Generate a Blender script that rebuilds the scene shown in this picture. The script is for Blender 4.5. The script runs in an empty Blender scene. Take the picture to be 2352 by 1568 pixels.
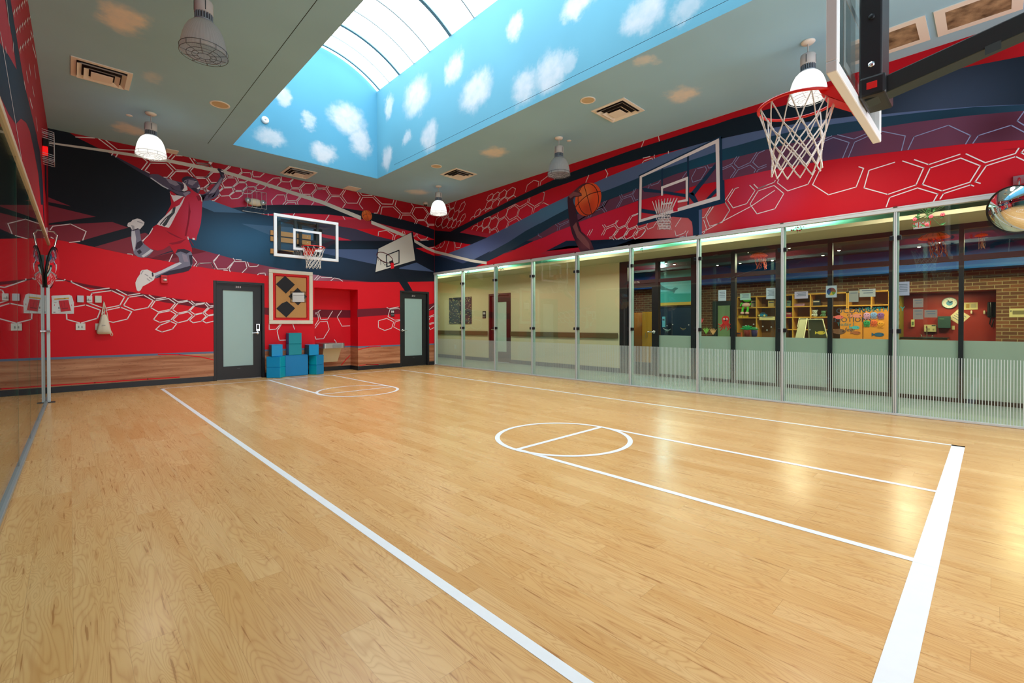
import bpy, bmesh, math, random
from mathutils import Vector, Matrix
random.seed(7)
PI = math.pi
COL = bpy.context.scene.collection

# ---------------------------------------------------------------- camera model
W, H, F = 2352.0, 1568.0, 1058.04725
YAW, PITCH, ROLL, CYO = 0.76463, 0.00841, -0.00167, -31.33518
HC = 1.225
CAM = Vector((0, 0, HC))
FW = Vector((math.sin(YAW)*math.cos(PITCH), math.cos(YAW)*math.cos(PITCH), -math.sin(PITCH)))
RT0 = Vector((math.cos(YAW), -math.sin(YAW), 0))
UP0 = RT0.cross(FW)
RT = RT0*math.cos(ROLL)+UP0*math.sin(ROLL)
UP = UP0*math.cos(ROLL)-RT0*math.sin(ROLL)
def ray(px, py): return FW+RT*((px-W/2)/F)-UP*((py-H/2-CYO)/F)
def at(px, py, ax, val):
    r = ray(px, py); t = (val-CAM[ax])/r[ax]
    return CAM+r*t
XR, YB, ZC, ZP = 7.9482, 11.6649, 4.7260, 2.7605
XC = 9.9
YN = -2.6
LX, LM = -0.26433, -0.00915
def xl(y): return LX+LM*(YB-y)
def onback(px, py, d=0.0): return at(px, py, 1, YB-d)
def onright(px, py, d=0.0): return at(px, py, 0, XR-d)
def onfar(px, py, d=0.0): return at(px, py, 0, XC-d)
def onceil(px, py, d=0.0): return at(px, py, 2, ZC-d)
def onleft(px, py):
    r = ray(px, py)   # plane x = LX+LM*(YB-y)
    t = (LX+LM*YB)/(r.x+LM*r.y)
    return CAM+r*t

# ---------------------------------------------------------------- materials
def s2l(c):
    c = c/255.0
    return c/12.92 if c <= 0.04045 else ((c+0.055)/1.055)**2.4
def lin(c, g=1.0): return tuple(min(1.0, s2l(v)*g) for v in c)+(1.0,)
_mats = {}
def new_mat(name):
    m = bpy.data.materials.new(name); m.use_nodes = True
    nt = m.node_tree; nt.nodes.clear()
    o = nt.nodes.new('ShaderNodeOutputMaterial')
    return m, nt, o
def mat(name, rgb, rough=0.5, metal=0.0, spec=0.4, emit=None, estr=0.0, g=1.0, bump=0.0, bscale=60.0, vary=0.0):
    if name in _mats: return _mats[name]
    m, nt, o = new_mat(name)
    b = nt.nodes.new('ShaderNodeBsdfPrincipled')
    col = lin(rgb, g)
    b.inputs['Base Color'].default_value = col
    b.inputs['Roughness'].default_value = rough
    b.inputs['Metallic'].default_value = metal
    b.inputs['Specular IOR Level'].default_value = spec
    if emit:
        b.inputs['Emission Color'].default_value = lin(emit)
        b.inputs['Emission Strength'].default_value = estr
    geo = None
    if bump or vary:
        geo = nt.nodes.new('ShaderNodeTexCoord')
        n = nt.nodes.new('ShaderNodeTexNoise'); n.inputs['Scale'].default_value = bscale; n.inputs['Detail'].default_value = 3
        nt.links.new(geo.outputs['Object'], n.inputs['Vector'])
        if bump:
            bp = nt.nodes.new('ShaderNodeBump'); bp.inputs['Strength'].default_value = bump; bp.inputs['Distance'].default_value = 0.002
            nt.links.new(n.outputs['Fac'], bp.inputs['Height']); nt.links.new(bp.outputs['Normal'], b.inputs['Normal'])
        if vary:
            mx = nt.nodes.new('ShaderNodeMix'); mx.data_type = 'RGBA'
            mx.inputs[6].default_value = tuple(max(0, v*(1-vary)) for v in col[:3])+(1,)
            mx.inputs[7].default_value = tuple(min(1, v*(1+vary)) for v in col[:3])+(1,)
            nt.links.new(n.outputs['Fac'], mx.inputs[0]); nt.links.new(mx.outputs[2], b.inputs['Base Color'])
    nt.links.new(b.outputs[0], o.inputs[0])
    _mats[name] = m
    return m
def N(nt, typ, **kw):
    n = nt.nodes.new(typ)
    for k, v in kw.items(): setattr(n, k, v)
    return n
def mth(nt, op, a, b=None, c=None, clamp=False):
    n = nt.nodes.new('ShaderNodeMath'); n.operation = op; n.use_clamp = clamp
    for i, v in enumerate((a, b, c)):
        if v is None: continue
        if isinstance(v, (int, float)): n.inputs[i].default_value = v
        else: nt.links.new(v, n.inputs[i])
    return n.outputs[0]
def mixc(nt, fac, a, b):
    n = nt.nodes.new('ShaderNodeMix'); n.data_type = 'RGBA'
    for i, v in ((0, fac), (6, a), (7, b)):
        if isinstance(v, (int, float, tuple)): n.inputs[i].default_value = v
        else: nt.links.new(v, n.inputs[i])
    return n.outputs[2]
def blob(nt, pos, c, r, lo=0.0, hi=1.0):
    """soft spot of a printed or painted colour: 1 at the centre c, 0 beyond radii r"""
    s = nt.nodes.new('ShaderNodeVectorMath'); s.operation = 'SUBTRACT'
    nt.links.new(pos, s.inputs[0]); s.inputs[1].default_value = tuple(c)
    m = nt.nodes.new('ShaderNodeVectorMath'); m.operation = 'MULTIPLY'
    nt.links.new(s.outputs[0], m.inputs[0]); m.inputs[1].default_value = tuple(1.0/max(1e-3, v) for v in r)
    l = nt.nodes.new('ShaderNodeVectorMath'); l.operation = 'LENGTH'
    nt.links.new(m.outputs[0], l.inputs[0])
    k = nt.nodes.new('ShaderNodeMapRange'); k.interpolation_type = 'SMOOTHSTEP'
    k.inputs[1].default_value = 1.0; k.inputs[2].default_value = lo; k.inputs[3].default_value = 0.0; k.inputs[4].default_value = hi
    nt.links.new(l.outputs['Value'], k.inputs[0])
    return k.outputs[0]
def print_mat(name, base, spots, rough=0.55, spec=0.25, g=1.0):
    """printed wall vinyl: a base ink and soft airbrushed spots (world position)"""
    m, nt, o = new_mat(name)
    geo = N(nt, 'ShaderNodeNewGeometry')
    col = lin(base, g)
    for c, r, rgb, amt in spots:
        col = mixc(nt, blob(nt, geo.outputs['Position'], c, r, 0.0, amt), col, lin(rgb, g))
    b = N(nt, 'ShaderNodeBsdfPrincipled')
    b.inputs['Roughness'].default_value = rough; b.inputs['Specular IOR Level'].default_value = spec
    if isinstance(col, tuple): b.inputs['Base Color'].default_value = col
    else: nt.links.new(col, b.inputs['Base Color'])
    nt.links.new(b.outputs[0], o.inputs[0])
    return m
def glass_mat(name, tint, rough=0.0, ior=1.5, extra=None):
    m, nt, o = new_mat(name)
    fr = N(nt, 'ShaderNodeFresnel')
    bf = N(nt, 'ShaderNodeNewGeometry')   # same reflectance on the way in and on the way out of the pane
    nt.links.new(mth(nt, 'ADD', mth(nt, 'MULTIPLY', bf.outputs['Backfacing'], 1.0/ior-ior), ior), fr.inputs['IOR'])
    t = N(nt, 'ShaderNodeBsdfTransparent'); t.inputs[0].default_value = tint+(1,)
    gl = N(nt, 'ShaderNodeBsdfGlossy'); gl.inputs['Roughness'].default_value = rough
    mx = N(nt, 'ShaderNodeMixShader')
    nt.links.new(fr.outputs[0], mx.inputs[0]); nt.links.new(t.outputs[0], mx.inputs[1]); nt.links.new(gl.outputs[0], mx.inputs[2])
    out = mx.outputs[0]
    if extra: out = extra(nt, out)
    nt.links.new(out, o.inputs[0])
    return m

# ---------------------------------------------------------------- mesh builder
class MB:
    def __init__(s): s.v = []; s.f = []; s.mi = []; s.sm = []
    def add(s, vs, fs, mi=0, smooth=False):
        k = len(s.v); s.v.extend(Vector(v) for v in vs)
        for f in fs: s.f.append([i+k for i in f]); s.mi.append(mi); s.sm.append(smooth)
        return s
    def box(s, a, b, mi=0, rot=0.0, pivot=None):
        x0, x1 = sorted((a[0], b[0])); y0, y1 = sorted((a[1], b[1])); z0, z1 = sorted((a[2], b[2]))
        vs = [Vector(p) for p in ((x0,y0,z0),(x1,y0,z0),(x1,y1,z0),(x0,y1,z0),(x0,y0,z1),(x1,y0,z1),(x1,y1,z1),(x0,y1,z1))]
        if rot:
            p = Vector(pivot) if pivot else Vector(((x0+x1)/2, (y0+y1)/2, z0)); R = Matrix.Rotation(rot, 3, 'Z')
            vs = [p+R @ (v-p) for v in vs]
        return s.add(vs, [(0,3,2,1),(4,5,6,7),(0,1,5,4),(1,2,6,5),(2,3,7,6),(3,0,4,7)], mi)
    def poly(s, pts, mi=0): return s.add(pts, [list(range(len(pts)))], mi)
    def prism(s, pts, d, mi=0):
        n = len(pts); d = Vector(d); pts = [Vector(p) for p in pts]
        return s.add(pts+[p+d for p in pts], [list(range(n))[::-1], list(range(n, 2*n))]+[[i, (i+1) % n, n+(i+1) % n, n+i] for i in range(n)], mi)
    def tube(s, pts, r, mi=0, n=8, closed=False, caps=True):
        pts = [Vector(p) for p in pts]; m = len(pts)
        rr = r if isinstance(r, (list, tuple)) else [r]*m
        rings = []; up = None
        for i, p in enumerate(pts):
            if closed: t = pts[(i+1) % m]-pts[i-1]
            else: t = pts[min(i+1, m-1)]-pts[max(i-1, 0)]
            if t.length < 1e-9: t = Vector((0, 0, 1))
            t.normalize()
            if up is None:
                up = Vector((0, 0, 1)) if abs(t.z) < 0.9 else Vector((1, 0, 0))
            u = up-t*up.dot(t)
            if u.length < 1e-6: u = t.orthogonal()
            u.normalize(); up = u
            w = t.cross(u)
            rings.append([p+(u*math.cos(2*PI*k/n)+w*math.sin(2*PI*k/n))*rr[i] for k in range(n)])
        vs = [v for g in rings for v in g]; fs = []
        for i in range(m if closed else m-1):
            a, b = i*n, ((i+1) % m)*n
            for k in range(n): fs.append((a+k, a+(k+1) % n, b+(k+1) % n, b+k))
        s.add(vs, fs, mi, n > 5)
        if caps and not closed:
            s.add(rings[0], [list(range(n))[::-1]], mi); s.add(rings[-1], [list(range(n))], mi)
        return s
    def lathe(s, prof, c=(0,0,0), mi=0, n=32, axis='Z', smooth=True, mat=None):
        c = Vector(c); vs = []; fs = []
        for r, z in prof:
            for k in range(n):
                a = 2*PI*k/n; p = Vector((r*math.cos(a), r*math.sin(a), z))
                if mat is not None: p = mat @ p
                vs.append(c+p)
        for i in range(len(prof)-1):
            for k in range(n):
                fs.append((i*n+k, i*n+(k+1) % n, (i+1)*n+(k+1) % n, (i+1)*n+k))
        return s.add(vs, fs, mi, smooth)
    def ball(s, c, r, mi=0, n=16, m=10):
        r = (r, r, r) if isinstance(r, (int, float)) else r
        vs = []; fs = []; c = Vector(c)
        for i in range(m+1):
            th = PI*i/m
            for k in range(n):
                a = 2*PI*k/n
                vs.append(c+Vector((r[0]*math.sin(th)*math.cos(a), r[1]*math.sin(th)*math.sin(a), r[2]*math.cos(th))))
        for i in range(m):
            for k in range(n): fs.append((i*n+k, (i+1)*n+k, (i+1)*n+(k+1) % n, i*n+(k+1) % n))
        return s.add(vs, fs, mi, True)
    def build(s, name, mats, parent=None, origin=None, bevel=0.0, seg=2):
        me = bpy.data.meshes.new(name)
        o0 = Vector(origin) if origin is not None else Vector((0, 0, 0))
        if origin is None and parent is None and s.v:
            lo = [min(v[i] for v in s.v) for i in range(3)]; hi = [max(v[i] for v in s.v) for i in range(3)]
            o0 = Vector(((lo[0]+hi[0])/2, (lo[1]+hi[1])/2, lo[2]))
        me.from_pydata([tuple(v-o0) for v in s.v], [], s.f)
        for m in (mats if isinstance(mats, (list, tuple)) else [mats]): me.materials.append(m)
        me.polygons.foreach_set('material_index', s.mi)
        me.polygons.foreach_set('use_smooth', s.sm)
        me.update()
        o = bpy.data.objects.new(name, me); COL.objects.link(o)
        if parent is not None: o.parent = parent
        else: o.location = o0
        if bevel:
            b = o.modifiers.new('edge', 'BEVEL'); b.width = bevel; b.segments = seg; b.limit_method = 'ANGLE'; b.angle_limit = 0.6
        return o
def tag(o, label=None, cat=None, group=None, kind=None):
    if label: o['label'] = label
    if cat: o['category'] = cat
    if group: o['group'] = group
    if kind: o['kind'] = kind
    return o
def thing(name, loc, label, cat, group=None, kind=None, rz=0.0):
    o = bpy.data.objects.new(name, None); COL.objects.link(o)
    o.location = loc; o.rotation_euler = (0, 0, rz); o.empty_display_size = 0.1
    return tag(o, label, cat, group, kind)
def copy_tree(o, parent=None):
    c = o.copy(); COL.objects.link(c)
    if parent is not None: c.parent = parent
    for ch in list(o.children): copy_tree(ch, c)
    return c
def text_mesh(mb, txt, size, origin, xdir, ydir, mi=0, align='CENTER'):
    """letters as flat mesh faces: origin is the text baseline centre"""
    cu = bpy.data.curves.new('lettering', 'FONT'); cu.body = txt; cu.size = size; cu.align_x = align; cu.resolution_u = 2
    ob = bpy.data.objects.new('lettering', cu); COL.objects.link(ob)
    dg = bpy.context.evaluated_depsgraph_get()
    me = bpy.data.meshes.new_from_object(ob.evaluated_get(dg))
    origin = Vector(origin); xd = Vector(xdir); yd = Vector(ydir)
    mb.add([origin+xd*v.co.x+yd*v.co.y for v in me.vertices], [list(p.vertices) for p in me.polygons], mi)
    bpy.data.objects.remove(ob); bpy.data.curves.remove(cu); bpy.data.meshes.remove(me)

# polygons and strokes printed on a wall ------------------------------------
def clip(poly, axis, val, keep_above):
    out = []
    n = len(poly)
    for i in range(n):
        a, b = poly[i], poly[(i+1) % n]
        ia = (a[axis] >= val) == keep_above or a[axis] == val
        ib = (b[axis] >= val) == keep_above or b[axis] == val
        if ia: out.append(a)
        if ia != ib:
            t = (val-a[axis])/(b[axis]-a[axis]); out.append(a+(b-a)*t)
    return out
def Z(pts, ox, oy, s): return [(ox+x/s, oy+y/s) for x, y in pts]
class Mural:
    """flat printed shapes laid on a wall plane, one mesh"""
    def __init__(s, unproj, normal, bounds):
        s.u = unproj; s.n = Vector(normal); s.b = bounds; s.mb = MB(); s.step = 0.0006
    def cl(s, P):
        for ax, lo, hi in s.b:
            P = clip(P, ax, lo, True) if P else P
            P = clip(P, ax, hi, False) if P else P
        return P
    def face(s, px, mi, layer):
        P = [s.u(x, y) for x, y in px]
        P = s.cl(P)
        if P and len(P) >= 3: s.mb.poly([p+s.n*(s.step*layer) for p in P], mi)
    def stroke3(s, P, w, mi, layer):
        for a, b in zip(P[:-1], P[1:]):
            d = (b-a)
            if d.length < 1e-4: continue
            d.normalize(); c = s.n.cross(d)*(w/2); e = d*(w*0.35)
            q = s.cl([a-e-c, b+e-c, b+e+c, a-e+c])
            if q and len(q) >= 3: s.mb.poly([p+s.n*(s.step*layer) for p in q], mi)
    def stroke(s, px, w, mi, layer): s.stroke3([s.u(x, y) for x, y in px], w, mi, layer)
# ================================================================ MATERIALS OF THE ROOM
WHITE_INK = mat('white_print_ink', (236, 228, 232), 0.55, spec=0.2)
PALE_INK = mat('pale_blue_print_ink', (140, 150, 190), 0.55, spec=0.2)
BLACK_MET = mat('black_door_paint', (24, 27, 31), 0.42, spec=0.45)
ALU = mat('brushed_aluminium', (206, 214, 216), 0.32, 0.75)
ALU_PAINT = mat('silver_painted_metal', (205, 212, 214), 0.4, 0.1)
CHROME = mat('chrome', (225, 228, 230), 0.12, 1.0)
CREAM_PL = mat('white_vent_paint', (240, 236, 228), 0.6)
RUBBER = mat('black_rubber_base', (16, 22, 30), 0.4, spec=0.5)

def floor_material():
    m, nt, o = new_mat('maple_plank_flooring')
    geo = N(nt, 'ShaderNodeNewGeometry'); sp = N(nt, 'ShaderNodeSeparateXYZ'); nt.links.new(geo.outputs['Position'], sp.inputs[0])
    x, y = sp.outputs[0], sp.outputs[1]
    PWD, PLN = 0.152, 1.22
    row = mth(nt, 'FLOOR', mth(nt, 'DIVIDE', x, PWD))
    wn = N(nt, 'ShaderNodeTexWhiteNoise', noise_dimensions='1D'); nt.links.new(row, wn.inputs['W'])
    yy = mth(nt, 'ADD', mth(nt, 'DIVIDE', y, PLN), wn.outputs['Value'])
    col = mth(nt, 'FLOOR', yy)
    cell = N(nt, 'ShaderNodeCombineXYZ'); nt.links.new(row, cell.inputs[0]); nt.links.new(col, cell.inputs[1])
    pr = N(nt, 'ShaderNodeTexWhiteNoise', noise_dimensions='2D'); nt.links.new(cell.outputs[0], pr.inputs['Vector'])
    rnd = pr.outputs['Value']
    # grain: contour lines of a stretched noise, shifted per plank
    gx = mth(nt, 'ADD', mth(nt, 'MULTIPLY', x, 7.0), mth(nt, 'MULTIPLY', rnd, 57.0))
    gy = mth(nt, 'ADD', mth(nt, 'MULTIPLY', y, 1.15), mth(nt, 'MULTIPLY', rnd, 31.0))
    gv = N(nt, 'ShaderNodeCombineXYZ'); nt.links.new(gx, gv.inputs[0]); nt.links.new(gy, gv.inputs[1])
    n1 = N(nt, 'ShaderNodeTexNoise', noise_dimensions='2D'); n1.inputs['Scale'].default_value = 1.0; n1.inputs['Detail'].default_value = 2.2
    n1.inputs['Distortion'].default_value = 0.35
    nt.links.new(gv.outputs[0], n1.inputs['Vector'])
    fr = mth(nt, 'FRACT', mth(nt, 'MULTIPLY', n1.outputs['Fac'], 24.0))
    line = mth(nt, 'POWER', mth(nt, 'ABSOLUTE', mth(nt, 'SUBTRACT', mth(nt, 'MULTIPLY', fr, 2.0), 1.0)), 3.0)
    # fine fibres
    fv = N(nt, 'ShaderNodeCombineXYZ'); nt.links.new(mth(nt, 'MULTIPLY', x, 60.0), fv.inputs[0]); nt.links.new(mth(nt, 'ADD', mth(nt, 'MULTIPLY', y, 3.0), mth(nt, 'MULTIPLY', rnd, 9.0)), fv.inputs[1])
    n2 = N(nt, 'ShaderNodeTexNoise', noise_dimensions='2D'); n2.inputs['Scale'].default_value = 1.0; n2.inputs['Detail'].default_value = 2
    nt.links.new(fv.outputs[0], n2.inputs['Vector'])
    # broad figure and little mineral streaks
    n3 = N(nt, 'ShaderNodeTexNoise', noise_dimensions='2D'); n3.inputs['Scale'].default_value = 0.55; n3.inputs['Detail'].default_value = 3
    nt.links.new(gv.outputs[0], n3.inputs['Vector'])
    base = mixc(nt, rnd, lin((224, 178, 117)), lin((213, 163, 100)))
    c1 = mixc(nt, mth(nt, 'MULTIPLY', mth(nt, 'SUBTRACT', n3.outputs['Fac'], 0.4), 1.3, clamp=True), base, lin((232, 196, 140)))
    c2 = mixc(nt, mth(nt, 'MULTIPLY', line, 0.36), c1, lin((176, 112, 54)))
    c3 = mixc(nt, mth(nt, 'MULTIPLY', mth(nt, 'SUBTRACT', n2.outputs['Fac'], 0.52), 1.7, clamp=True), c2, lin((190, 132, 74)))
    streak = mth(nt, 'GREATER_THAN', n2.outputs['Fac'], 0.735)
    c3 = mixc(nt, mth(nt, 'MULTIPLY', streak, 0.45), c3, lin((140, 84, 40)))
    # joints
    fx = mth(nt, 'FRACT', mth(nt, 'DIVIDE', x, PWD)); fy = mth(nt, 'FRACT', yy)
    jx = mth(nt, 'LESS_THAN', fx, 0.010); jy = mth(nt, 'LESS_THAN', fy, 0.0016)
    j = mth(nt, 'MAXIMUM', jx, jy)
    c4 = mixc(nt, mth(nt, 'MULTIPLY', j, 0.38), c3, lin((140, 92, 48)))
    b = N(nt, 'ShaderNodeBsdfPrincipled'); nt.links.new(c4, b.inputs['Base Color'])
    b.inputs['Specular IOR Level'].default_value = 0.3
    rg = mth(nt, 'ADD', mth(nt, 'MULTIPLY', n3.outputs['Fac'], 0.12), 0.20)
    nt.links.new(rg, b.inputs['Roughness'])
    bp = N(nt, 'ShaderNodeBump'); bp.inputs['Strength'].default_value = 0.06; bp.inputs['Distance'].default_value = 0.001
    nt.links.new(n2.outputs['Fac'], bp.inputs['Height']); nt.links.new(bp.outputs['Normal'], b.inputs['Normal'])
    nt.links.new(b.outputs[0], o.inputs[0])
    return m
def cloud_material(name, base, clouds, ccol, amt, g=1.0, rough=0.7):
    m, nt, o = new_mat(name)
    geo = N(nt, 'ShaderNodeNewGeometry')
    nz = N(nt, 'ShaderNodeTexNoise'); nz.inputs['Scale'].default_value = 3.2; nz.inputs['Detail'].default_value = 4; nz.inputs['Roughness'].default_value = 0.65
    nt.links.new(geo.outputs['Position'], nz.inputs['Vector'])
    sub = N(nt, 'ShaderNodeVectorMath', operation='SUBTRACT'); nt.links.new(nz.outputs['Color'], sub.inputs[0]); sub.inputs[1].default_value = (.5, .5, .5)
    sc = N(nt, 'ShaderNodeVectorMath', operation='SCALE'); nt.links.new(sub.outputs[0], sc.inputs[0]); sc.inputs['Scale'].default_value = 0.42
    ad = N(nt, 'ShaderNodeVectorMath', operation='ADD'); nt.links.new(geo.outputs['Position'], ad.inputs[0]); nt.links.new(sc.outputs[0], ad.inputs[1])
    fac = None
    for c, r, a in clouds:
        f = blob(nt, ad.outputs[0], c, r, 0.35, a)
        fac = f if fac is None else mth(nt, 'MAXIMUM', fac, f)
    n2 = N(nt, 'ShaderNodeTexNoise'); n2.inputs['Scale'].default_value = 9.0; n2.inputs['Detail'].default_value = 4
    nt.links.new(geo.outputs['Position'], n2.inputs['Vector'])
    fac = mth(nt, 'MULTIPLY', fac, mth(nt, 'ADD', mth(nt, 'MULTIPLY', n2.outputs['Fac'], 0.7), 0.6), clamp=True)
    fac = mth(nt, 'MULTIPLY', fac, amt)
    n4 = N(nt, 'ShaderNodeTexNoise'); n4.inputs['Scale'].default_value = 0.8
    nt.links.new(geo.outputs['Position'], n4.inputs['Vector'])
    bc = mixc(nt, n4.outputs['Fac'], tuple(v*0.9 for v in lin(base, g)[:3])+(1,), tuple(min(1, v*1.1) for v in lin(base, g)[:3])+(1,))
    c = mixc(nt, fac, bc, lin(ccol, g))
    b = N(nt, 'ShaderNodeBsdfPrincipled'); nt.links.new(c, b.inputs['Base Color'])
    b.inputs['Roughness'].default_value = rough; b.inputs['Specular IOR Level'].default_value = 0.2
    nt.links.new(b.outputs[0], o.inputs[0])
    return m
def S(o, label, cat='room'): return tag(o, label, cat, kind='structure')

# ================================================================ FLOOR WITH COURT LINES
LINE = mat('white_court_tape', (238, 240, 240), 0.38, spec=0.45, vary=0.04, bscale=14)
fl = MB()
fl.poly([(-0.9, YN, 0), (XR, YN, 0), (XR, YB+0.6, 0), (-0.9, YB+0.6, 0)], 0)
k = HC
SL, SR, BN, BF = 1.00367*k, 5.23375*k, 0.14646*k, 8.9837*k
zf = 0.0012
def fline(x0, y0, x1, y1): fl.poly([(x0, y0, zf), (x1, y0, zf), (x1, y1, zf), (x0, y1, zf)], 1)
LWD = 0.052
fline(SL, BN, SL+LWD, BF); fline(SR-LWD, BN, SR, BF)
fline(SL, BN, SR, BN+0.098); fline(SL, BF-LWD, SR, BF)
K1, K2, CY, CR, CXC = 2.5452*k, 3.72974*k, 2.61604*k, 0.59797*k, 3.1279*k
def key(cy, ybase):
    for x0, x1 in ((K1, K1+LWD), (K2-LWD, K2)):
        fl.poly([(x0, min(cy, ybase), zf+.0004), (x1, min(cy, ybase), zf+.0004), (x1, max(cy, ybase), zf+.0004), (x0, max(cy, ybase), zf+.0004)], 1)
    fl.poly([(K1, cy-LWD/2, zf+.0008), (K2, cy-LWD/2, zf+.0008), (K2, cy+LWD/2, zf+.0008), (K1, cy+LWD/2, zf+.0008)], 1)
    n = 96
    for i in range(n):
        a, b = 2*PI*i/n, 2*PI*(i+1)/n
        q = []
        for r, t in ((CR, a), (CR, b), (CR-LWD, b), (CR-LWD, a)): q.append((CXC+r*math.cos(t), cy+r*math.sin(t), zf+.0012))
        fl.poly(q, 1)
key(CY, BN)
farc = at(590+1480/6.72, 840+390/6.72, 2, 0).y
key(farc, BF)
S(fl.build('floor', [floor_material(), LINE]), 'light maple plank gym floor with white court lines')

# ================================================================ BACK WALL (two doors, drinking fountain alcove)
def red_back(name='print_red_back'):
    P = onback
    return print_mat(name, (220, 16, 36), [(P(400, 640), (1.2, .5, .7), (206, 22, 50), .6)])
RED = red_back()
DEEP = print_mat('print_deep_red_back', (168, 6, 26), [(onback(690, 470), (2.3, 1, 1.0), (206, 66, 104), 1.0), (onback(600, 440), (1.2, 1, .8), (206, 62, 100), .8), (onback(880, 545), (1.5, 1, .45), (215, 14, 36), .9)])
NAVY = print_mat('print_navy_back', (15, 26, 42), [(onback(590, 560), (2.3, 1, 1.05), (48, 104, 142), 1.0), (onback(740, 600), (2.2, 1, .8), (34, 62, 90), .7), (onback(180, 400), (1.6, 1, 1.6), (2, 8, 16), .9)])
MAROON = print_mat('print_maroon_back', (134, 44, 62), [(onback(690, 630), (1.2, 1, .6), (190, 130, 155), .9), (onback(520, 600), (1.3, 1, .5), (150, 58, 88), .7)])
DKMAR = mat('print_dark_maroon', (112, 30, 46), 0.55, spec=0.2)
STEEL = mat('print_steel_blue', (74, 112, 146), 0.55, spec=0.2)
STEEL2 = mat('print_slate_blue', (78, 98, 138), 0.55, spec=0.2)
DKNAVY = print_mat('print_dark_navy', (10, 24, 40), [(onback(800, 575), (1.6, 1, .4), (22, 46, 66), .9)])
PLUM = mat('print_plum', (62, 60, 82), 0.55, spec=0.2)
MUTED = mat('print_muted_red', (176, 42, 62), 0.55, spec=0.2)
TRED = mat('print_band_red', (214, 40, 66), 0.55, spec=0.2)
GREYST = mat('print_grey_stripe', (104, 120, 150), 0.55, spec=0.2)
CREAMINK = mat('print_cream', (214, 214, 206), 0.5, spec=0.25)
DARKLINE = mat('print_rim_dark', (92, 16, 34), 0.5)
def wood_print():
    m, nt, o = new_mat('printed_wood_boards')
    geo = N(nt, 'ShaderNodeNewGeometry'); sp = N(nt, 'ShaderNodeSeparateXYZ'); nt.links.new(geo.outputs['Position'], sp.inputs[0])
    v = N(nt, 'ShaderNodeCombineXYZ'); nt.links.new(mth(nt, 'MULTIPLY', mth(nt, 'ADD', sp.outputs[0], sp.outputs[1]), 0.9), v.inputs[0]); nt.links.new(mth(nt, 'MULTIPLY', sp.outputs[2], 14.0), v.inputs[1])
    n1 = N(nt, 'ShaderNodeTexNoise', noise_dimensions='2D'); n1.inputs['Scale'].default_value = 1.0; n1.inputs['Detail'].default_value = 3; nt.links.new(v.outputs[0], n1.inputs['Vector'])
    c = mixc(nt, mth(nt, 'MULTIPLY', mth(nt, 'SUBTRACT', n1.outputs['Fac'], .3), 2.2, clamp=True), lin((156, 92, 56)), lin((206, 148, 110)))
    fr = mth(nt, 'FRACT', mth(nt, 'MULTIPLY', n1.outputs['Fac'], 9.0))
    ln = mth(nt, 'LESS_THAN', fr, 0.07)
    c = mixc(nt, mth(nt, 'MULTIPLY', ln, .55), c, lin((106, 58, 34)))
    b = N(nt, 'ShaderNodeBsdfPrincipled'); nt.links.new(c, b.inputs['Base Color']); b.inputs['Roughness'].default_value = .5
    nt.links.new(b.outputs[0], o.inputs[0]); return m
WOODP = wood_print()
BM = [RED, DEEP, NAVY, MAROON, DKMAR, STEEL, STEEL2, DKNAVY, PLUM, MUTED, TRED, WHITE_INK, PALE_INK, WOODP, GREYST, CREAMINK, DARKLINE, BLACK_MET]
(iRED, iDEEP, iNAVY, iMAR, iDKM, iST, iST2, iDKN, iPLUM, iMUT, iTRED, iWH, iPALE, iWOOD, iGREY, iCRM, iDKL, iBLK) = range(18)
LXB = xl(YB)
D1 = (onback(490, 700).x, onback(607.7, 700).x, 2.178)      # door 303 opening
D2 = (onback(918.6, 700).x, onback(985.5, 700).x, 2.185)    # door 213 opening
AL = (onback(722, 700).x, onback(821.8, 700).x, 2.14)       # alcove
YAL = 12.118
REC = 0.09
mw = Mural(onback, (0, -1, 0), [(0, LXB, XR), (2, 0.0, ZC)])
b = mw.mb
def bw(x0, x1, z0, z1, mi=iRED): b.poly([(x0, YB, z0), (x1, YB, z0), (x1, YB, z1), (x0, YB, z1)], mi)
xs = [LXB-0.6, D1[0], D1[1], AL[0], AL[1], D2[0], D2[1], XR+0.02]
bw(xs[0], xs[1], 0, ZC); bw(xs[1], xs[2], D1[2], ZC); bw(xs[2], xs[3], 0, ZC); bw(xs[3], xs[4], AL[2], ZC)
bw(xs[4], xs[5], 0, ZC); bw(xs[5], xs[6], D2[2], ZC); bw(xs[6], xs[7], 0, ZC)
for (x0, x1, zt), y1, mi in ((D1, YB+REC+.03, iRED), (AL, YAL, iRED), (D2, YB+REC+.03, iRED)):
    b.poly([(x0, YB, 0), (x0, y1, 0), (x0, y1, zt), (x0, YB, zt)], mi); b.poly([(x1, YB, 0), (x1, y1, 0), (x1, y1, zt), (x1, YB, zt)], mi)
    b.poly([(x0, YB, zt), (x1, YB, zt), (x1, y1, zt), (x0, y1, zt)], mi)
b.poly([(AL[0], YAL, 0), (AL[1], YAL, 0), (AL[1], YAL, AL[2]), (AL[0], YAL, AL[2])], iRED)
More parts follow.
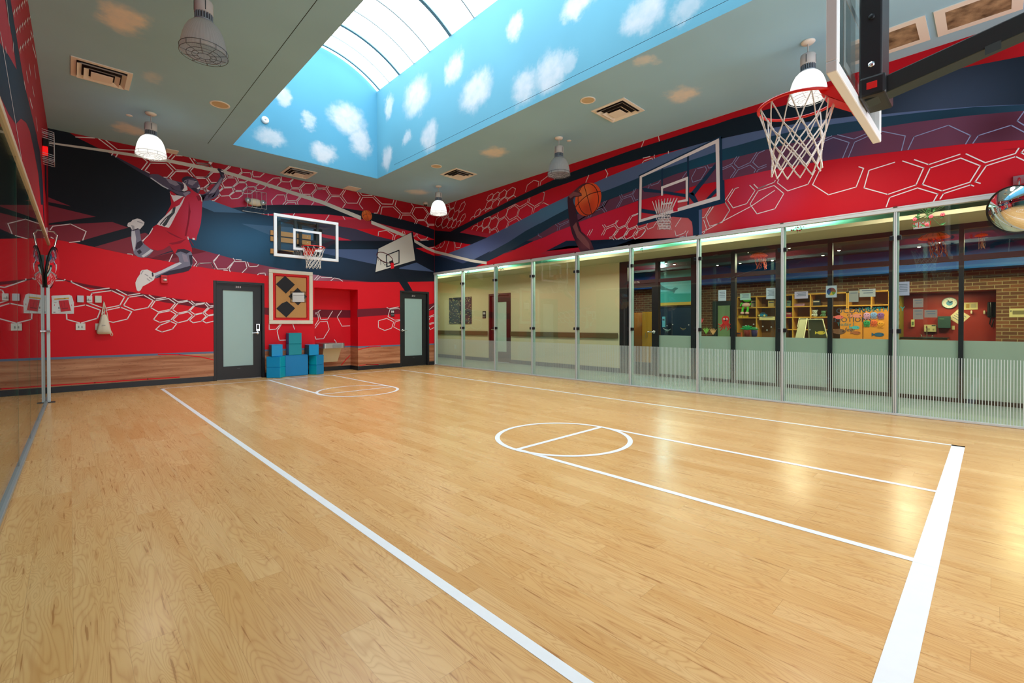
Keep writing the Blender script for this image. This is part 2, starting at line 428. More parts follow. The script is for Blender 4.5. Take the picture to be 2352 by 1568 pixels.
# printed boards and grey stripe along the foot of the wall
def dado(x0, x1, y, sgn=-1):
    for z0, z1, mi in ((0.10, 0.60, iWOOD), (0.60, 0.642, iGREY)):
        b.poly([(x0, y-.0012, z0), (x1, y-.0012, z0), (x1, y-.0012, z1), (x0, y-.0012, z1)], mi)
for x0, x1 in ((LXB, D1[0]), (D1[1], AL[0]), (AL[1], D2[0]), (D2[1], XR)): dado(x0, x1, YB)
dado(AL[0], AL[1], YAL)
for z0, z1, mi in ((0.10, 0.60, iWOOD), (0.60, 0.642, iGREY)):
    for xx, dx in ((AL[0], .0012), (AL[1], -.0012)):
        b.poly([(xx+dx, YB, z0), (xx+dx, YAL, z0), (xx+dx, YAL, z1), (xx+dx, YB, z1)], mi)
# large printed shapes
A = lambda p: Z(p, 100, 290, 5.88)
B = lambda p: Z(p, 100, 480, 5.88)
C = lambda p: Z(p, 440, 370, 7.84)
D = lambda p: Z(p, 720, 400, 7.84)
E = lambda p: Z(p, 440, 540, 4.126)
navtop = [(100, 285)]+A([(350, 85), (365, 95), (450, 150), (700, 275), (830, 330), (1100, 470), (1430, 640)])+[(400, 428)]+C([(300, 685), (720, 840), (940, 820), (1300, 795), (1650, 783), (2000, 787)])+D([(0, 560), (260, 573), (500, 605), (850, 655), (1100, 705), (1350, 755), (1600, 815), (1900, 895), (2185, 1005)])+[(1003, 529)]
redtop = [(1003, 646), (924.7, 647.4), (852, 647.8), (791.4, 646.2), (721, 644.2), (670, 639.5), (619.4, 633.3), (512.7, 621.2), (440, 610), (389, 600.7), (300.7, 585.4), (202, 564), (117.9, 546), (100, 541)]
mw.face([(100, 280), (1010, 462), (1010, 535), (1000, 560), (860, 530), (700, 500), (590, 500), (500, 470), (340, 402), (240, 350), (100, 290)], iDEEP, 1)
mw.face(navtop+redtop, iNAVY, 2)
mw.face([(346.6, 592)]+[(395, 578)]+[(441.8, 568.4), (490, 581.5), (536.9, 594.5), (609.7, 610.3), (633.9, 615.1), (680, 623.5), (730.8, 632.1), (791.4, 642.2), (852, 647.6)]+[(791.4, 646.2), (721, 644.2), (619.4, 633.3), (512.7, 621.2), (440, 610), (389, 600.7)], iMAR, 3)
mw.face(B([(1450, 660), (2010, 520), (2200, 575), (1620, 692)]), iDKM, 4)
mw.face(B([(40, 215), (400, 200), (930, 175), (1145, 250), (800, 345), (480, 437), (400, 455), (105, 400), (40, 390)]), iMAR, 3)
mw.face(B([(690, 510), (1180, 370), (1370, 320), (1700, 470), (1900, 500), (1450, 660), (1180, 620)]), iMAR, 3)
mw.face(A([(20, 1055), (60, 1063), (705, 1220), (400, 1262), (60, 1312), (20, 1318)]), iMAR, 3)
mw.face(A([(20, 940), (60, 955), (370, 1080), (55, 1020), (20, 1015)]), iMAR, 3)
mw.face(A([(830, 330), (1100, 500), (1300, 620), (1470, 720), (1430, 640), (1100, 470)]), iPLUM, 3)
mw.face(C([(180, 735), (300, 685), (720, 840), (985, 937), (410, 915), (190, 825)]), iST, 3)
mw.face(C([(895, 1125), (1480, 1170), (2352, 1230), (2352, 1440), (1900, 1410), (1410, 1330)]), iST, 3)
mw.face(C([(1540, 960), (1900, 980), (1700, 1090), (1540, 1170)]), iST, 3)
redband = C([(1245, 960), (1480, 947), (1700, 940), (2000, 942)])+D([(0, 713), (300, 730), (540, 757), (850, 800), (1150, 880), (1500, 965), (1780, 1030), (2190, 1178), (1850, 1197), (1440, 1187), (1100, 1105), (760, 985), (460, 932)])+[(705, 505), (650, 497.5)]
mw.face(redband, iTRED, 4)
mw.face(D([(300, 838), (640, 812), (860, 805), (1060, 852), (1500, 965), (1780, 1032), (1260, 975), (760, 985), (460, 935)]), iMUT, 5)
mw.face(D([(780, 985), (1260, 978), (1420, 1000), (1900, 1100), (2190, 1178), (1850, 1197), (1440, 1187), (1100, 1105)]), iRED, 5)
mw.face(D([(0, 870), (460, 932), (760, 985), (1100, 1105), (1440, 1187), (1400, 1205), (690, 1195), (0, 1190)]), iPLUM, 3)
mw.face([(724, 536)]+D([(155, 1075), (450, 1130), (690, 1192), (455, 1192), (155, 1132)]), iTRED, 5)
mw.face(D([(-300, 1170), (0, 1190), (690, 1197), (1850, 1203), (2200, 1180), (2215, 1300), (1840, 1327), (1160, 1352), (455, 1350), (-300, 1310)]), iDKN, 5)
mw.face(D([(1000, 690), (1150, 715), (1600, 820), (1900, 898), (2185, 1008), (2220, 1010), (2220, 1190), (2190, 1175), (1780, 1032), (1300, 915), (1060, 845)]), iDKN, 5)
mw.face(E([(1000, 100), (1300, 133), (1800, 133), (1760, 280), (1400, 205), (1200, 160)]), iST2, 4)
mw.face(E([(1950, 315), (2130, 258), (2297, 347), (2100, 330)]), iST2, 4)
mw.face(D([(1840, 1330), (2000, 1318), (2215, 1300), (2215, 1480), (2190, 1475), (2000, 1400)]), iRED, 6)
# lower dark red sash
mw.face(B([(-20, 895), (40, 905), (290, 955), (600, 1020), (880, 1067), (1300, 1137), (1650, 1190), (2000, 1235), (2290, 1270), (2290, 1357), (1650, 1262), (1000, 1130), (500, 1040), (300, 970), (40, 912)]), iDKM, 2)
mw.face([(607.7, 706)]+E([(735, 688), (1170, 709), (1170, 778), (735, 757)])+[(607.7, 722)], iDKM, 2)
mw.face(E([(1570, 701), (1975, 680), (1975, 746), (1570, 776)]), iDKM, 2)
mw.face(E([(2250, 655), (2320, 638), (2320, 700), (2250, 716)]), iDKM, 2)
WX = .017
hexA = [[(435,145),(690,158)],[(745,168),(940,315)],[(840,190),(1000,315),(1230,322)],[(945,350),(920,390)],[(1010,360),(975,415)],[(1320,410),(1405,482),(1325,585)],[(1390,420),(1445,470),(1650,478)],[(1430,630),(1370,598),(1445,498),(1655,502),(1752,602),(1672,690),(1625,688)],[(1735,378),(1685,430)],[(1730,445),(1775,395),(1870,400)],[(2000,545),(1945,595),(1790,590),(1690,490),(1720,460)],[(1725,715),(1705,695),(1785,610),(1950,615),(2010,680)],[(1975,425),(2035,510)],[(2025,440),(2070,495),(2225,503),(2240,485)],[(2090,525),(2220,525),(2240,555)],[(2275,490),(2250,520),(2280,560)],[(2030,550),(1980,603),(2045,682),(2200,688),(2265,608)],[(2070,705),(2195,705),(2240,770),(2165,830),(2120,835)],[(2120,850),(2165,850),(2200,890)],[(2340,775),(2260,770),(2190,845),(2220,880)]]
hexC = [[(480,205),(390,200),(290,295),(355,385),(455,385)],[(0,205),(70,290),(260,290),(370,185)],[(330,545),(245,495),(345,405),(440,405)],[(150,505),(210,505),(270,565)],[(345,20),(330,60),(380,140)],[(70,0),(90,38),(310,45),(330,20)],[(130,70),(290,70),(315,105)],[(675,90),(575,175)],[(600,180),(705,98)],[(885,130),(905,190),(845,245)],[(870,250),(920,205),(1060,208),(1080,270),(1075,300)],[(1105,180),(1090,215),(1115,282),(1230,285),(1305,222)],[(590,215),(615,290),(560,340)],[(645,302),(785,303),(825,380),(735,465),(590,468),(545,390),(645,302)],[(630,235),(645,280),(740,283)],[(820,290),(850,370),(960,373),(1010,350)],[(850,390),(975,390),(1000,450),(910,530),(790,530),(750,470),(850,390)],[(575,485),(730,480),(755,545),(670,622),(530,630),(485,565),(575,485)],[(780,550),(905,545),(925,600),(840,670),(720,680),(680,625),(780,550)],[(945,580),(925,540),(1015,465),(1135,460),(1150,520),(1060,585),(950,585)],[(1225,405),(1155,455),(1175,515),(1270,512),(1330,470),(1325,440)],[(455,570),(500,632),(410,710),(375,712)],[(525,430),(560,480),(475,555)],[(1370,385),(1475,305),(1590,300),(1610,375),(1540,440)],[(1385,455),(1390,475),(1470,470)],[(1610,285),(1630,370),(1755,375),(1820,325)],[(1830,330),(1775,385),(1805,475),(1940,475),(2030,380)],[(1780,515),(1800,498),(1935,500),(1960,580)],[(2050,400),(2195,405),(2240,490),(2145,598),(2000,595),(1960,490),(2050,400)],[(2230,410),(2270,485),(2352,487)],[(2352,508),(2255,510),(2170,610),(2195,660)],[(1745,560),(1700,605),(1725,710),(1880,712),(1955,635)],[(2110,625),(2140,630),(2150,640)],[(1450,785),(1435,715),(1540,607),(1670,608),(1700,715),(1645,780)],[(1690,780),(1735,738),(1865,740),(1880,780)],[(1915,780),(1900,730),(1980,640)],[(2195,715),(2200,740),(2160,790)],[(1378,945),(1378,975)],[(1855,940),(1830,975)]]
hexD = [[(0,345),(65,270),(215,272),(290,380),(205,500)],[(30,180),(75,245),(220,248),(245,215)],[(275,225),(245,260),(320,375),(475,378),(545,285)],[(575,290),(510,390),(605,520),(785,522),(845,405),(785,325)],[(230,510),(320,402),(475,405),(575,530),(525,600)],[(835,335),(880,382),(1055,385)],[(890,625),(820,538),(885,415),(1065,415),(1205,560),(1150,700),(1090,700)],[(1090,395),(1235,535),(1425,540),(1445,465)],[(1210,720),(1235,590),(1430,588),(1565,720),(1535,800)],[(1490,475),(1465,570),(1590,700),(1745,700),(1800,580),(1760,530)],[(1570,810),(1600,735),(1745,735),(1845,835),(1820,890)],[(1830,602),(1975,600),(2055,710),(1990,815),(1860,815),(1775,710),(1830,602)],[(2000,595),(2075,705),(2180,705)],[(2075,725),(2185,725),(2225,790),(2185,900),(2060,900),(2020,820),(2075,725)],[(1850,890),(1880,835),(2000,835),(2065,915),(2045,945)],[(2065,950),(2080,925),(2185,920)],[(280,735),(215,830)],[(530,760),(565,815)],[(1165,1105),(1170,1035),(1310,1010),(1440,1090),(1420,1185)],[(1450,1180),(1475,1100),(1510,1090)],[(1560,1065),(1600,1055),(1610,1025)],[(1635,1035),(1650,1080)],[(1800,1115),(1835,1110),(1850,1070)],[(1870,1075),(1860,1115),(1925,1175),(2030,1165),(2055,1130)],[(1925,1195),(2035,1185),(2065,1190)],[(2080,1330),(2200,1305)]]
hexB = [[(-20,970),(45,970),(275,965),(290,950)],[(375,970),(380,990),(630,1100),(885,1068)],[(640,1170),(655,1135),(920,1100),(1095,1185),(1030,1300),(830,1340),(800,1335),(605,1262)],[(795,1420),(830,1370),(1040,1325),(1190,1385),(1130,1485),(940,1530),(880,1515)],[(415,1320),(570,1293),(770,1365),(725,1475),(500,1540),(315,1490),(310,1415)],[(985,1085),(1135,1165),(1300,1140)],[(1150,1190),(1350,1160),(1480,1235),(1410,1330),(1225,1365),(1080,1300),(1150,1190)],[(1425,1160),(1510,1215),(1650,1192)],[(1510,1235),(1690,1208),(1780,1270),(1710,1355),(1550,1388),(1445,1330),(1510,1235)],[(1745,1208),(1815,1252),(1940,1232)],[(1815,1268),(1955,1243),(2030,1300),(1955,1375),(1815,1405),(1740,1355),(1815,1268)],[(1995,1240),(2045,1283),(2175,1265)],[(2045,1300),(2175,1275),(2225,1325),(2150,1400),(2040,1420),(1975,1375),(2045,1300)],[(2195,1262),(2245,1308),(2290,1303)],[(2290,1320),(2245,1330),(2175,1395),(2220,1435),(2290,1420)],[(1550,1405),(1710,1372),(1790,1420),(1715,1500),(1570,1530),(1485,1490),(1550,1405)],[(1820,1420),(1955,1390),(2010,1435),(1940,1505),(1815,1535),(1745,1495),(1820,1420)],[(2050,1430),(2150,1405),(2195,1445),(2130,1515),(2020,1535),(1970,1500),(2050,1430)],[(2290,1430),(2220,1445),(2145,1505),(2195,1538),(2290,1515)],[(1575,1568),(1710,1515),(1795,1550),(1740,1620),(1600,1660),(1515,1625),(1575,1568)]]
hexBm = [[(90,280),(125,232),(365,202),(575,302),(530,420)],[(350,450),(490,435)],[(100,380),(130,395)],[(1135,605),(1190,608),(1200,620)],[(1740,615),(1695,710)],[(2010,640),(2070,720),(2030,770)],[(2070,770),(2105,735),(2265,728),(2310,808)],[(2352,645),(2295,715),(2350,810)]]
hexEm = [[(45,295),(75,265),(185,262),(215,315)],[(262,185),(205,245),(245,320),(335,318),(410,240),(395,220)],[(365,345),(355,320),(400,250),(510,250),(525,310),(480,355)],[(530,255),(545,298),(620,295),(635,280)],[(420,230),(470,235)],[(305,330),(340,332)],[(625,375),(640,362),(695,358),(700,380)],[(1165,420),(1200,380)],[(1185,425),(1220,390)],[(1230,400),(1330,400)],[(1320,430),(1350,405),(1400,415),(1430,435)]]
hexE = [[(735,785),(735,895),(800,890),(840,845)],[(850,845),(810,905),(830,995),(890,993)],[(960,845),(975,890)],[(1850,685),(1870,695),(1960,680)],[(1970,700),(1960,695),(1880,700),(1860,770),(1925,805),(1974,800)],[(1770,810),(1850,788),(1915,822),(1895,880),(1830,903),(1770,875),(1770,810)],[(1974,808),(1930,820),(1915,870),(1974,900)],[(2252,705),(2305,660)],[(2250,770),(2305,750)],[(2250,800),(2262,775),(2305,765)],[(2250,835),(2300,825),(2305,815)],[(2255,845),(2300,835),(2305,870),(2260,895),(2250,870)]]
for P in hexA: mw.stroke(A(P), WX, iWH, 7)
for P in hexC: mw.stroke(C(P), WX, iWH, 7)
for P in hexD: mw.stroke(D(P), WX, iWH, 7)
for P in hexB: mw.stroke(B(P), WX*1.05, iWH, 7)
for P in hexBm: mw.stroke(B(P), WX*.85, iWH, 7)
for P in hexEm+hexE: mw.stroke(E(P), WX, iWH, 7)
# hexagons that carry on inside the alcove
for P in [[(1170,745),(1195,745),(1205,800),(1170,855)],[(1170,880),(1215,820),(1285,815),(1305,890),(1250,980),(1180,985),(1170,960)],[(1175,735),(1190,735),(1220,710)],[(1200,720),(1225,800),(1290,795),(1335,720)],[(1420,715),(1380,775),(1425,862),(1500,858)]]:
    mw.stroke3([at(x, y, 1, YAL) for x, y in E(P)], WX, iWH, 2)
b.poly([(AL[0], YAL-.001, at(735+25, 711, 1, YAL).z), (AL[1], YAL-.001, at(760, 711, 1, YAL).z), (AL[1], YAL-.001, at(760, 729, 1, YAL).z), (AL[0], YAL-.001, at(760, 729, 1, YAL).z)], iDKM)
# red curves on the printed boards
G2 = lambda p: Z(p, 0, 560, 4.127)
mw.stroke(G2([(440,1343),(900,1315),(1400,1280),(1700,1262)]), .02, iRED, 4)
mw.stroke(G2([(1500,1047),(1700,1050),(1900,1070),(2020,1098)]), .02, iRED, 4)
mw.stroke(E([(1580,1085),(1680,1060),(1790,1052)]), .022, iRED, 4)
mw.stroke3([at(x, y, 1, YAL) for x, y in E([(1420,1230),(1460,1180),(1500,1140)])], .022, iRED, 4)
mw.stroke(E([(1590,1235),(1670,1222),(1770,1225)]), .018, iRED, 4); mw.stroke(E([(1650,1224),(1974,1214)]), .014, iBLK, 4)
# long white line thrown across the wall
def band(px, ws, mi, layer):
    for (p, q), (w0, w1) in zip(zip(px[:-1], px[1:]), zip(ws[:-1], ws[1:])):
        mw.face([(p[0], p[1]-w0/2), (q[0], q[1]-w1/2), (q[0], q[1]+w1/2), (p[0], p[1]+w0/2)], mi, layer)
band([(112, 328.5), (125.5, 330), (240, 346), (370, 366), (500, 392), (515, 394.5)], [3.5, 4, 6, 7.5, 9, 9], iCRM, 8)
band([(513, 394.5), (600, 420), (740, 464.4), (829, 500.8)], [8, 8, 9, 9.5], iCRM, 8)
band([(852.7, 510.3), (924, 539), (950, 552), (977.6, 568.4), (1004, 580)], [8, 7.5, 7, 6.5, 6.5], iCRM, 8)
# printed tilted goal: post, white board, ring
mw.face(E([(1885, 320), (1960, 300), (2095, 527), (2020, 527)]), iDKN, 6)
mw.face([(868, 570), (945.3, 532.5), (948, 532.5), (958.5, 599), (957, 602.5), (861.2, 629.5), (860.8, 625)], iDKN, 8)
mw.face([(869.2, 570.9), (944.5, 534), (953.5, 597.5), (862.2, 624.5)], iCRM, 9)
sq = E([(1845, 190), (1965, 143), (1965, 262), (1848, 300), (1845, 190)])
mw.stroke(sq, .03, iDKN, 10)
ring = [(1830+78*math.cos(a)*.96+10*math.sin(a), 212+46*math.sin(a)+22*math.cos(a)) for a in [2*PI*i/28 for i in range(29)]]
mw.stroke(E(ring), .022, iDKL, 11)
mw.face(E([(1885, 262), (1915, 262), (1918, 312), (1888, 320)]), iRED, 11)
mw.face(E([(1870, 250), (1905, 235), (1918, 272), (1885, 285)]), iDKN, 10)
for P in ([(1770,215),(1790,240),(1830,260),(1880,262)], [(1790,240),(1792,280)], [(1812,255),(1830,285),(1860,270)], [(1760,205),(1770,240)], [(1845,262),(1860,295)]): mw.stroke(E(P), .012, iDKN, 11)
wall_back = S(b.build('wall_back', BM, origin=(4, YB, 0)), 'red back wall with navy sash and white hexagon mural around two doors')
for (x0, x1) in ((LXB, D1[0]-.005), (D1[1]+.005, AL[0]), (AL[1], D2[0]-.005), (D2[1]+.005, XR)):
    pass
bb = MB()
for (x0, x1) in ((LXB, D1[0]-.002), (D1[1]+.002, AL[0]), (AL[1], D2[0]-.002), (D2[1]+.002, XR-.01)): bb.box((x0, YB-.012, 0), (x1, YB, .108))
bb.box((AL[0], YAL-.012, 0), (AL[1], YAL, .108)); bb.box((AL[0], YB-.012, 0), (AL[0]+.012, YAL, .108)); bb.box((AL[1]-.012, YB-.012, 0), (AL[1], YAL, .108))
S(bb.build('baseboard_back', RUBBER), 'black rubber base along the red back wall')

# ---- printed player
SKIN = mat('print_player_skin', (92, 84, 108), .55, spec=.2); SKIN_D = mat('print_player_skin_dark', (54, 48, 66), .55, spec=.2)
SKIN_L = mat('print_player_skin_light', (150, 140, 160), .55, spec=.2); SHINE = mat('print_player_highlight', (206, 208, 220), .55, spec=.2)
LEG = mat('print_player_leg', (124, 124, 146), .55, spec=.2); UNI = print_mat('print_uniform_red', (196, 18, 44), [(onback(452, 500), (.5, 1, .8), (212, 60, 96), .8)])
UNI_D = mat('print_uniform_fold', (150, 18, 44), .55, spec=.2); SHOE = mat('print_shoe_white', (226, 224, 226), .5); SHOE_G = mat('print_shoe_grey', (164, 164, 172), .5)
mp = Mural(onback, (0, -1, 0), [(2, 0.0, ZC)])
PM = [SKIN, SKIN_D, SKIN_L, SHINE, LEG, UNI, UNI_D, SHOE, SHOE_G, BLACK_MET, WHITE_INK]
def pf(pts, mi, l, conv=A): mp.face(conv(pts), mi, l)
pf([(1180,1350),(1290,1375),(1305,1450),(1318,1530),(1340,1570),(1360,1590),(1430,1640),(1485,1675),(1440,1730),(1390,1765),(1330,1775),(1270,1760),(1220,1720),(1210,1660),(1195,1610),(1183,1520),(1190,1420)], 4, 8)
pf([(1186,1420),(1230,1400),(1250,1520),(1240,1620),(1222,1690),(1205,1640),(1185,1520)], 3, 9)
pf([(1240,1640),(1262,1570),(1318,1540),(1345,1590),(1300,1640),(1250,1665)], 1, 9)
pf([(1290,1740),(1310,1690),(1380,1640),(1480,1675),(1430,1735),(1350,1770)], 4, 9); pf([(1260,1690),(1300,1660),(1330,1700),(1290,1730)], 1, 10)
pf([(1350,1770),(1420,1725),(1483,1677),(1445,1660),(1380,1710),(1320,1750)], 3, 10)
pf([(1130,1340),(1140,1305),(1180,1290),(1200,1265),(1265,1245),(1310,1255),(1362,1295),(1355,1330),(1325,1365),(1300,1392),(1275,1375),(1200,1400),(1170,1360),(1140,1357)], 7, 9)
pf([(1200,1400),(1275,1375),(1285,1390),(1210,1412)], 1, 10); pf([(1270,1275),(1345,1305),(1340,1315),(1262,1290)], 8, 10); pf([(1180,1330),(1225,1345),(1230,1395),(1205,1400)], 8, 10)
# front leg and shoe
pf([(1775,1720),(1810,1660),(1900,1655),(1990,1690),(2008,1730),(2015,1850),(2000,1900),(1960,1950),(1890,1970),(1780,1990),(1680,2010),(1580,2035),(1510,2055),(1500,1980),(1600,1940),(1700,1890),(1770,1855),(1835,1830),(1825,1770),(1790,1725)], 4, 8)
pf([(1510,2050),(1580,2005),(1700,1950),(1830,1925),(1990,1880),(2000,1900),(1960,1950),(1890,1970),(1780,1990),(1680,2010),(1580,2035)], 1, 9)
pf([(1500,1985),(1600,1943),(1700,1893),(1775,1857),(1840,1835),(1870,1850),(1780,1900),(1650,1960),(1505,2020)], 3, 9)
pf([(1780,1715),(1810,1660),(1900,1655),(1985,1690),(1930,1720),(1850,1690)], 1, 9); pf([(1870,1720),(1930,1740),(1960,1830),(1900,1830),(1880,1780)], 2, 9); pf([(1960,1740),(2008,1735),(2013,1850),(1985,1890),(1975,1820)], 1, 9)
pf([(1245,2160),(1240,2110),(1265,2050),(1300,2000),(1310,1960),(1330,1940),(1400,1933),(1440,1950),(1475,1975),(1500,1980),(1505,2040),(1490,2075),(1450,2100),(1400,2130),(1340,2160),(1310,2215),(1285,2228),(1260,2215)], 7, 10)
pf([(1460,1975),(1480,1973),(1488,2025),(1466,2030)], 1, 11); pf([(1340,1945),(1352,1950),(1320,2000),(1310,1995)], 8, 11); pf([(1430,2030),(1470,2060),(1462,2070),(1420,2042)], 8, 11); pf([(1400,2050),(1440,2085),(1430,2092),(1392,2060)], 8, 11); pf([(1370,1990),(1420,2020),(1412,2028),(1362,2000)], 8, 11)
# shorts and jersey
pf([(1530,1325),(1600,1345),(1690,1375),(1800,1430),(1940,1490),(1970,1560),(2000,1640),(2007,1705),(1990,1690),(1900,1655),(1810,1660),(1775,1725),(1700,1610),(1620,1660),(1540,1680),(1440,1650),(1360,1590),(1355,1530),(1410,1470),(1450,1440),(1475,1360)], 5, 10)
pf([(1640,1400),(1780,1470),(1900,1530),(1800,1500),(1700,1450)], 6, 11); pf([(1690,1580),(1790,1560),(1930,1520),(1850,1580),(1740,1600)], 6, 11)
pf([(1340,1560),(1330,1540),(1345,1530),(1420,1460),(1470,1370),(1480,1380),(1440,1450),(1365,1530)], 10, 11)
pf([(1705,875),(1730,880),(1760,900),(1800,930),(1900,950),(1990,880),(1940,820),(1960,810),(2050,880),(2090,910),(2130,950),(2145,1000),(2140,1100),(2135,1200),(2125,1300),(2100,1400),(2070,1490),(2060,1540),(1930,1500),(1800,1430),(1690,1375),(1530,1325),(1560,1290),(1640,1210),(1690,1120),(1725,1050),(1715,990)], 5, 11)
pf([(1960,1000),(1985,1150),(1965,1300),(1930,1480),(1905,1480),(1950,1250),(1960,1100)], 6, 12); pf([(2060,940),(2110,930),(2130,990),(2090,1010)], 6, 12)
pf([(1700,885),(1760,1022),(1890,945),(1790,930),(1760,935),(1725,925)], 10, 12)
pf([(1740,1110),(1835,1062),(1880,985),(1900,955),(1906,962),(1870,1050),(1830,1120),(1780,1210),(1720,1330),(1690,1372),(1625,1355),(1570,1340),(1530,1325),(1570,1275),(1650,1200),(1700,1150)], 10, 12)
pf([(1745,1100),(1785,1090),(1770,1170),(1710,1240),(1660,1330),(1630,1355),(1600,1330),(1660,1250),(1690,1200),(1735,1170)], 9, 13)
pf([(1735,1120),(1722,1175),(1650,1230),(1570,1320),(1578,1335),(1660,1240),(1728,1185)], 9, 13)
pf([(1940,1490),(1955,1488),(1962,1530),(1948,1530)], 10, 13); pf([(2010,1505),(2040,1510),(2040,1535),(2012,1530)], 10, 13)
pf([(1970,1535),(1985,1540),(2030,1610),(2020,1608)], 6, 11)
# arms and head
pf([(2120,930),(2210,915),(2290,880),(2352,800),(2380,900),(2330,960),(2230,1000),(2145,1015)], 0, 11)
pf([(120,590),(210,600),(320,540),(400,450),(470,360),(510,300),(520,270),(500,200),(460,150),(480,125),(530,145),(560,170),(590,200),(580,240),(595,290),(555,350),(490,470),(400,635),(290,680),(190,725),(170,640)], 0, 11, C)
pf([(300,600),(400,480),(480,380),(530,310),(560,310),(500,440),(420,560)], 2, 12, C)
pf([(500,200),(460,150),(480,125),(530,145),(560,170),(592,200),(580,240),(540,235)], 1, 12, C); pf([(520,165),(600,200),(595,212),(530,190)], 10, 13, C); pf([(505,215),(540,235),(560,300),(525,280)], 1, 12, C)
pf([(125,590),(150,595),(185,660),(195,725),(180,730),(170,660)], 10, 13, C)
pf([(1425,680),(1430,655),(1470,645),(1550,650),(1620,690),(1700,720),(1790,740),(1860,755),(1890,780),(1895,830),(1870,870),(1840,880),(1900,890),(1960,870),(1990,885),(1975,920),(1940,925),(1915,955),(1880,940),(1800,915),(1740,880),(1680,850),(1600,810),(1520,750),(1440,695)], 0, 13)
pf([(1640,695),(1790,745),(1830,790),(1780,805),(1700,770)], 2, 14); pf([(1700,800),(1790,870),(1870,875),(1840,880),(1740,850)], 1, 14); pf([(1800,760),(1890,790),(1885,850),(1850,860),(1850,800)], 1, 14)
pf([(1440,700),(1520,755),(1600,812),(1680,852),(1690,842),(1605,796),(1525,742),(1450,690)], 3, 14); pf([(1880,905),(1950,880),(1985,890),(1960,915),(1915,950)], 2, 14)
pf([(1870,750),(1910,775),(1940,820),(1945,860),(1900,880),(1870,870),(1900,830),(1895,790)], 10, 14)
pf([(1865,720),(1880,695),(1930,675),(1990,680),(2050,705),(2085,740),(2100,780),(2117,808),(2110,830),(2115,850),(2105,880),(2085,908),(2050,890),(2010,860),(1960,820),(1920,790),(1880,760)], 0, 13)
pf([(1865,720),(1880,695),(1930,675),(1990,680),(2040,702),(1990,705),(1940,710),(1900,735),(1880,760)], 1, 14); pf([(1960,720),(2030,735),(2050,765),(2010,800),(1950,780)], 2, 14); pf([(2020,830),(2065,840),(2085,905),(2050,890),(1990,840)], 1, 14)
pf([(2040,742),(2068,738),(2066,752),(2045,756)], 10, 15); pf([(2052,741),(2062,739),(2061,751),(2053,753)], 9, 16); pf([(2068,838),(2108,815),(2112,838),(2088,852)], 10, 15); pf([(2036,730),(2075,722),(2078,730),(2040,738)], 1, 15)
pf([(1900,735),(1925,722),(1940,750),(1918,778)], 2, 15); pf([(1910,742),(1925,735),(1930,752),(1917,765)], 1, 16); pf([(2090,785),(2117,808),(2100,818),(2085,808)], 2, 15)
pl = tag(mp.mb.build('mural_player', PM, wall_back, origin=(4, YB, 0)), 'printed basketball player in red uniform leaping')
# ---- printed ball
def ball_print(center_px, unproj, r, n, parent, org, tilt):
    OR = print_mat('print_ball_orange_'+parent.name, (226, 104, 44) if n == 'b' else (238, 84, 38), [(unproj(center_px[0]-8, center_px[1]-12), (r*.9,)*3, (236, 150, 84), .6), (unproj(center_px[0], center_px[1]+r*70), (r,)*3, (176, 50, 24), .7)])
    BL = mat('print_ball_seam', (70, 24, 18), .5)
    nrm = (0, -1, 0) if n == 'b' else (-1, 0, 0)
    u = Vector((1, 0, 0)) if n == 'b' else Vector((0, -1, 0)); v = Vector((0, 0, 1))
    u, v = u*math.cos(tilt)+v*math.sin(tilt), v*math.cos(tilt)-u*math.sin(tilt)
    c = unproj(*center_px)
    m = Mural(unproj, nrm, [(2, 0, ZC)])
    m.mb.poly([c+u*r*math.cos(2*PI*i/48)+v*r*math.sin(2*PI*i/48)+m.n*.0066 for i in range(48)], 0)
    def arc(k):
        return [c+u*r*(k*math.cos(t))+v*r*math.sin(t) for t in [-PI/2+PI*i/20 for i in range(21)]]
    for q in (arc(0.02), arc(.78), arc(-.72), [c+u*r*(-1+2*i/20)+v*r*.25*math.cos(PI*(-.5+i/20)) for i in range(21)]): m.stroke3(q, r*.045, 1, 12)
    return m.mb.build('mural_ball', [OR, BL], parent, origin=org)
tag(ball_print((842.5, 495), onback, .148, 'b', wall_back, (4, YB, 0), .35), 'printed orange basketball on the white line')
# ================================================================ RIGHT WALL ABOVE THE GLASS
RR = print_mat('print_red_right', (196, 6, 30), [(onright(1150, 560), (1, 3.2, .6), (226, 14, 44), .9), (onright(1330, 520), (1, 2.4, 1.0), (218, 34, 74), .9), (onright(1560, 520), (1, 1.15, .7), (212, 112, 118), .95), (onright(1750, 440), (1, .9, .8), (206, 60, 92), .8), (onright(2200, 440), (1, .7, .5), (200, 4, 24), .8)])
RTOP = print_mat('print_top_red_right', (188, 8, 30), [(onright(1020, 500), (1, 2.0, .8), (166, 4, 24), .8), (onright(1230, 500), (1, 2.2, .7), (222, 24, 62), .9), (onright(2250, 140), (1, .6, .8), (150, 0, 8), .8)])
NV1 = print_mat('print_navy_right', (14, 30, 46), [(onright(2150, 260), (1, 1.0, .9), (56, 72, 98), 1.0), (onright(1000, 560), (1, 2.0, .7), (2, 8, 20), .9)])
STL = print_mat('print_steel_right', (88, 108, 150), [(onright(1270, 480), (1, 1.6, .5), (78, 130, 170), .9), (onright(1120, 560), (1, 1.6, .5), (76, 92, 146), .9), (onright(1560, 370), (1, .9, .5), (88, 112, 156), .9)])
TEAL = print_mat('print_teal_right', (28, 62, 86), [(onright(1080, 590), (1, 1.8, .4), (30, 40, 66), .9), (onright(1620, 380), (1, .8, .5), (20, 76, 104), .9), (onright(2200, 300), (1, .7, .5), (8, 44, 62), .9)])
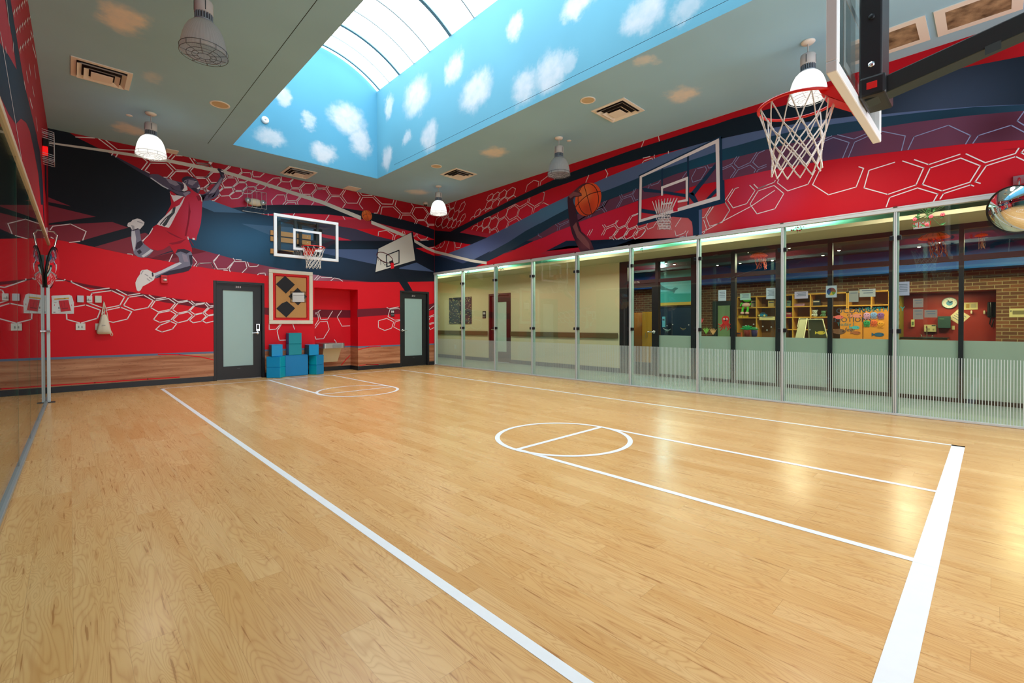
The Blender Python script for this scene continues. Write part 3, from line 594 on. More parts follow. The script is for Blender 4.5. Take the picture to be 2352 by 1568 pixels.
PUR = print_mat('print_purple_right', (104, 58, 84), [(onright(1900, 340), (1, .7, .5), (72, 56, 88), .9), (onright(2300, 290), (1, .5, .5), (74, 24, 44), .9), (onright(1300, 520), (1, .8, .4), (116, 66, 92), .7)])
NVL = mat('print_navy_lower_right', (24, 44, 70), .55, spec=.2); NAV3 = mat('print_board_navy', (22, 52, 82), .5, spec=.25)
SLT = mat('print_slate_right', (58, 74, 116), .55, spec=.2); DKRED = mat('print_dark_red_right', (160, 12, 30), .55, spec=.2); MUTR = mat('print_muted_red_right', (186, 38, 64), .55, spec=.2)
RIMR = mat('print_rim_red', (210, 34, 62), .5, spec=.2)
RM = [RR, RTOP, NV1, STL, TEAL, PUR, NVL, NAV3, SLT, DKRED, MUTR, RIMR, WHITE_INK, PALE_INK, CREAMINK]
jRR, jTOP, jNV, jSTL, jTEAL, jPUR, jNVL, jN3, jSLT, jDKR, jMUT, jRIM, jWH, jPALE, jCR = range(15)
R1 = lambda p: Z(p, 990, 380, 7.84)
R2 = lambda p: Z(p, 990, 460, 6.533)
R3 = lambda p: Z(p, 1240, 300, 6.533)
R4 = lambda p: Z(p, 1400, 280, 6.533)
R5 = lambda p: Z(p, 1640, 180, 5.6)
R6 = lambda p: Z(p, 1940, 200, 5.70)
R7 = lambda p: Z(p, 1580, 400, 5.6)
R8 = lambda p: Z(p, 2020, 20, 7.084)
R9 = lambda p: Z(p, 1400, 530, 7.84)
mr = Mural(onright, (-1, 0, 0), [(1, YN, YB), (2, ZP, ZC)])
q = mr.mb
q.poly([(XR, YN, ZP), (XR, YB, ZP), (XR, YB, ZC), (XR, YN, ZC)], jRR)
nv_up = R1([(70, 1165), (350, 1190), (500, 1108), (900, 905), (1400, 640), (1900, 400)])+R3([(0, 832), (240, 720), (480, 620), (740, 525), (1000, 430), (1280, 327), (1560, 235), (1900, 130), (2300, 0)])+R5([(0, 597), (240, 515), (480, 450), (760, 380), (1050, 312)])+[(1900, 216), (1960, 204), (2022, 191)]+R8([(600, 1090), (1185, 995), (1800, 875), (2352, 770)])+[(2480, 106)]
nv_lo = [(2480, 235)]+R6([(2349, 228), (1800, 248), (1200, 290), (800, 325), (460, 360)])+R5([(1850, 480), (1300, 545), (800, 628), (450, 698), (105, 773)])+R4([(1690, 247), (1450, 302), (1180, 377), (900, 450), (500, 547), (0, 690)])+R3([(700, 682), (400, 790), (200, 858), (0, 935)])+R1([(1960, 500), (1500, 692), (1150, 870), (840, 1030), (640, 1140), (520, 1205), (760, 1250), (1010, 1297), (720, 1422), (480, 1385), (250, 1350), (70, 1455)])
st_lo = [(2480, 246)]+R6([(2349, 232), (1700, 262), (1100, 320), (800, 355), (470, 395), (0, 468)])+R5([(1850, 545), (1300, 622), (980, 690), (650, 762), (300, 862), (105, 912)])+R4([(1690, 415), (1450, 500), (1200, 582), (800, 710), (440, 838), (0, 1012)])+R3([(915, 925), (650, 1040), (420, 1170), (200, 1285), (0, 1395)])+R1([(1960, 1040), (1700, 1180), (1400, 1375), (1050, 1568)])+R2([(900, 755), (640, 887)])
te_lo = [(2480, 258)]+R6([(2349, 310), (1600, 377), (900, 462), (470, 530), (0, 600)])+R5([(1900, 672), (1500, 742), (1300, 767), (980, 838), (650, 922), (115, 1058)])+R4([(1690, 577), (1350, 675), (1000, 780), (700, 895), (440, 1000), (0, 1162)])+R3([(1500, 862), (1200, 975), (915, 1082), (660, 1200), (430, 1332)])+R2([(2060, 268), (1850, 365), (1560, 545), (1430, 610), (1180, 757), (980, 855), (825, 925), (740, 962)])
pu_lo = [(2480, 300)]+R6([(2349, 690), (1580, 745), (780, 832), (0, 925)])+R5([(1280, 1082), (700, 1182), (130, 1307)])+R4([(1740, 860), (1600, 897), (1300, 955), (1010, 1040), (440, 1180), (0, 1332)])+R3([(1160, 1160), (880, 1262), (600, 1367), (450, 1436), (200, 1535)])+R2([(2085, 380), (1880, 465), (1700, 555), (1550, 608), (1300, 720), (1150, 785)])
# the top red runs down to the navy sash
mr.face([(985, 455)]+[(1180, 412), (1660, 255), (2480, -10)]+nv_up[::-1], jTOP, 1)
mr.face(R1([(70, 1000), (70, 1165), (350, 1190), (520, 1205), (1030, 1300), (2352, 600), (2352, 330), (1500, 690), (500, 1108), (350, 1100)]), jTOP, 1)
mr.face(nv_up+nv_lo[:14]+nv_lo[14:], jNV, 3)
mr.face(nv_lo[:14]+R3([(1900, 345), (1540, 485), (1200, 622), (1000, 700), (780, 800), (415, 985), (0, 1182)])+R1([(1960, 805), (1500, 1042), (1250, 1170), (1000, 1300), (720, 1422), (340, 1568)])+R2([(260, 797), (200, 815), (110, 832), (480, 945), (640, 887)])+st_lo[::-1], jSTL, 2)
mr.face(st_lo+R2([(480, 945), (560, 905), (740, 955)])+te_lo[::-1], jTEAL, 4)
mr.face(te_lo[:-4]+R2([(1550, 606)])+pu_lo[:-2][::-1], jPUR, 4)
mr.face(R2([(1180, 757), (1430, 608), (1550, 606), (1300, 720), (1250, 745)]), jNVL, 5)
mr.face(R2([(1050, 810), (1170, 760), (1230, 760), (1150, 785)]), jPUR, 5)
mr.face(R1([(520, 1205), (640, 1147), (1110, 1238), (1020, 1292), (1010, 1297)]), jMUT, 5)
mr.face(R1([(70, 1125), (440, 1135), (350, 1192), (70, 1167)]), jDKR, 5)
mr.face(R2([(55, 825), (110, 832), (480, 945), (560, 905), (640, 920), (745, 957), (660, 1003), (470, 1035), (55, 1095)]), jNVL, 5)
mr.face(R2([(110, 832), (200, 815), (400, 850), (640, 887), (480, 945)]), jSLT, 6)
mr.face(R2([(1725, 763), (2030, 606), (2165, 606), (2352, 602), (2352, 745), (2230, 757)])+[(1448, 566), (1500, 556), (1559, 545.2), (1499.5, 548.3), (1417, 549), (1360, 552)], jNVL, 5)
mr.face([(1340, 552.4), (1417, 549), (1499.5, 548.3), (1560, 545.0), (1530, 552), (1448, 566), (1340, 584)], jNVL, 5)
mr.face(R2([(1640, 800), (1725, 765), (2230, 765), (1800, 830)]), jMUT, 4)
mr.face(R6([(2050, 820), (2349, 790), (2600, 770), (2600, 830), (2349, 815)]), jDKR, 4)
# white line end
for (p, r_) in (((998, 577.5), (1040, 588)), ((1040, 588), (1080, 598)), ((1080, 598), (1118, 604))):
    mr.face([(p[0], p[1]-3), (r_[0], r_[1]-3.4), (r_[0], r_[1]+3), (p[0], p[1]+3.2)], jCR, 7)
WR = .013
RH1 = [[(455,640),(415,755),(350,780),(325,690)],[(605,648),(620,700),(575,800),(515,845),(505,790),(550,690),(605,648)],[(615,865),(620,925),(580,990),(540,1020),(530,970),(570,895),(615,865)],[(415,770),(430,840),(385,930),(330,970),(305,900),(350,800),(415,770)],[(490,800),(505,860),(465,950),(405,990),(390,930),(430,840),(490,800)],[(190,905),(215,980),(185,1060),(120,1110),(75,1055),(105,955),(190,905)],[(300,930),(325,1000),(280,1090),(210,1130),(190,1060),(225,975),(300,930)],[(385,955),(405,1010),(365,1100),(310,1130),(285,1090),(325,1000),(385,955)],[(460,965),(470,1030),(430,1110),(380,1130),(370,1080),(405,1005),(460,965)],[(465,1050),(475,1015),(525,985),(530,1040),(490,1100)],[(205,890),(230,950),(300,910)],[(320,910),(330,960),(385,935)],[(285,745),(325,728),(345,800),(300,895)],[(290,715),(335,690)],[(1105,505),(1125,530),(1095,605),(1030,640),(1005,620),(1035,550),(1105,505)],[(1205,475),(1235,495),(1200,580),(1130,625),(1105,600),(1135,530),(1205,475)],[(1325,435),(1365,465),(1335,560),(1255,610),(1220,585),(1245,500),(1325,435)],[(1470,390),(1525,420),(1490,530),(1390,590),(1345,560),(1375,465),(1470,390)],[(1375,630),(1395,600),(1490,540),(1530,565)],[(1095,620),(1120,660),(1085,740),(1000,785),(980,755),(1020,660),(1095,620)],[(1105,775),(1085,745),(1125,655),(1200,600),(1235,640),(1200,720)],[(1210,720),(1240,645),(1325,575),(1370,600),(1375,640)],[(880,780),(900,800),(860,890),(790,930),(785,890),(820,820),(880,780)],[(870,890),(905,825),(970,775),(985,825),(1010,800),(1075,765),(1085,780)],[(705,985),(730,935),(775,910),(785,940)],[(1930,375),(1945,290),(1855,265),(1735,355),(1705,470)],[(1965,360),(1980,285),(2120,178),(2225,190),(2225,250)],[(2030,480),(2050,490),(2025,635),(1865,735),(1760,670),(1785,580)],[(1520,695),(1600,745),(1735,670),(1755,590)],[(1815,870),(1835,770),(1735,700),(1600,785),(1560,910),(1630,975)],[(2110,710),(2030,670),(1865,765),(1850,845)],[(1510,720),(1580,780),(1545,910),(1415,980),(1355,905),(1395,790),(1510,720)],[(1390,765),(1510,700)],[(1365,775),(1385,800),(1345,905),(1235,970),(1195,905),(1215,840)],[(1350,1130),(1395,1010),(1330,935),(1230,1000),(1185,1110),(1225,1195)],[(1380,1115),(1410,1020),(1540,945),(1590,1000)],[(1175,930),(1220,980),(1180,1105),(1080,1160),(1040,1090),(1080,980),(1175,930)],[(1070,915),(1090,955),(1175,905)],[(1055,920),(1075,985),(1030,1085),(950,1130),(920,1060),(960,960),(1055,920)],[(840,1035),(830,1080),(860,1110),(910,1080),(940,1030)],[(735,1155),(770,1095),(830,1075)],[(820,1170),(855,1110),(910,1085),(935,1130),(920,1190)],[(925,1190),(955,1140),(1030,1105),(1060,1165),(1050,1215)],[(1060,1215),(1080,1175),(1165,1140),(1200,1205)],[(325,1360),(270,1530),(270,1568)],[(415,1370),(435,1525)],[(430,1380),(450,1480),(525,1475),(550,1395)],[(240,1365),(245,1390),(210,1450),(175,1480),(155,1440),(175,1405)],[(70,1465),(95,1500),(150,1470)]]
RH3 = [[(50,925),(75,930),(50,1055),(0,1090)],[(0,1115),(60,1080),(130,1115)],[(735,668),(692,775)],[(985,580),(1022,648),(995,705)],[(1565,150),(1525,245)],[(1780,82),(1795,155)],[(1550,412),(1655,387)],[(1540,485),(1560,455),(1685,410),(1690,430)],[(1720,365),(1715,390),(1722,415)],[(1930,310),(1930,340)]]
RH3p = [[(270,1385),(300,1410),(435,1350)],[(235,1405),(275,1440),(260,1500)],[(290,1490),(300,1440),(435,1370)],[(720,1310),(745,1260)],[(750,1300),(785,1245)],[(860,1170),(935,1130),(970,1060)],[(1000,1050),(955,1135),(1005,1210)],[(830,1210),(930,1165),(975,1225)],[(1195,970),(1225,1025),(1145,1160)],[(1225,955),(1245,1000),(1390,945),(1415,885)],[(1445,870),(1395,960),(1435,1045),(1475,1030)],[(1180,1150),(1245,1025),(1375,980),(1410,1065)],[(1640,810),(1640,845),(1600,895)],[(1665,795),(1670,825),(1780,785),(1810,740)]]
RH2p = [[(1610,500),(1610,525),(1665,555)]]
RH4p = [[(1095,840),(1160,750)],[(1300,710),(1230,840),(1250,905),(1370,865),(1460,720),(1440,670),(1320,700)],[(1470,650),(1490,695),(1560,670)],[(1700,715),(1835,655),(1895,720),(1815,835)],[(1700,690),(1840,625),(1910,520)],[(1945,520),(1870,625),(1935,690),(2110,610),(2210,460)],[(2330,425),(2235,470),(2150,605),(2235,685),(2352,640)],[(1850,835),(1930,720),(2110,645),(2195,715),(2170,760)],[(2210,750),(2235,715),(2352,670)],[(1390,860),(1400,920)]]
RH5p = [[(1260,850),(1515,740)],[(1260,910),(1290,865),(1535,760),(1740,825),(1655,1025)],[(1590,725),(1800,780),(1950,715)],[(1730,1015),(1810,820),(1980,745),(2150,676)]]
RH6p = [[(470,575),(795,640),(745,830)],[(830,820),(910,650),(1360,500),(1650,635),(1585,745)],[(1680,735),(1750,635),(2180,500),(2349,590)],[(2349,320),(2260,445),(2349,500)]]
RH3w = [[(940,1415),(980,1470),(925,1568)],[(970,1410),(1000,1448),(1135,1390),(1150,1350)],[(1175,1345),(1140,1400),(1180,1460),(1285,1415),(1355,1290)],[(955,1568),(1000,1475),(1120,1425),(1165,1480),(1110,1568)],[(1380,1275),(1475,1240)],[(1475,1250),(1385,1290),(1305,1415),(1335,1475),(1445,1430),(1475,1400)],[(1130,1568),(1185,1480),(1290,1430),(1320,1490),(1270,1568)],[(1300,1568),(1340,1495),(1440,1450),(1470,1500),(1420,1568)],[(1460,1420),(1480,1475),(1590,1435),(1620,1390)],[(1450,1568),(1480,1500),(1575,1460),(1590,1500),(1540,1568)],[(1600,1440),(1620,1480),(1700,1450),(1760,1360)],[(715,1568),(755,1490)],[(745,1568),(795,1480)]]
RH9 = [[(120,0),(50,100),(0,120)],[(160,0),(80,100),(130,155),(250,100),(310,0)],[(350,0),(265,100),(295,155),(410,100),(470,0)],[(520,0),(430,100),(460,150),(570,100),(640,0)],[(0,145),(50,125),(80,160)],[(160,155),(235,125),(265,155)],[(1180,0),(1200,95),(1350,40),(1375,0)],[(1270,115),(1345,95),(1350,110)],[(1420,0),(1385,60),(1390,105)]]
RH4w = [[(1515,1280),(1425,1430),(1390,1440)],[(1550,1275),(1450,1430),(1500,1560)],[(1735,1210),(1805,1325),(1690,1510)],[(1740,1170),(1850,1005)],[(1935,985),(1885,1000),(1775,1175),(1855,1290),(2060,1225),(2185,1030),(2105,950)],[(1075,1440),(990,1568)],[(2170,940),(2230,1000),(2352,955)]]
RH7 = [[(800,385),(905,215),(1110,145),(1235,250),(1120,445),(890,510),(800,385)],[(160,760),(440,610),(810,415),(1115,210)],[(850,130),(905,183),(1110,105),(1125,80)],[(1170,70),(1150,110),(1285,215),(1545,130),(1640,-50)],[(1700,-60),(1605,135),(1810,265),(2165,165),(2260,-75),(2200,-95)],[(205,590),(240,695),(205,765)],[(330,420),(235,555),(280,670),(440,620)],[(480,360),(540,460),(440,615)]]
RH6w = [[(655,985),(320,1090),(255,1320),(565,1405),(935,1280),(1035,1060),(760,968)],[(915,950),(1100,1015),(1510,880)],[(1120,1060),(1520,930),(1775,1030),(1640,1245),(1275,1360),(1020,1275),(1120,1060)],[(545,1568),(590,1445),(955,1320),(1220,1400),(1165,1495)],[(1250,1465),(1295,1395),(1650,1280),(1690,1295)],[(1590,875),(1840,990),(2235,870),(2280,800)],[(1775,1260),(1710,1240),(1855,1030),(2240,910),(2349,960)],[(2349,820),(2315,860),(2349,880)]]
for P in RH1: mr.stroke(R1(P), WR, jWH, 7)
for P in RH3: mr.stroke(R3(P), WR*1.1, jWH, 7)
for L_, cv in ((RH3p, R3), (RH2p, R2), (RH4p, R4), (RH5p, R5), (RH6p, R6)):
    for P in L_: mr.stroke(cv(P), WR*.8, jPALE, 7)
for L_, cv in ((RH3w, R3), (RH9, R9), (RH4w, R4), (RH7, R7), (RH6w, R6)):
    for P in L_: mr.stroke(cv(P), WR*.95, jWH, 7)
wall_right = S(q.build('wall_right', RM, origin=(XR, 4, ZP)), 'red mural wall above the glass partition with navy sash and hexagons')
# ---- printed arm and ball
ARM = print_mat('print_arm_skin', (66, 32, 50), [(onright(1345, 560), (1, .35, .3), (122, 62, 72), .9), (onright(1330, 440), (1, .25, .25), (110, 60, 66), .7)])
ARM_L = mat('print_arm_light', (140, 84, 88), .55, spec=.2)
ma = Mural(onright, (-1, 0, 0), [(2, ZP, ZC)])
ma.face([(1352.5, 420.2), (1341, 421.7), (1330.3, 427.8), (1319.6, 437.8), (1308.9, 446.9), (1304.3, 453), (1304, 462.3), (1305.8, 483.7), (1307.4, 499), (1309.9, 518.2), (1314.5, 536.5), (1322.2, 554.9), (1335, 580), (1366, 575), (1356, 551), (1343.5, 538), (1335.9, 531.9), (1331.3, 518.2), (1327.5, 505), (1325.5, 492), (1323, 482), (1318, 466), (1316.5, 459), (1320, 452.5), (1330, 451.5), (1337, 449.5), (1336, 444), (1330, 440), (1329.5, 434.5), (1338.5, 428)], 0, 13)
ma.face([(1306, 450), (1318, 440), (1330, 443), (1335, 447), (1328, 450), (1318, 450.5), (1311, 456)], 1, 14)
ma.face([(1316, 520), (1324, 510), (1330, 530), (1344, 545), (1354, 560), (1356, 574), (1342, 562), (1326, 545)], 1, 14)
tag(ma.mb.build('mural_arm', [ARM, ARM_L], wall_right, origin=(XR, 4, ZP)), 'printed dark arm reaching up to the ball')
tag(ball_print((1350.5, 458), onright, .345, 'r', wall_right, (XR, 4, ZP), .3), 'large printed orange basketball in a hand')
# ---- printed goal
mg = Mural(onright, (-1, 0, 0), [(2, ZP, ZC)])
def gf(p, mi, l, cv=R4): mg.face(cv(p), mi, l)
gf([(1590,620),(1592,700),(1270,1110),(1210,1080)], 0, 8); gf([(1605,990),(1608,1060),(1500,1160),(1440,1165)], 0, 8)
gf([(490,990),(530,990),(780,1030),(1140,1080),(1140,1130),(800,1070),(520,1050)], 0, 8); gf([(480,1300),(720,1340),(720,1392),(480,1360)], 0, 8)
gf([(780,700),(805,695),(800,1000),(780,1000)], 0, 8); gf([(1165,520),(1195,508),(1195,1245),(1170,1255)], 0, 8)
gf([(1200,1060),(1260,1060),(1330,1190),(1330,1300),(1390,1312),(1388,1640),(1385,1750),(1260,1780),(1250,1570),(1240,1500),(1180,1440),(930,1420),(930,1370),(1230,1330),(1290,1240),(1190,1120)], 0, 8)
gf([(1340,1320),(1388,1312),(1388,1740),(1345,1750)], 3, 9)
gf([(445,800),(1672,212),(1690,228),(1690,248),(455,828)], 0, 9); gf([(440,805),(462,800),(455,1500),(430,1520)], 0, 9); gf([(1655,230),(1690,215),(1700,880),(1662,890)], 0, 9)
gf([(1650,885),(1670,868),(1725,872),(1735,1215),(430,1558),(415,1540),(440,1490),(1660,1165)], 0, 9)
def frame4(o_, i_, mi, l):
    for k_ in range(4):
        a_, b_ = k_, (k_+1) % 4
        gf([o_[a_], o_[b_], i_[b_], i_[a_]], mi, l)
frame4([(455,815),(1645,245),(1660,1165),(440,1510)], [(490,832),(1592,325),(1610,1115),(478,1460)], 1, 10)
frame4([(775,972),(1180,820),(1180,1190),(778,1245)], [(805,1000),(1145,875),(1145,1160),(803,1225)], 1, 10)
gf([(690,1160),(760,1110),(860,1098),(960,1100),(1025,1125),(1025,1340),(960,1345),(940,1200),(740,1190)], 2, 11)
gf([(730,1385),(900,1345),(905,1375),(725,1410)], 1, 11)
nt_ = [((650+i*46), 1190-abs(i-4)*-2) for i in range(9)]
for i in range(9):
    xt = 648+i*46; yt = 1195-18*math.sin(PI*i/8)-(i*6)
    xm = 715+i*24; ym = 1390
    mg.stroke(R4([(xt, yt), (xm, ym)]), .013, 1, 12)
    if i < 8: mg.stroke(R4([(xt+46, yt-6), (xm, ym)]), .009, 1, 12)
    xb = 748+i*20; yb_ = 1620
    for dx in (-1, 1):
        for sgm in range(3):
            y0 = ym+sgm*75
            mg.stroke(R4([(xm+(xb-xm)*sgm/3, y0), (xm+(xb-xm)*(sgm+1)/3+dx*20, y0+75)]), .011, 1, 12)
tag(mg.mb.build('mural_goal', [NAV3, WHITE_INK, RIMR, STL], wall_right, origin=(XR, 4, ZP)), 'printed glass backboard with red ring and white net')

# ================================================================ LEFT WALL ABOVE THE GLASS
ZL = 2.66
RL = print_mat('print_red_left', (176, 20, 40), [((LX, 5.0, 3.6), (1, 2.2, 1.0), (196, 70, 92), .8), ((LX, 9.8, 3.3), (1, 1.6, .8), (190, 14, 30), .8)])
NVLm = print_mat('print_navy_left', (14, 34, 54), [((LX, 5.0, 3.4), (1, 2.5, .8), (34, 66, 96), .8)])
ml = Mural(onleft, (1, 0, 0), [(2, ZL, ZC)])
ml.mb.poly([(xl(YN), YN, ZL), (xl(YB), YB, ZL), (xl(YB), YB, ZC), (xl(YN), YN, ZC)], 0)
ml.face([(14, -20), (24, 0), (40, 100), (55, 190), (72, 260), (84, 310), (92, 360), (97, 420), (99, 470), (94, 470), (88, 400), (78, 345), (68, 300), (60, 282), (48, 272), (36, 285), (20, 262), (-10, 200), (-10, 85), (20, 128), (38, 160), (30, 100), (8, -20)], 1, 2)
ml.face([(88, 330), (92, 350), (98, 420), (100, 470), (103, 520), (100, 500), (96, 440), (90, 380)], 1, 3)
ml.face([(102, 300), (106, 330), (107, 470), (103, 430)], 1, 3)
ml.stroke3([onleft(0, 75), onleft(38, 300), onleft(50, 372)], .02, 2, 4)
for P in ([(14, 0), (20, 56)], [(12, 110), (13, 118)], [(30, 100), (29, 116)], [(70, 72), (73, 80)], [(74, 104), (82, 132)], [(78, 150), (82, 180)], [(66, 148), (70, 172)], [(60, 165), (64, 188)], [(74, 200), (78, 220)], [(68, 226), (74, 248)], [(55, 188), (58, 204)], [(82, 270), (86, 300)]): ml.stroke(P, .03, 2, 4)
for j in range(3):
    for i in range(6):
        x0 = 30+j*8+i*6-j*1; y0 = 32+j*42-i*6
        ml.stroke([(x0, y0), (x0+3, y0-9), (x0+3, y0+5)], .02, 2, 4)
wall_left = S(ml.mb.build('wall_left', [RL, NVLm, WHITE_INK], origin=(LX, 4, ZL)), 'red and navy mural wall above the left glass wall')

# near wall behind the camera, with a glowing window added to fill the room with light
NWZ0, NWZ1, NWX0, NWX1 = .5, 4.35, .5, 7.4
nw = MB()
def nq(x0, x1, z0, z1, mi=0): nw.poly([(x0, YN, z0), (x1, YN, z0), (x1, YN, z1), (x0, YN, z1)], mi)
nq(-3.2, NWX0, 0, ZC); nq(NWX1, XR+6, 0, ZC); nq(NWX0, NWX1, 0, NWZ0); nq(NWX0, NWX1, NWZ1, ZC)
S(nw.build('wall_near', [mat('near_wall_red', (205, 24, 44), .6)]), 'red wall behind the camera')
def emis(name, rgb, s):
    m, nt, o = new_mat(name); e = N(nt, 'ShaderNodeEmission'); e.inputs[0].default_value = lin(rgb); e.inputs[1].default_value = s
    nt.links.new(e.outputs[0], o.inputs[0]); return m
wn_ = S(thing('fill_window', ((NWX0+NWX1)/2, YN, NWZ0), 'glowing window added behind the camera as fill light', 'window'), 'glowing window added behind the camera as fill light', 'window'); own = Vector(((NWX0+NWX1)/2, YN, NWZ0))
MB().poly([(NWX0, YN-.05, NWZ0), (NWX1, YN-.05, NWZ0), (NWX1, YN-.05, NWZ1), (NWX0, YN-.05, NWZ1)]).build('pane', emis('added_window_glow', (250, 252, 255), 2.4), wn_, origin=own)
wf = MB()
for i in range(6): x = NWX0+(NWX1-NWX0)*i/5; wf.box((x-.03, YN-.05, NWZ0), (x+.03, YN+.03, NWZ1))
for z in (NWZ0, (NWZ0+NWZ1)/2, NWZ1): wf.box((NWX0, YN-.05, z-.03), (NWX1, YN+.03, z+.03))
wf.build('window_frame', ALU_PAINT, wn_, origin=own)

# ================================================================ CEILING AND SKYLIGHT WELL
WX0, WX1, WY1, WY0 = 2.315, 5.362, 10.262, 0.2
ZS = 6.815
def span(c, rx, ry, un):
    p = un(*c); a = un(c[0]+rx, c[1]); b2 = un(c[0], c[1]-ry)
    return p, (a-p).length, (b2-p).length
cl = []
for px, py, rx, ry, a in ((285, 45, 62, 38, 1), (1567, 217, 52, 20, .9), (1135, 350, 44, 18, 1), (960, 441, 38, 7, .8), (300, 297, 46, 14, .8), (1482, 140, 34, 12, .6), (352, 178, 22, 16, .4)):
    p = onceil(px, py)
    ax_ = [abs(v) for v in (onceil(px+rx, py)-p)]; ay_ = [abs(v) for v in (onceil(px, py-ry)-p)]
    cl.append((p, (max(ax_[0], ay_[0])*1.05+.05, max(ax_[1], ay_[1])*1.05+.05, 1.0), a))
CEIL = cloud_material('painted_sky_ceiling', (160, 206, 232), cl, (246, 240, 232), .9)
ce = MB()
for x0, x1, y0, y1 in ((-0.9, WX0, YN, YB+.5), (WX1, XR+.2, YN, YB+.5), (WX0, WX1, WY1, YB+.5), (WX0, WX1, YN, WY0)):
    ce.poly([(x0, y0, ZC), (x0, y1, ZC), (x1, y1, ZC), (x1, y0, ZC)], 0)
gr = mat('ceiling_reveal_joint', (36, 48, 56), .8)
def groove(p0, p1, w=.008):
    p0, p1 = Vector(p0), Vector(p1); d = (p1-p0).normalized(); n_ = Vector((-d.y, d.x, 0))*w/2
    ce.poly([p0-n_, p1-n_, p1+n_, p0+n_], 1)
gx0, gx1, gy1 = onceil(560, 221).x, onceil(1200, 233).x, onceil(775, 402).y
ce_z = ZC-.0006
groove((gx0, YN, ce_z), (gx0, onceil(482, 331).y, ce_z)); groove((gx1, YN, ce_z), (gx1, onceil(880, 372).y, ce_z)); groove((onceil(690, 378).x, onceil(690, 378).y, ce_z), (gx1, onceil(880, 415).y, ce_z), .004)
S(ce.build('ceiling', [CEIL, gr], origin=(4, 4, ZC)), 'grey blue ceiling with painted beige clouds')
well_sky = (118, 196, 222)
rc = []
for px, py, rx, ry, a in ((955,222,34,50,1),(1043,158,24,38,.9),(1093,208,42,48,1),(1205,200,34,44,.9),(1262,168,42,48,.9),(1183,60,20,32,.9),(1325,10,40,30,1),(1480,35,55,48,.9),(1580,15,40,28,.6),(986,312,22,36,.9),(935,317,9,16,.8),(889,362,12,32,1),(893,243,10,30,.9),(1300,145,20,20,.6)):
    f_ = lambda x, y: at(x, y, 0, WX1)
    p = f_(px, py); rc.append((p, (1, abs(f_(px+rx, py).y-p.y)+.06, abs(f_(px, py-ry).z-p.z)+.06), a))
bc_ = []
for px, py, rx, ry, a in ((800,275,46,40,1),(828,325,26,40,1),(620,315,42,20,.8),(745,350,32,22,1),(650,220,20,22,.9),(708,277,16,18,.8)):
    f_ = lambda x, y: at(x, y, 1, WY1)
    p = f_(px, py); bc_.append((p, (abs(f_(px+rx, py).x-p.x)+.05, 1, abs(f_(px, py-ry).z-p.z)+.05), a))
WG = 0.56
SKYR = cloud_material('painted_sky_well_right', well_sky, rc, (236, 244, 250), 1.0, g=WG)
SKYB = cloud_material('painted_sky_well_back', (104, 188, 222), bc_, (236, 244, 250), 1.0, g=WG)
def quadw(name, pts, m, label): return S(MB().poly(pts, 0).build(name, m), label)
quadw('wall_skylight_right', [(WX1, WY0, ZC), (WX1, WY1, ZC), (WX1, WY1, ZS), (WX1, WY0, ZS)], SKYR, 'sky blue skylight well wall with white clouds, long right side')
quadw('wall_skylight_back', [(WX0, WY1, ZC), (WX1, WY1, ZC), (WX1, WY1, ZS+.6), (WX0, WY1, ZS+.6)], SKYB, 'sky blue skylight well wall with clouds, far end')
quadw('wall_skylight_left', [(WX0, WY0, ZC), (WX0, WY1, ZC), (WX0, WY1, ZS), (WX0, WY0, ZS)], SKYB, 'sky blue skylight well wall, left side')
quadw('wall_skylight_front', [(WX0, WY0, ZC), (WX1, WY0, ZC), (WX1, WY0, ZS+.6), (WX0, WY0, ZS+.6)], SKYB, 'sky blue skylight well wall, near end')
# barrel vault of translucent panels
SKY_L = 5.0
def emis(name, rgb, s):
    m, nt, o = new_mat(name); e = N(nt, 'ShaderNodeEmission'); e.inputs[0].default_value = lin(rgb); e.inputs[1].default_value = s
    nt.links.new(e.outputs[0], o.inputs[0]); return m
PANEL = emis('daylit_translucent_panel', (244, 250, 255), SKY_L)
sky = S(thing('window_1', ((WX0+WX1)/2, (WY0+WY1)/2, ZS), 'barrel vault skylight of glowing white panels with thin ribs', 'skylight'), 'barrel vault skylight of glowing white panels with thin ribs', 'skylight')
so = Vector(((WX0+WX1)/2, (WY0+WY1)/2, ZS))
rise = .52; half = (WX1-WX0)/2; rad = (half*half+rise*rise)/(2*rise); a0 = math.asin(half/rad)
def vault(t, dr=0): # t -1..1
    a = a0*t; return ((WX0+WX1)/2+(rad+dr)*math.sin(a), ZS+(rad+dr)*math.cos(a)-(rad-rise))
ribs = [10.12, 9.66, 9.20, 8.60, 8.00, 7.28, 6.56, 5.84, 5.2, 4.6, 4.0, 3.3, 2.6, 1.9, 1.2]
ys = [WY1]+ribs+[WY0]
n_ = 24
for ya, yb2 in zip(ys[:-1], ys[1:]):
    m_ = MB()
    for i in range(n_):
        (x0, z0), (x1, z1) = vault(-1+2*i/n_), vault(-1+2*(i+1)/n_)
        m_.add([(x0, ya, z0), (x1, ya, z1), (x1, yb2, z1), (x0, yb2, z0)], [(0, 1, 2, 3)], 0, True)
    m_.build('pane', PANEL, sky, origin=so)
RIBM = mat('skylight_rib_grey', (96, 128, 138), .5, .3)
RIBT = mat('skylight_rib_thin', (120, 134, 138), .5, .3)
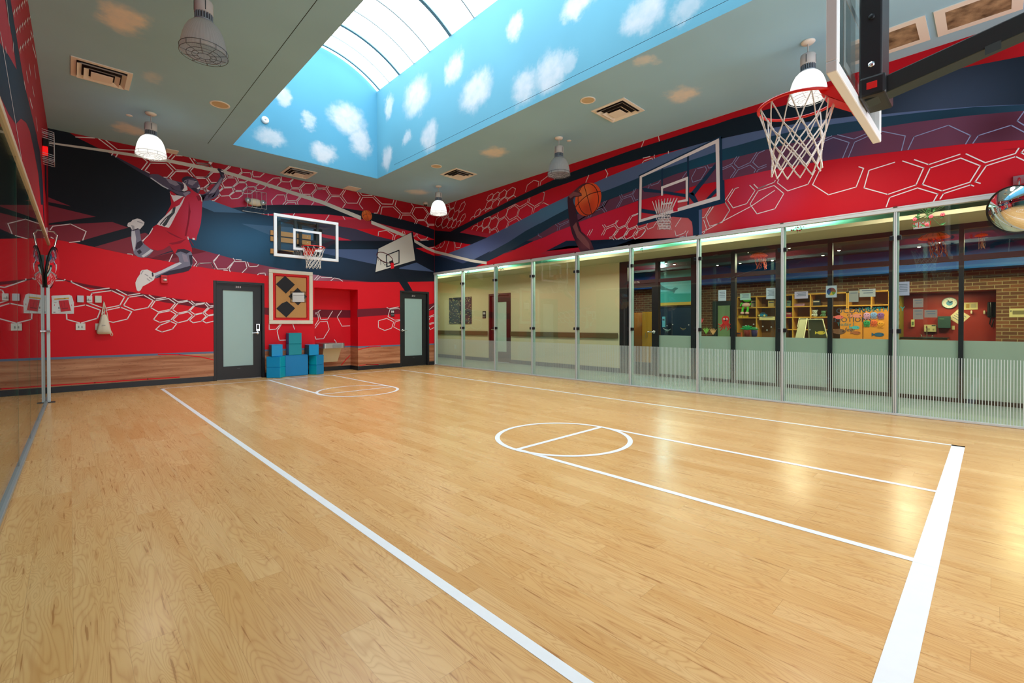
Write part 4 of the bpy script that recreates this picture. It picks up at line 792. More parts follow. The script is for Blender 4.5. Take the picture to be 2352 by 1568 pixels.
for i, yy in enumerate(ribs):
    w_ = (.022, .006, .028, .008, .010, .036, .010, .010, .03)[i % 9]
    m_ = MB(); P0 = []; 
    for j in range(n_+1):
        x0, z0 = vault(-1+2*j/n_, -.004); x1, z1 = vault(-1+2*j/n_, -.03); P0.append(((x0, z0), (x1, z1)))
    for j in range(n_):
        (a_, b_), (c_, d_) = P0[j], P0[j+1]
        vs = [(a_[0], yy-w_, a_[1]), (b_[0], yy-w_, b_[1]), (b_[0], yy+w_, b_[1]), (a_[0], yy+w_, a_[1]), (c_[0], yy-w_, c_[1]), (d_[0], yy-w_, d_[1]), (d_[0], yy+w_, d_[1]), (c_[0], yy+w_, c_[1])]
        m_.add(vs, [(0,1,5,4),(1,2,6,5),(2,3,7,6)], 0)
    m_.build('rib', RIBM if w_ > .02 else RIBT, sky, origin=so)
# ================================================================ DOORS IN THE BACK WALL
FROST = mat('frosted_door_glass', (158, 190, 188), .35, spec=.5, vary=.02, bscale=6)
def hinged_door(name, x0, x1, zt, ydoor, glass, plate_txt, hinge_right, label, handle_left, lockplate):
    base = Vector(((x0+x1)/2, ydoor, 0))
    d = S(thing(name, base, label, 'door'), label, 'door')
    f = MB(); fw = .055; y0, y1 = YB-.006, ydoor+.05
    f.box((x0+.001, y0, 0), (x0+fw, y1, zt-.001)); f.box((x1-fw, y0, 0), (x1-.001, y1, zt-.001)); f.box((x0+fw, y0, zt-fw), (x1-fw, y1, zt-.001))
    f.build('door_frame', BLACK_MET, d, origin=base, bevel=.004)
    l = MB(); a, c = x0+fw+.004, x1-fw-.004; zt2 = zt-fw-.004; gx0, gx1, gz0, gz1 = glass
    ya, yb_ = ydoor, ydoor+.044
    l.box((a, ya, .008), (gx0, yb_, zt2)); l.box((gx1, ya, .008), (c, yb_, zt2)); l.box((gx0, ya, .008), (gx1, yb_, gz0)); l.box((gx0, ya, gz1), (gx1, yb_, zt2))
    lf = l.build('door_leaf', BLACK_MET, d, origin=base)
    g = MB().box((gx0-.004, ya+.012, gz0-.004), (gx1+.004, ya+.026, gz1+.004)).build('glass_pane', FROST, d, origin=base)
    bd = MB()
    for p, q in (((gx0, gz0), (gx1, gz0+.012)), ((gx0, gz1-.012), (gx1, gz1)), ((gx0, gz0), (gx0+.012, gz1)), ((gx1-.012, gz0), (gx1, gz1))): bd.box((p[0], ya-.003, p[1]), (q[0], ya+.012, q[1]))
    bd.build('glazing_bead', BLACK_MET, d, origin=base)
    n = MB(); cx = (gx0+gx1)/2; nz = gz1+.07
    n.box((cx-.085, ya-.004, nz-.032), (cx+.085, ya, nz+.032), 0)
    text_mesh(n, plate_txt, .062, (cx, ya-.0055, nz-.022), (1.25, 0, 0), (0, 0, 1), 1)
    n.build('number_plate', [BLACK_MET, WHITE_INK], d, origin=base)
    h = MB(); hx = handle_left[0]; hz = handle_left[1]; s = handle_left[2]
    rot = Matrix.Rotation(PI/2, 3, 'X')
    h.lathe([(0, 0), (.036, 0), (.036, .012), (.03, .018), (.0, .018)], (hx, ya, hz), 0, 24, mat=rot)
    h.tube([(hx, ya-.01, hz), (hx, ya-.055, hz)], .012, 0, 12); h.tube([(hx, ya-.052, hz), (hx+s*.05, ya-.056, hz), (hx+s*.13, ya-.05, hz-.003)], [.013, .011, .008], 0, 10)
    h.build('handle', CHROME, d, origin=base)
    if lockplate:
        k_ = MB(); k_.box((hx-.036, ya-.026, hz+.045), (hx+.036, ya, hz+.2), 0); k_.box((hx-.026, ya-.029, hz+.085), (hx+.026, ya-.026, hz+.192), 1)
        k_.ball((hx, ya-.03, hz+.18), .007, 0, 8, 6)
        k_.build('keypad_lock', [CHROME, BLACK_MET], d, origin=base, bevel=.004)
    vt = MB().box((cx-.03, ya-.002, gz0-.05), (cx+.03, ya, gz0-.04)).build('maker_tab', mat('grey_tab', (90, 92, 96), .5), d, origin=base)
    return d
yd = YB+.055
p0, p1 = at(510.5, 664.5, 1, yd), at(583.5, 839, 1, yd)
hd = at(592, 764, 1, yd)
hinged_door('door_1', D1[0], D1[1], D1[2], yd, (p0.x, p1.x, p1.z, p0.z), '303', True, 'black door 303 with tall frosted glass pane and keypad lever, beside corkboard', (hd.x, hd.z, -1), True)
p0, p1 = at(928.5, 683.5, 1, yd), at(970.5, 816, 1, yd)
hd = at(923.8, 758.5, 1, yd)
hinged_door('door_2', D2[0], D2[1], D2[2], yd, (p0.x, p1.x, p1.z, p0.z), '213', False, 'black door 213 with frosted glass pane next to the glass corner', (hd.x, hd.z, 1), False)

# ================================================================ GLASS PARTITION ON THE RIGHT
def frit(nt, shader):
    geo = N(nt, 'ShaderNodeNewGeometry'); sp = N(nt, 'ShaderNodeSeparateXYZ'); nt.links.new(geo.outputs['Position'], sp.inputs[0])
    st = mth(nt, 'LESS_THAN', mth(nt, 'FRACT', mth(nt, 'DIVIDE', mth(nt, 'ADD', sp.outputs[1], 10.0), .0257)), .26)
    zl = mth(nt, 'LESS_THAN', sp.outputs[2], .792)
    f = mth(nt, 'MULTIPLY', st, zl)
    gl = N(nt, 'ShaderNodeBsdfDiffuse'); gl.inputs[0].default_value = lin((205, 222, 222))
    mx = N(nt, 'ShaderNodeMixShader'); nt.links.new(mth(nt, 'MULTIPLY', f, .85), mx.inputs[0]); nt.links.new(shader, mx.inputs[1]); nt.links.new(gl.outputs[0], mx.inputs[2])
    return mx.outputs[0]
GLASS = glass_mat('clear_partition_glass', (.93, .975, .955), extra=frit)
GLASS_L = glass_mat('clear_tinted_glass', (.80, .90, .88))
GLASS_B = glass_mat('backboard_glass', (.93, .97, .965))
CLIP = mat('black_glass_clip', (14, 18, 26), .4)
wg = S(thing('wall_glass_right', (XR, 4, 0), 'long glass partition with silver posts and striped frosting', 'partition'), 'long glass partition with silver posts and striped frosting', 'partition')
og = Vector((XR, 4, 0))
posts = [onright(px, 743).y for px in (1003.5, 1062, 1137, 1222.5, 1324, 1448, 1603, 1797, 2056)]
step = (posts[1]-posts[8])/7
posts += [posts[8]-step, posts[8]-2*step]
# rails
t = MB(); t.box((XR-.035, YN, ZP-.055), (XR+.045, YB-.003, ZP+.004)); t.box((XR-.04, YN, ZP-.012), (XR+.05, YB-.003, ZP+.008)); t.build('top_rail', ALU_PAINT, wg, origin=og, bevel=.003)
t = MB(); t.box((XR-.03, YN, .0015), (XR+.03, YB-.003, .028)); t.build('floor_track', ALU_PAINT, wg, origin=og, bevel=.003)
for i, y in enumerate(posts):
    w_ = .03
    yc = y if i else YB-.036
    m_ = MB(); m_.box((XR-.028, yc-w_/2, .028), (XR+.012, yc+w_/2, ZP-.055), 0); m_.box((XR+.012, yc-w_*1.0, .028), (XR+.075, yc+w_*1.0, ZP-.055), 1)
    m_.box((XR-.0295, yc-.003, .03), (XR-.0275, yc+.003, ZP-.057), 2)
    if i: m_.box((XR-.045, yc-.022, ZP-.004), (XR+.03, yc+.022, ZP+.012), 3)
    m_.build('post', [ALU_PAINT, mat('green_grey_post_side', (158, 186, 176), .4, .1), mat('post_groove', (110, 122, 128), .5), mat('post_cap_brown', (72, 54, 48), .5)], wg, origin=og, bevel=.003)
for i in range(len(posts)-1):
    ya, yb_ = posts[i]-(.018 if i else .03), posts[i+1]+.018
    MB().box((XR-.006, yb_, .028), (XR+.006, ya, ZP-.055)).build('pane', GLASS, wg, origin=og)
    for zc in (2.36, 1.12):
        if i == 0: continue
        yp = posts[i]
        for s in (-1, 1):
            MB().box((XR-.03, yp+s*.02, zc-.03), (XR+.03, yp+s*.062, zc+.03)).build('clip', CLIP, wg, origin=og, bevel=.004)

# ================================================================ GLASS WALL ON THE LEFT
wl = S(thing('wall_glass_left', (LX, 4, 0), 'frameless glass wall reflecting the red mural on the left', 'partition'), 'frameless glass wall reflecting the red mural on the left', 'partition')
ol = Vector((LX, 4, 0))
def lbox(y0, y1, z0, z1, t0, t1, mb, mi=0):
    mb.add([(xl(y)+t, y, z) for z in (z0, z1) for y in (y0, y1) for t in (t0, t1)], [(0,1,3,2),(4,6,7,5),(0,4,5,1),(2,3,7,6),(0,2,6,4),(1,5,7,3)], mi)
jt = [YB-.01, onleft(116, 800).y-.05, onleft(100.5, 935).y, onleft(87.7, 966).y, onleft(70.5, 993).y, onleft(43.9, 1072).y, 3.6, 2.3, 1.0, -.3, YN]
jt = sorted(set(round(v, 3) for v in jt), reverse=True)
EDGE = mat('green_glass_edge', (52, 92, 74), .2, spec=.6)
for a_, c_ in zip(jt[:-1], jt[1:]):
    m_ = MB(); lbox(c_+.006, a_-.006, .03, ZL-.01, -.012, 0, m_); m_.build('pane', GLASS_L, wl, origin=ol)
for y in jt[1:-1]:
    m_ = MB(); lbox(y-.0055, y+.0055, .03, ZL-.01, -.012, .0005, m_); m_.build('pane_edge', EDGE, wl, origin=ol)
m_ = MB(); lbox(YN, jt[1]-.5, .0015, .032, -.03, .02, m_); m_.build('floor_track', mat('track_grey', (150, 160, 160), .4, .3), wl, origin=ol, bevel=.003)
m_ = MB(); lbox(YN, YB-.004, ZL-.02, ZL+.03, -.03, .018, m_); m_.build('top_rail', mat('cream_rail', (222, 206, 182), .5), wl, origin=ol, bevel=.003)
# room beyond the left glass
lf = MB(); lf.poly([(-3.2, YN, -.001), (-.3, YN, -.001), (-.37, YB, -.001), (-3.2, YB, -.001)]); S(lf.build('floor_left', mat('beige_vinyl', (176, 150, 116), .45)), 'beige floor beyond the left glass wall')
lf = MB(); lf.poly([(-3.2, YN, 0), (-3.2, YB, 0), (-3.2, YB, 2.9), (-3.2, YN, 2.9)]); lf.poly([(-3.2, YB, 0), (-.3, YB, 0), (-.3, YB, 2.9), (-3.2, YB, 2.9)]); lf.poly([(-3.2, YN, 0), (-.3, YN, 0), (-.3, YN, 2.9), (-3.2, YN, 2.9)])
S(lf.build('wall_far_left', mat('teal_hall_paint', (66, 118, 128), .6)), 'teal wall beyond the left glass')
lf = MB(); lf.poly([(-3.2, YN, 2.9), (-.4, YN, 2.9), (-.4, YB, 2.9), (-3.2, YB, 2.9)]); S(lf.build('ceiling_left', mat('hall_ceiling', (120, 130, 130), .7)), 'ceiling beyond the left glass')

# ================================================================ CORRIDOR BEHIND THE RIGHT GLASS
CREAMW = mat('cream_corridor_paint', (205, 196, 158), .6, spec=.25)
YE = 14.35
HEAD = 2.757
jl = onfar(1423, 700).y       # left jamb of the classroom front
cf = MB(); cf.poly([(XR, YN, -.002), (XC+.06, YN, -.002), (XC+.06, YE, -.002), (XR, YE, -.002)])
def tile_mat():
    m, nt, o = new_mat('grey_green_vinyl_tile')
    geo = N(nt, 'ShaderNodeNewGeometry'); br = N(nt, 'ShaderNodeTexBrick'); nt.links.new(geo.outputs['Position'], br.inputs['Vector'])
    br.offset = 0; br.inputs['Scale'].default_value = 1.0; br.inputs['Brick Width'].default_value = .305; br.inputs['Row Height'].default_value = .305; br.inputs['Mortar Size'].default_value = .003
    br.inputs['Color1'].default_value = lin((150, 166, 154)); br.inputs['Color2'].default_value = lin((142, 160, 150)); br.inputs['Mortar'].default_value = lin((110, 126, 118))
    b = N(nt, 'ShaderNodeBsdfPrincipled'); nt.links.new(br.outputs[0], b.inputs['Base Color']); b.inputs['Roughness'].default_value = .35
    nt.links.new(b.outputs[0], o.inputs[0]); return m
S(cf.build('floor_corridor', tile_mat()), 'grey green tile floor of the corridor')
D3 = (onfar(1173, 700).y, onfar(1123, 700).y, 2.2)
cw = MB()
def cq(y0, y1, z0, z1): cw.poly([(XC, y0, z0), (XC, y1, z0), (XC, y1, z1), (XC, y0, z1)])
cq(jl, D3[0], 0, 3); cq(D3[0], D3[1], D3[2], 3); cq(D3[1], YE, 0, 3); cq(YN, jl, HEAD, 3)
cw.poly([(XC, D3[0], 0), (XC+.1, D3[0], 0), (XC+.1, D3[0], D3[2]), (XC, D3[0], D3[2])]); cw.poly([(XC, D3[1], 0), (XC+.1, D3[1], 0), (XC+.1, D3[1], D3[2]), (XC, D3[1], D3[2])])
S(cw.build('wall_corridor', CREAMW), 'cream corridor wall seen through the glass')
ce2 = MB(); ce2.poly([(XR, YE, 0), (XC, YE, 0), (XC, YE, 3), (XR, YE, 3)]); ce2.poly([(XR+.01, YB, 0), (XR+.01, YE, 0), (XR+.01, YE, 3), (XR+.01, YB, 3)])
S(ce2.build('wall_corridor_end', CREAMW), 'cream end wall of the corridor')
SOFX = 8.93; SZ = 2.755; COVE_Z = 2.985
COVE = print_mat('cove_sky_paint', (112, 190, 186), [])
cc = MB(); cc.poly([(XR, YN, COVE_Z), (XR, YE, COVE_Z), (XC, YE, COVE_Z), (XC, YN, COVE_Z)], 0)
S(cc.build('ceiling_corridor', COVE), 'teal painted raised corridor ceiling')
sf = MB(); sf.box((SOFX, YN, SZ), (XC-.001, YE-.001, SZ+.03), 0); sf.box((SOFX, YN, SZ+.03), (SOFX+.02, YE-.001, SZ+.06), 0)
S(sf.build('trim_1', CREAMW), 'cream soffit with cove lights along the corridor')
bc2 = MB(); DB = mat('dark_blue_grey_base', (46, 54, 74), .45)
bc2.box((XC-.012, jl, 0), (XC, D3[0]-.003, .115)); bc2.box((XC-.012, D3[1]+.003, 0), (XC, YE, .115)); bc2.box((XR+.03, YE-.012, 0), (XC, YE, .115)); S(bc2.build('baseboard_corridor', DB), 'dark base along the corridor wall')
# dark red door in the corridor
MRN = mat('dark_red_door_paint', (62, 20, 26), .4)
d3 = S(thing('door_3', (XC, (D3[0]+D3[1])/2, 0), 'dark red framed corridor door with frosted glass, beside the painting', 'door'), 'dark red framed corridor door with frosted glass, beside the painting', 'door')
o3 = Vector((XC, (D3[0]+D3[1])/2, 0))
f = MB(); ww = .06
f.box((XC-.012, D3[0], 0), (XC+.1, D3[0]+ww, D3[2])); f.box((XC-.012, D3[1]-ww, 0), (XC+.1, D3[1], D3[2])); f.box((XC-.012, D3[0]+ww, D3[2]-ww), (XC+.1, D3[1]-ww, D3[2]))
f.build('door_frame', MRN, d3, origin=o3)
gy0, gy1 = at(1163, 700, 0, XC+.04).y, at(1140, 700, 0, XC+.04).y; gz0, gz1 = .34, 1.93
l = MB(); l.box((XC+.04, D3[0]+ww, .01), (XC+.085, gy0, D3[2]-ww)); l.box((XC+.04, gy1, .01), (XC+.085, D3[1]-ww, D3[2]-ww)); l.box((XC+.04, gy0, .01), (XC+.085, gy1, gz0)); l.box((XC+.04, gy0, gz1), (XC+.085, gy1, D3[2]-ww)); l.build('door_leaf', MRN, d3, origin=o3)
MB().box((XC+.055, gy0, gz0), (XC+.065, gy1, gz1)).build('glass_pane', mat('pale_frosted_glass', (186, 208, 194), .4), d3, origin=o3)
h = MB(); hy = D3[1]-.14; h.tube([(XC+.04, hy, 1.04), (XC-.02, hy, 1.04)], .013, 0, 10); h.tube([(XC-.015, hy, 1.04), (XC-.02, hy-.12, 1.04)], .011, 0, 10); h.build('handle', CHROME, d3, origin=o3)
n = MB(); text_mesh(n, '210', .05, (XC-.013, (gy0+gy1)/2+.1, D3[2]-.055), (0, -1, 0), (0, 0, 1), 0); n.build('number_plate', WHITE_INK, d3, origin=o3)

# ================================================================ CLASSROOM FRONT
FRM = mat('dark_storefront_frame', (22, 20, 26), .4, spec=.5)
FRMR = mat('dark_maroon_frame', (44, 22, 28), .4, spec=.5)
sfw = S(thing('window_2', (XC, 2, 0), 'dark framed classroom window wall with frosted lower panes', 'window'), 'dark framed classroom window wall with frosted lower panes', 'window')
o2 = Vector((XC, 2, 0))
TB, TT = 2.19, 2.27
fr = MB()
verts_px = [(1587, 1599), (1678.5, 1688), (1781, 1799), (1900.5, 1911), (2041, 2056), (2201, 2213)]
vy = [(onfar(b_, 743).y, onfar(a_, 743).y) for a_, b_ in verts_px]+[(-1.15, -1.05), (YN, YN+.1)]
jamb = (onfar(1441, 743).y, jl)
fr.box((XC, YN, HEAD-.085), (XC+.1, jl, HEAD), 1); fr.box((XC, YN, TB), (XC+.1, jl, TT), 1)
for y0, y1 in vy+[jamb, (onfar(1512, 743).y, onfar(1505, 743).y)]: fr.box((XC-.004, y0, 0), (XC+.1, y1, HEAD), 0)
fr.box((XC-.003, YN, 0.0), (XC+.09, onfar(1512, 743).y, .062), 0)
fr.build('window_frame', [FRM, FRMR], sfw, origin=o2)
GLC = glass_mat('classroom_glass', (.86, .93, .92))
FILM = mat('frosted_window_film', (158, 176, 160), .4, spec=.4, vary=.03, bscale=3)
edges = sorted([v for p_ in vy for v in p_]+[onfar(1512, 743).y], reverse=True)
bays = []
yy0 = onfar(1512, 743).y
for y0, y1 in vy:
    bays.append((y1, yy0)); yy0 = y0
for i, (a_, c_) in enumerate(bays):
    MB().box((XC+.045, a_, .062), (XC+.053, c_, TB)).build('pane', GLC, sfw, origin=o2)
    MB().box((XC+.040, a_, .062), (XC+.0445, c_, .955)).build('frosted_film', FILM, sfw, origin=o2)
tys = [jamb[0], onfar(1505, 743).y]
MB().box((XC+.045, YN, TT), (XC+.053, jamb[0], HEAD-.085)).build('transom_pane', GLC, sfw, origin=o2)
# classroom door 117A
dy0, dy1 = onfar(1505, 743).y, jamb[0]
d4 = S(thing('door_4', (XC, (dy0+dy1)/2, 0), 'dark framed glass classroom door 117A with steel lever', 'door'), 'dark framed glass classroom door 117A with steel lever', 'door')
o4 = Vector((XC, (dy0+dy1)/2, 0))
lf = MB(); sA, sB = onfar(1496, 743).y, onfar(1453, 743).y
lf.box((XC+.02, dy0, .01), (XC+.07, sA, TB)); lf.box((XC+.02, sB, .01), (XC+.07, dy1, TB)); lf.box((XC+.02, sA, .01), (XC+.07, sB, .3)); lf.box((XC+.02, sA, TB-.1), (XC+.07, sB, TB)); lf.build('door_leaf', FRM, d4, origin=o4)
MB().box((XC+.042, sA, .3), (XC+.05, sB, TB-.1)).build('glass_pane', GLC, d4, origin=o4)
h = MB(); hp = onfar(1501.5, 762); R_ = Matrix.Rotation(-PI/2, 3, 'Y'); h.lathe([(0, 0), (.04, 0), (.04, .02), (0, .02)], (XC+.02, hp.y, hp.z), 0, 20, mat=R_); h.tube([(XC+.01, hp.y, hp.z), (XC-.04, hp.y, hp.z), (XC-.045, hp.y+.13, hp.z)], .012, 0, 10); h.build('handle', CHROME, d4, origin=o4)
n = MB(); pp = onfar(1463, 653); text_mesh(n, '117A', .07, (XC-.006, pp.y, TB+.015), (0, -1, 0), (0, 0, 1), 0); n.build('number_plate', WHITE_INK, d4, origin=o4)
# ================================================================ CLASSROOM BEYOND
XB = 14.0; CRZ = 2.86
def brick_mat():
    m, nt, o = new_mat('brown_brick_wall')
    geo = N(nt, 'ShaderNodeNewGeometry'); sp = N(nt, 'ShaderNodeSeparateXYZ'); nt.links.new(geo.outputs['Position'], sp.inputs[0])
    v = N(nt, 'ShaderNodeCombineXYZ'); nt.links.new(mth(nt, 'ADD', sp.outputs[1], sp.outputs[0]), v.inputs[0]); nt.links.new(sp.outputs[2], v.inputs[1])
    br = N(nt, 'ShaderNodeTexBrick'); nt.links.new(v.outputs[0], br.inputs['Vector']); br.inputs['Scale'].default_value = 1.0
    br.inputs['Brick Width'].default_value = .22; br.inputs['Row Height'].default_value = .075; br.inputs['Mortar Size'].default_value = .007
    br.inputs['Color1'].default_value = lin((126, 76, 48)); br.inputs['Color2'].default_value = lin((98, 58, 40)); br.inputs['Mortar'].default_value = lin((158, 138, 104))
    b = N(nt, 'ShaderNodeBsdfPrincipled'); nt.links.new(br.outputs[0], b.inputs['Base Color']); b.inputs['Roughness'].default_value = .8
    nt.links.new(b.outputs[0], o.inputs[0]); return m
BRICK = brick_mat()
def onx(x): return lambda px, py: at(px, py, 0, x)
OB = onx(XB)
# kitchenette alcove in the brick wall
ky0, ky1, kz1 = OB(2288, 700).y, OB(2066, 700).y, OB(2200, 668).z
YCE = 9.6
cb = MB()
def bq(y0, y1, z0, z1): cb.poly([(XB, y0, z0), (XB, y1, z0), (XB, y1, z1), (XB, y0, z1)])
bq(ky1, YCE, 0, CRZ); bq(ky0, ky1, kz1, CRZ); bq(YN, ky0, 0, CRZ)
cb.poly([(XC+.1, YCE, 0), (XB, YCE, 0), (XB, YCE, CRZ), (XC+.1, YCE, CRZ)]); cb.poly([(XC+.1, YN, 0), (XB, YN, 0), (XB, YN, CRZ), (XC+.1, YN, CRZ)])
S(cb.build('wall_classroom', BRICK), 'brown brick classroom wall seen through the windows')
REDK = mat('kitchenette_dark_red', (140, 34, 24), .5)
OLIVE = mat('kitchenette_olive_side', (128, 118, 26), .6)
kb = MB(); kd = XB+.75
kb.poly([(kd, ky0, 0), (kd, ky1, 0), (kd, ky1, kz1), (kd, ky0, kz1)], 0); kb.poly([(XB, ky0, 0), (kd, ky0, 0), (kd, ky0, kz1), (XB, ky0, kz1)], 0); kb.poly([(XB, ky1, 0), (kd, ky1, 0), (kd, ky1, kz1), (XB, ky1, kz1)], 1); kb.poly([(XB, ky0, kz1), (kd, ky0, kz1), (kd, ky1, kz1), (XB, ky1, kz1)], 0)
S(kb.build('wall_kitchenette', [REDK, OLIVE]), 'dark red recess in the classroom brick wall with sink')
fcl = MB(); fcl.poly([(XC+.06, YN, -.002), (kd, YN, -.002), (kd, YCE, -.002), (XC+.06, YCE, -.002)]); S(fcl.build('floor_classroom', mat('classroom_floor', (126, 120, 104), .4)), 'classroom floor')
OCE = print_mat('ocean_ceiling_print', (26, 52, 66), [((11.5, 6.2, CRZ), (1.6, 1.0, 2), (58, 116, 92), .8), ((12.2, 3.6, CRZ), (2.2, 1.6, 2), (52, 46, 84), .8), ((12.5, .4, CRZ), (2.2, 1.8, 2), (30, 84, 170), .9), ((11.0, 2.0, CRZ), (1.2, 1.4, 2), (56, 60, 66), .7)])
occ = MB(); occ.poly([(XC+.1, YN, CRZ), (XC+.1, YCE, CRZ), (XB, YCE, CRZ), (XB, YN, CRZ)], 0)
S(occ.build('ceiling_classroom', OCE), 'dark blue painted ocean ceiling of the classroom')
BLUEB = print_mat('blue_bulkhead_paint', (18, 78, 150), [((13.4, 1.2, 2.5), (1, 3, .6), (28, 100, 180), .8)])
bk = MB(); bz = OB(1700, 652.5).z
bk.box((13.45, YN, bz), (XB-.001, YCE, CRZ-.001)); S(bk.build('trim_2', BLUEB), 'deep blue rounded bulkhead above the brick wall')

# ---- wooden storage wall
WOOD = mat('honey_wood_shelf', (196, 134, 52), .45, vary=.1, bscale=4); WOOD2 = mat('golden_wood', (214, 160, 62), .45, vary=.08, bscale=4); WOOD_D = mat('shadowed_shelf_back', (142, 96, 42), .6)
XS = 13.45
OS = onx(XS)
def shelf_unit(name, px0, px1, pyt, cols, rows, label, m=WOOD2, depth=.42, x=XS, zb=0.0, back=True):
    y1, y0 = onx(x)(px0, 743).y, onx(x)(px1, 743).y; zt = onx(x)((px0+px1)/2, pyt).z
    loc = Vector((x+depth/2, (y0+y1)/2, zb)); u = thing(name, loc, label, 'shelf')
    th = .025
    for y in (y0, y1-th): MB().box((x, y, zb), (x+depth, y+th, zt)).build('side_panel', m, u, origin=loc)
    MB().box((x, y0, zt-th), (x+depth, y1, zt)).build('top', m, u, origin=loc)
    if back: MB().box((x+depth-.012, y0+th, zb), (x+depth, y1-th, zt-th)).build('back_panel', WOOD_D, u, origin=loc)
    for z in rows: MB().box((x+.004, y0+th, z-th/2), (x+depth-.012, y1-th, z+th/2)).build('shelf_board', m, u, origin=loc)
    for px in cols:
        y = onx(x)(px, 743).y; MB().box((x+.006, y-th/2, zb), (x+depth-.012, y+th/2, zt-th)).build('divider', m, u, origin=loc)
    return u, y0, y1, zt
zr = [OS(1740, 706).z, OS(1740, 729.5).z]
shelf_unit('shelf_unit', 1691, 1783, 680, [1737], zr, 'open wooden shelf with green frog toy and blue boombox, behind the classroom glass')
zr2 = [OS(1850, 703.5).z, OS(1850, 728.5).z, OS(1850, 757).z]
shelf_unit('shelf_unit', 1799, 1946, 673.5, [1820.5, 1861], zr2, 'wide wooden shelf holding white plush toy, behind the folding sign')
shelf_unit('shelf_unit', 1946.5, 2043, 668, [2001], [OS(1990, 701).z], 'tall wooden shelf above the orange EMOTIONS cabinet')
# small things standing on the shelves
def prop_box(name, px0, py0, px1, py1, x, rgb, label, cat, group=None, depth=.06, rot=0):
    o_ = onx(x); a_, c_ = o_(px0, py1), o_(px1, py0)
    m_ = MB(); m_.box((x, a_.y, a_.z), (x+depth, c_.y, c_.z), 0)
    i = 1; w_ = a_.y-c_.y
    m_.box((x-.002, c_.y+w_*.12, a_.z+(c_.z-a_.z)*.62), (x, a_.y-w_*.12, a_.z+(c_.z-a_.z)*.8), 1)
    return tag(m_.build(name, [mat('prop_%d_%d_%d' % rgb, rgb, .5), mat('prop_ink_%d' % (sum(rgb) > 330), (60, 70, 90) if sum(rgb) > 330 else (210, 205, 190), .5)], bevel=.003), label, cat, group)
prop_box('picture_book', 1764, 690, 1779, 704, XS+.2, (196, 176, 104), 'tan patterned book leaning on upper shelf beside boombox shelf', 'book')
prop_box('picture_book', 1800, 690, 1816, 704, XS+.2, (116, 150, 136), 'pale green book propped behind the silver post', 'book')
prop_box('picture_book', 1866, 688, 1884, 702.5, XS+.2, (34, 36, 44), 'black covered book on the upper wide shelf', 'book')
prop_box('storage_bin', 1822, 697, 1848, 703, XS+.1, (176, 128, 150), 'low pink tray on the upper wide shelf', 'box')
prop_box('storage_bin', 1805, 717, 1818, 728, XS+.1, (150, 44, 62), 'dark red bin on the lower wide shelf', 'box')
prop_box('picture_book', 1725, 690, 1736, 706, XS+.15, (190, 176, 140), 'cream folder leaning in the left shelf', 'book')
prop_box('toy_crate', 1695, 724, 1705, 728.7, XS+.05, (236, 206, 40), 'yellow toy block under the frog, nearer the window bar', 'toy', depth=.1)
prop_box('toy_crate', 1707, 724, 1716.5, 728.7, XS+.05, (236, 206, 40), 'yellow toy block under the frog, nearer the boombox', 'toy', depth=.1)
# blue boombox
def boombox():
    c0 = onx(XS+.08)(1752, 724.5); loc = Vector((c0.x, c0.y, onx(XS+.08)(1752, 729).z)); w_ = abs(onx(XS+.08)(1741.5, 724).y-onx(XS+.08)(1763, 724).y)/2; hh = c0.z-loc.z
    t_ = thing('boombox', loc, 'small blue boombox with round speakers on the shelf', 'radio')
    BL = mat('boombox_blue', (30, 120, 160), .4)
    MB().ball((loc.x, loc.y, loc.z+hh), (.09, w_, hh), 0, 18, 10).build('body', BL, t_, origin=loc)
    for s in (-1, 1): MB().lathe([(0, 0), (hh*.5, 0), (hh*.42, .012), (0, .006)], (loc.x-.08, loc.y+s*w_*.55, loc.z+hh), 0, 16, mat=Matrix.Rotation(-PI/2, 3, 'Y')).build('speaker', mat('boombox_speaker', (214, 206, 130), .5), t_, origin=loc)
    MB().tube([(loc.x, loc.y-w_*.5, loc.z+hh*1.7), (loc.x, loc.y-w_*.4, loc.z+hh*2.3), (loc.x, loc.y+w_*.4, loc.z+hh*2.3), (loc.x, loc.y+w_*.5, loc.z+hh*1.7)], .008, 0, 8).build('handle', BL, t_, origin=loc)
boombox()
def plush(px, py0, py1, x, rgb, name, label):
    o_ = onx(x); b0 = o_(px, py1); t0 = o_(px, py0); h = t0.z-b0.z; loc = b0
    t_ = thing(name, loc, label, 'toy'); m = mat('plush_%d' % rgb[0], rgb, .9)
    MB().ball((loc.x, loc.y, loc.z+h*.3), (h*.25, h*.28, h*.32), 0, 14, 9).build('body', m, t_, origin=loc)
    MB().ball((loc.x-.02, loc.y, loc.z+h*.72), (h*.25, h*.3, h*.26), 0, 14, 9).ball((loc.x, loc.y+h*.25, loc.z+h*.9), h*.11, 0, 8, 6).ball((loc.x, loc.y-h*.25, loc.z+h*.9), h*.11, 0, 8, 6).build('head', m, t_, origin=loc)
    e = MB()
    for s in (-.1, .1): e.ball((loc.x-.02-h*.23, loc.y+s*h, loc.z+h*.76), h*.035, 0, 8, 6)
    e.ball((loc.x-.02-h*.26, loc.y, loc.z+h*.68), h*.045, 0, 8, 6).build('face', mat('plush_eye', (24, 24, 28), .3), t_, origin=loc)
    for s in (-1, 1): MB().tube([(loc.x-.02, loc.y+s*h*.2, loc.z+h*.42), (loc.x-.1, loc.y+s*h*.3, loc.z+h*.22)], h*.08, 0, 8).build('arm', m, t_, origin=loc)
    return t_
plush(1872, 711, 728, XS+.15, (206, 214, 206), 'plush_bear', 'white plush bear on the lower wide shelf')
plush(1892, 713, 728, XS+.15, (104, 140, 104), 'plush_bear', 'green plush toy beside the white bear')
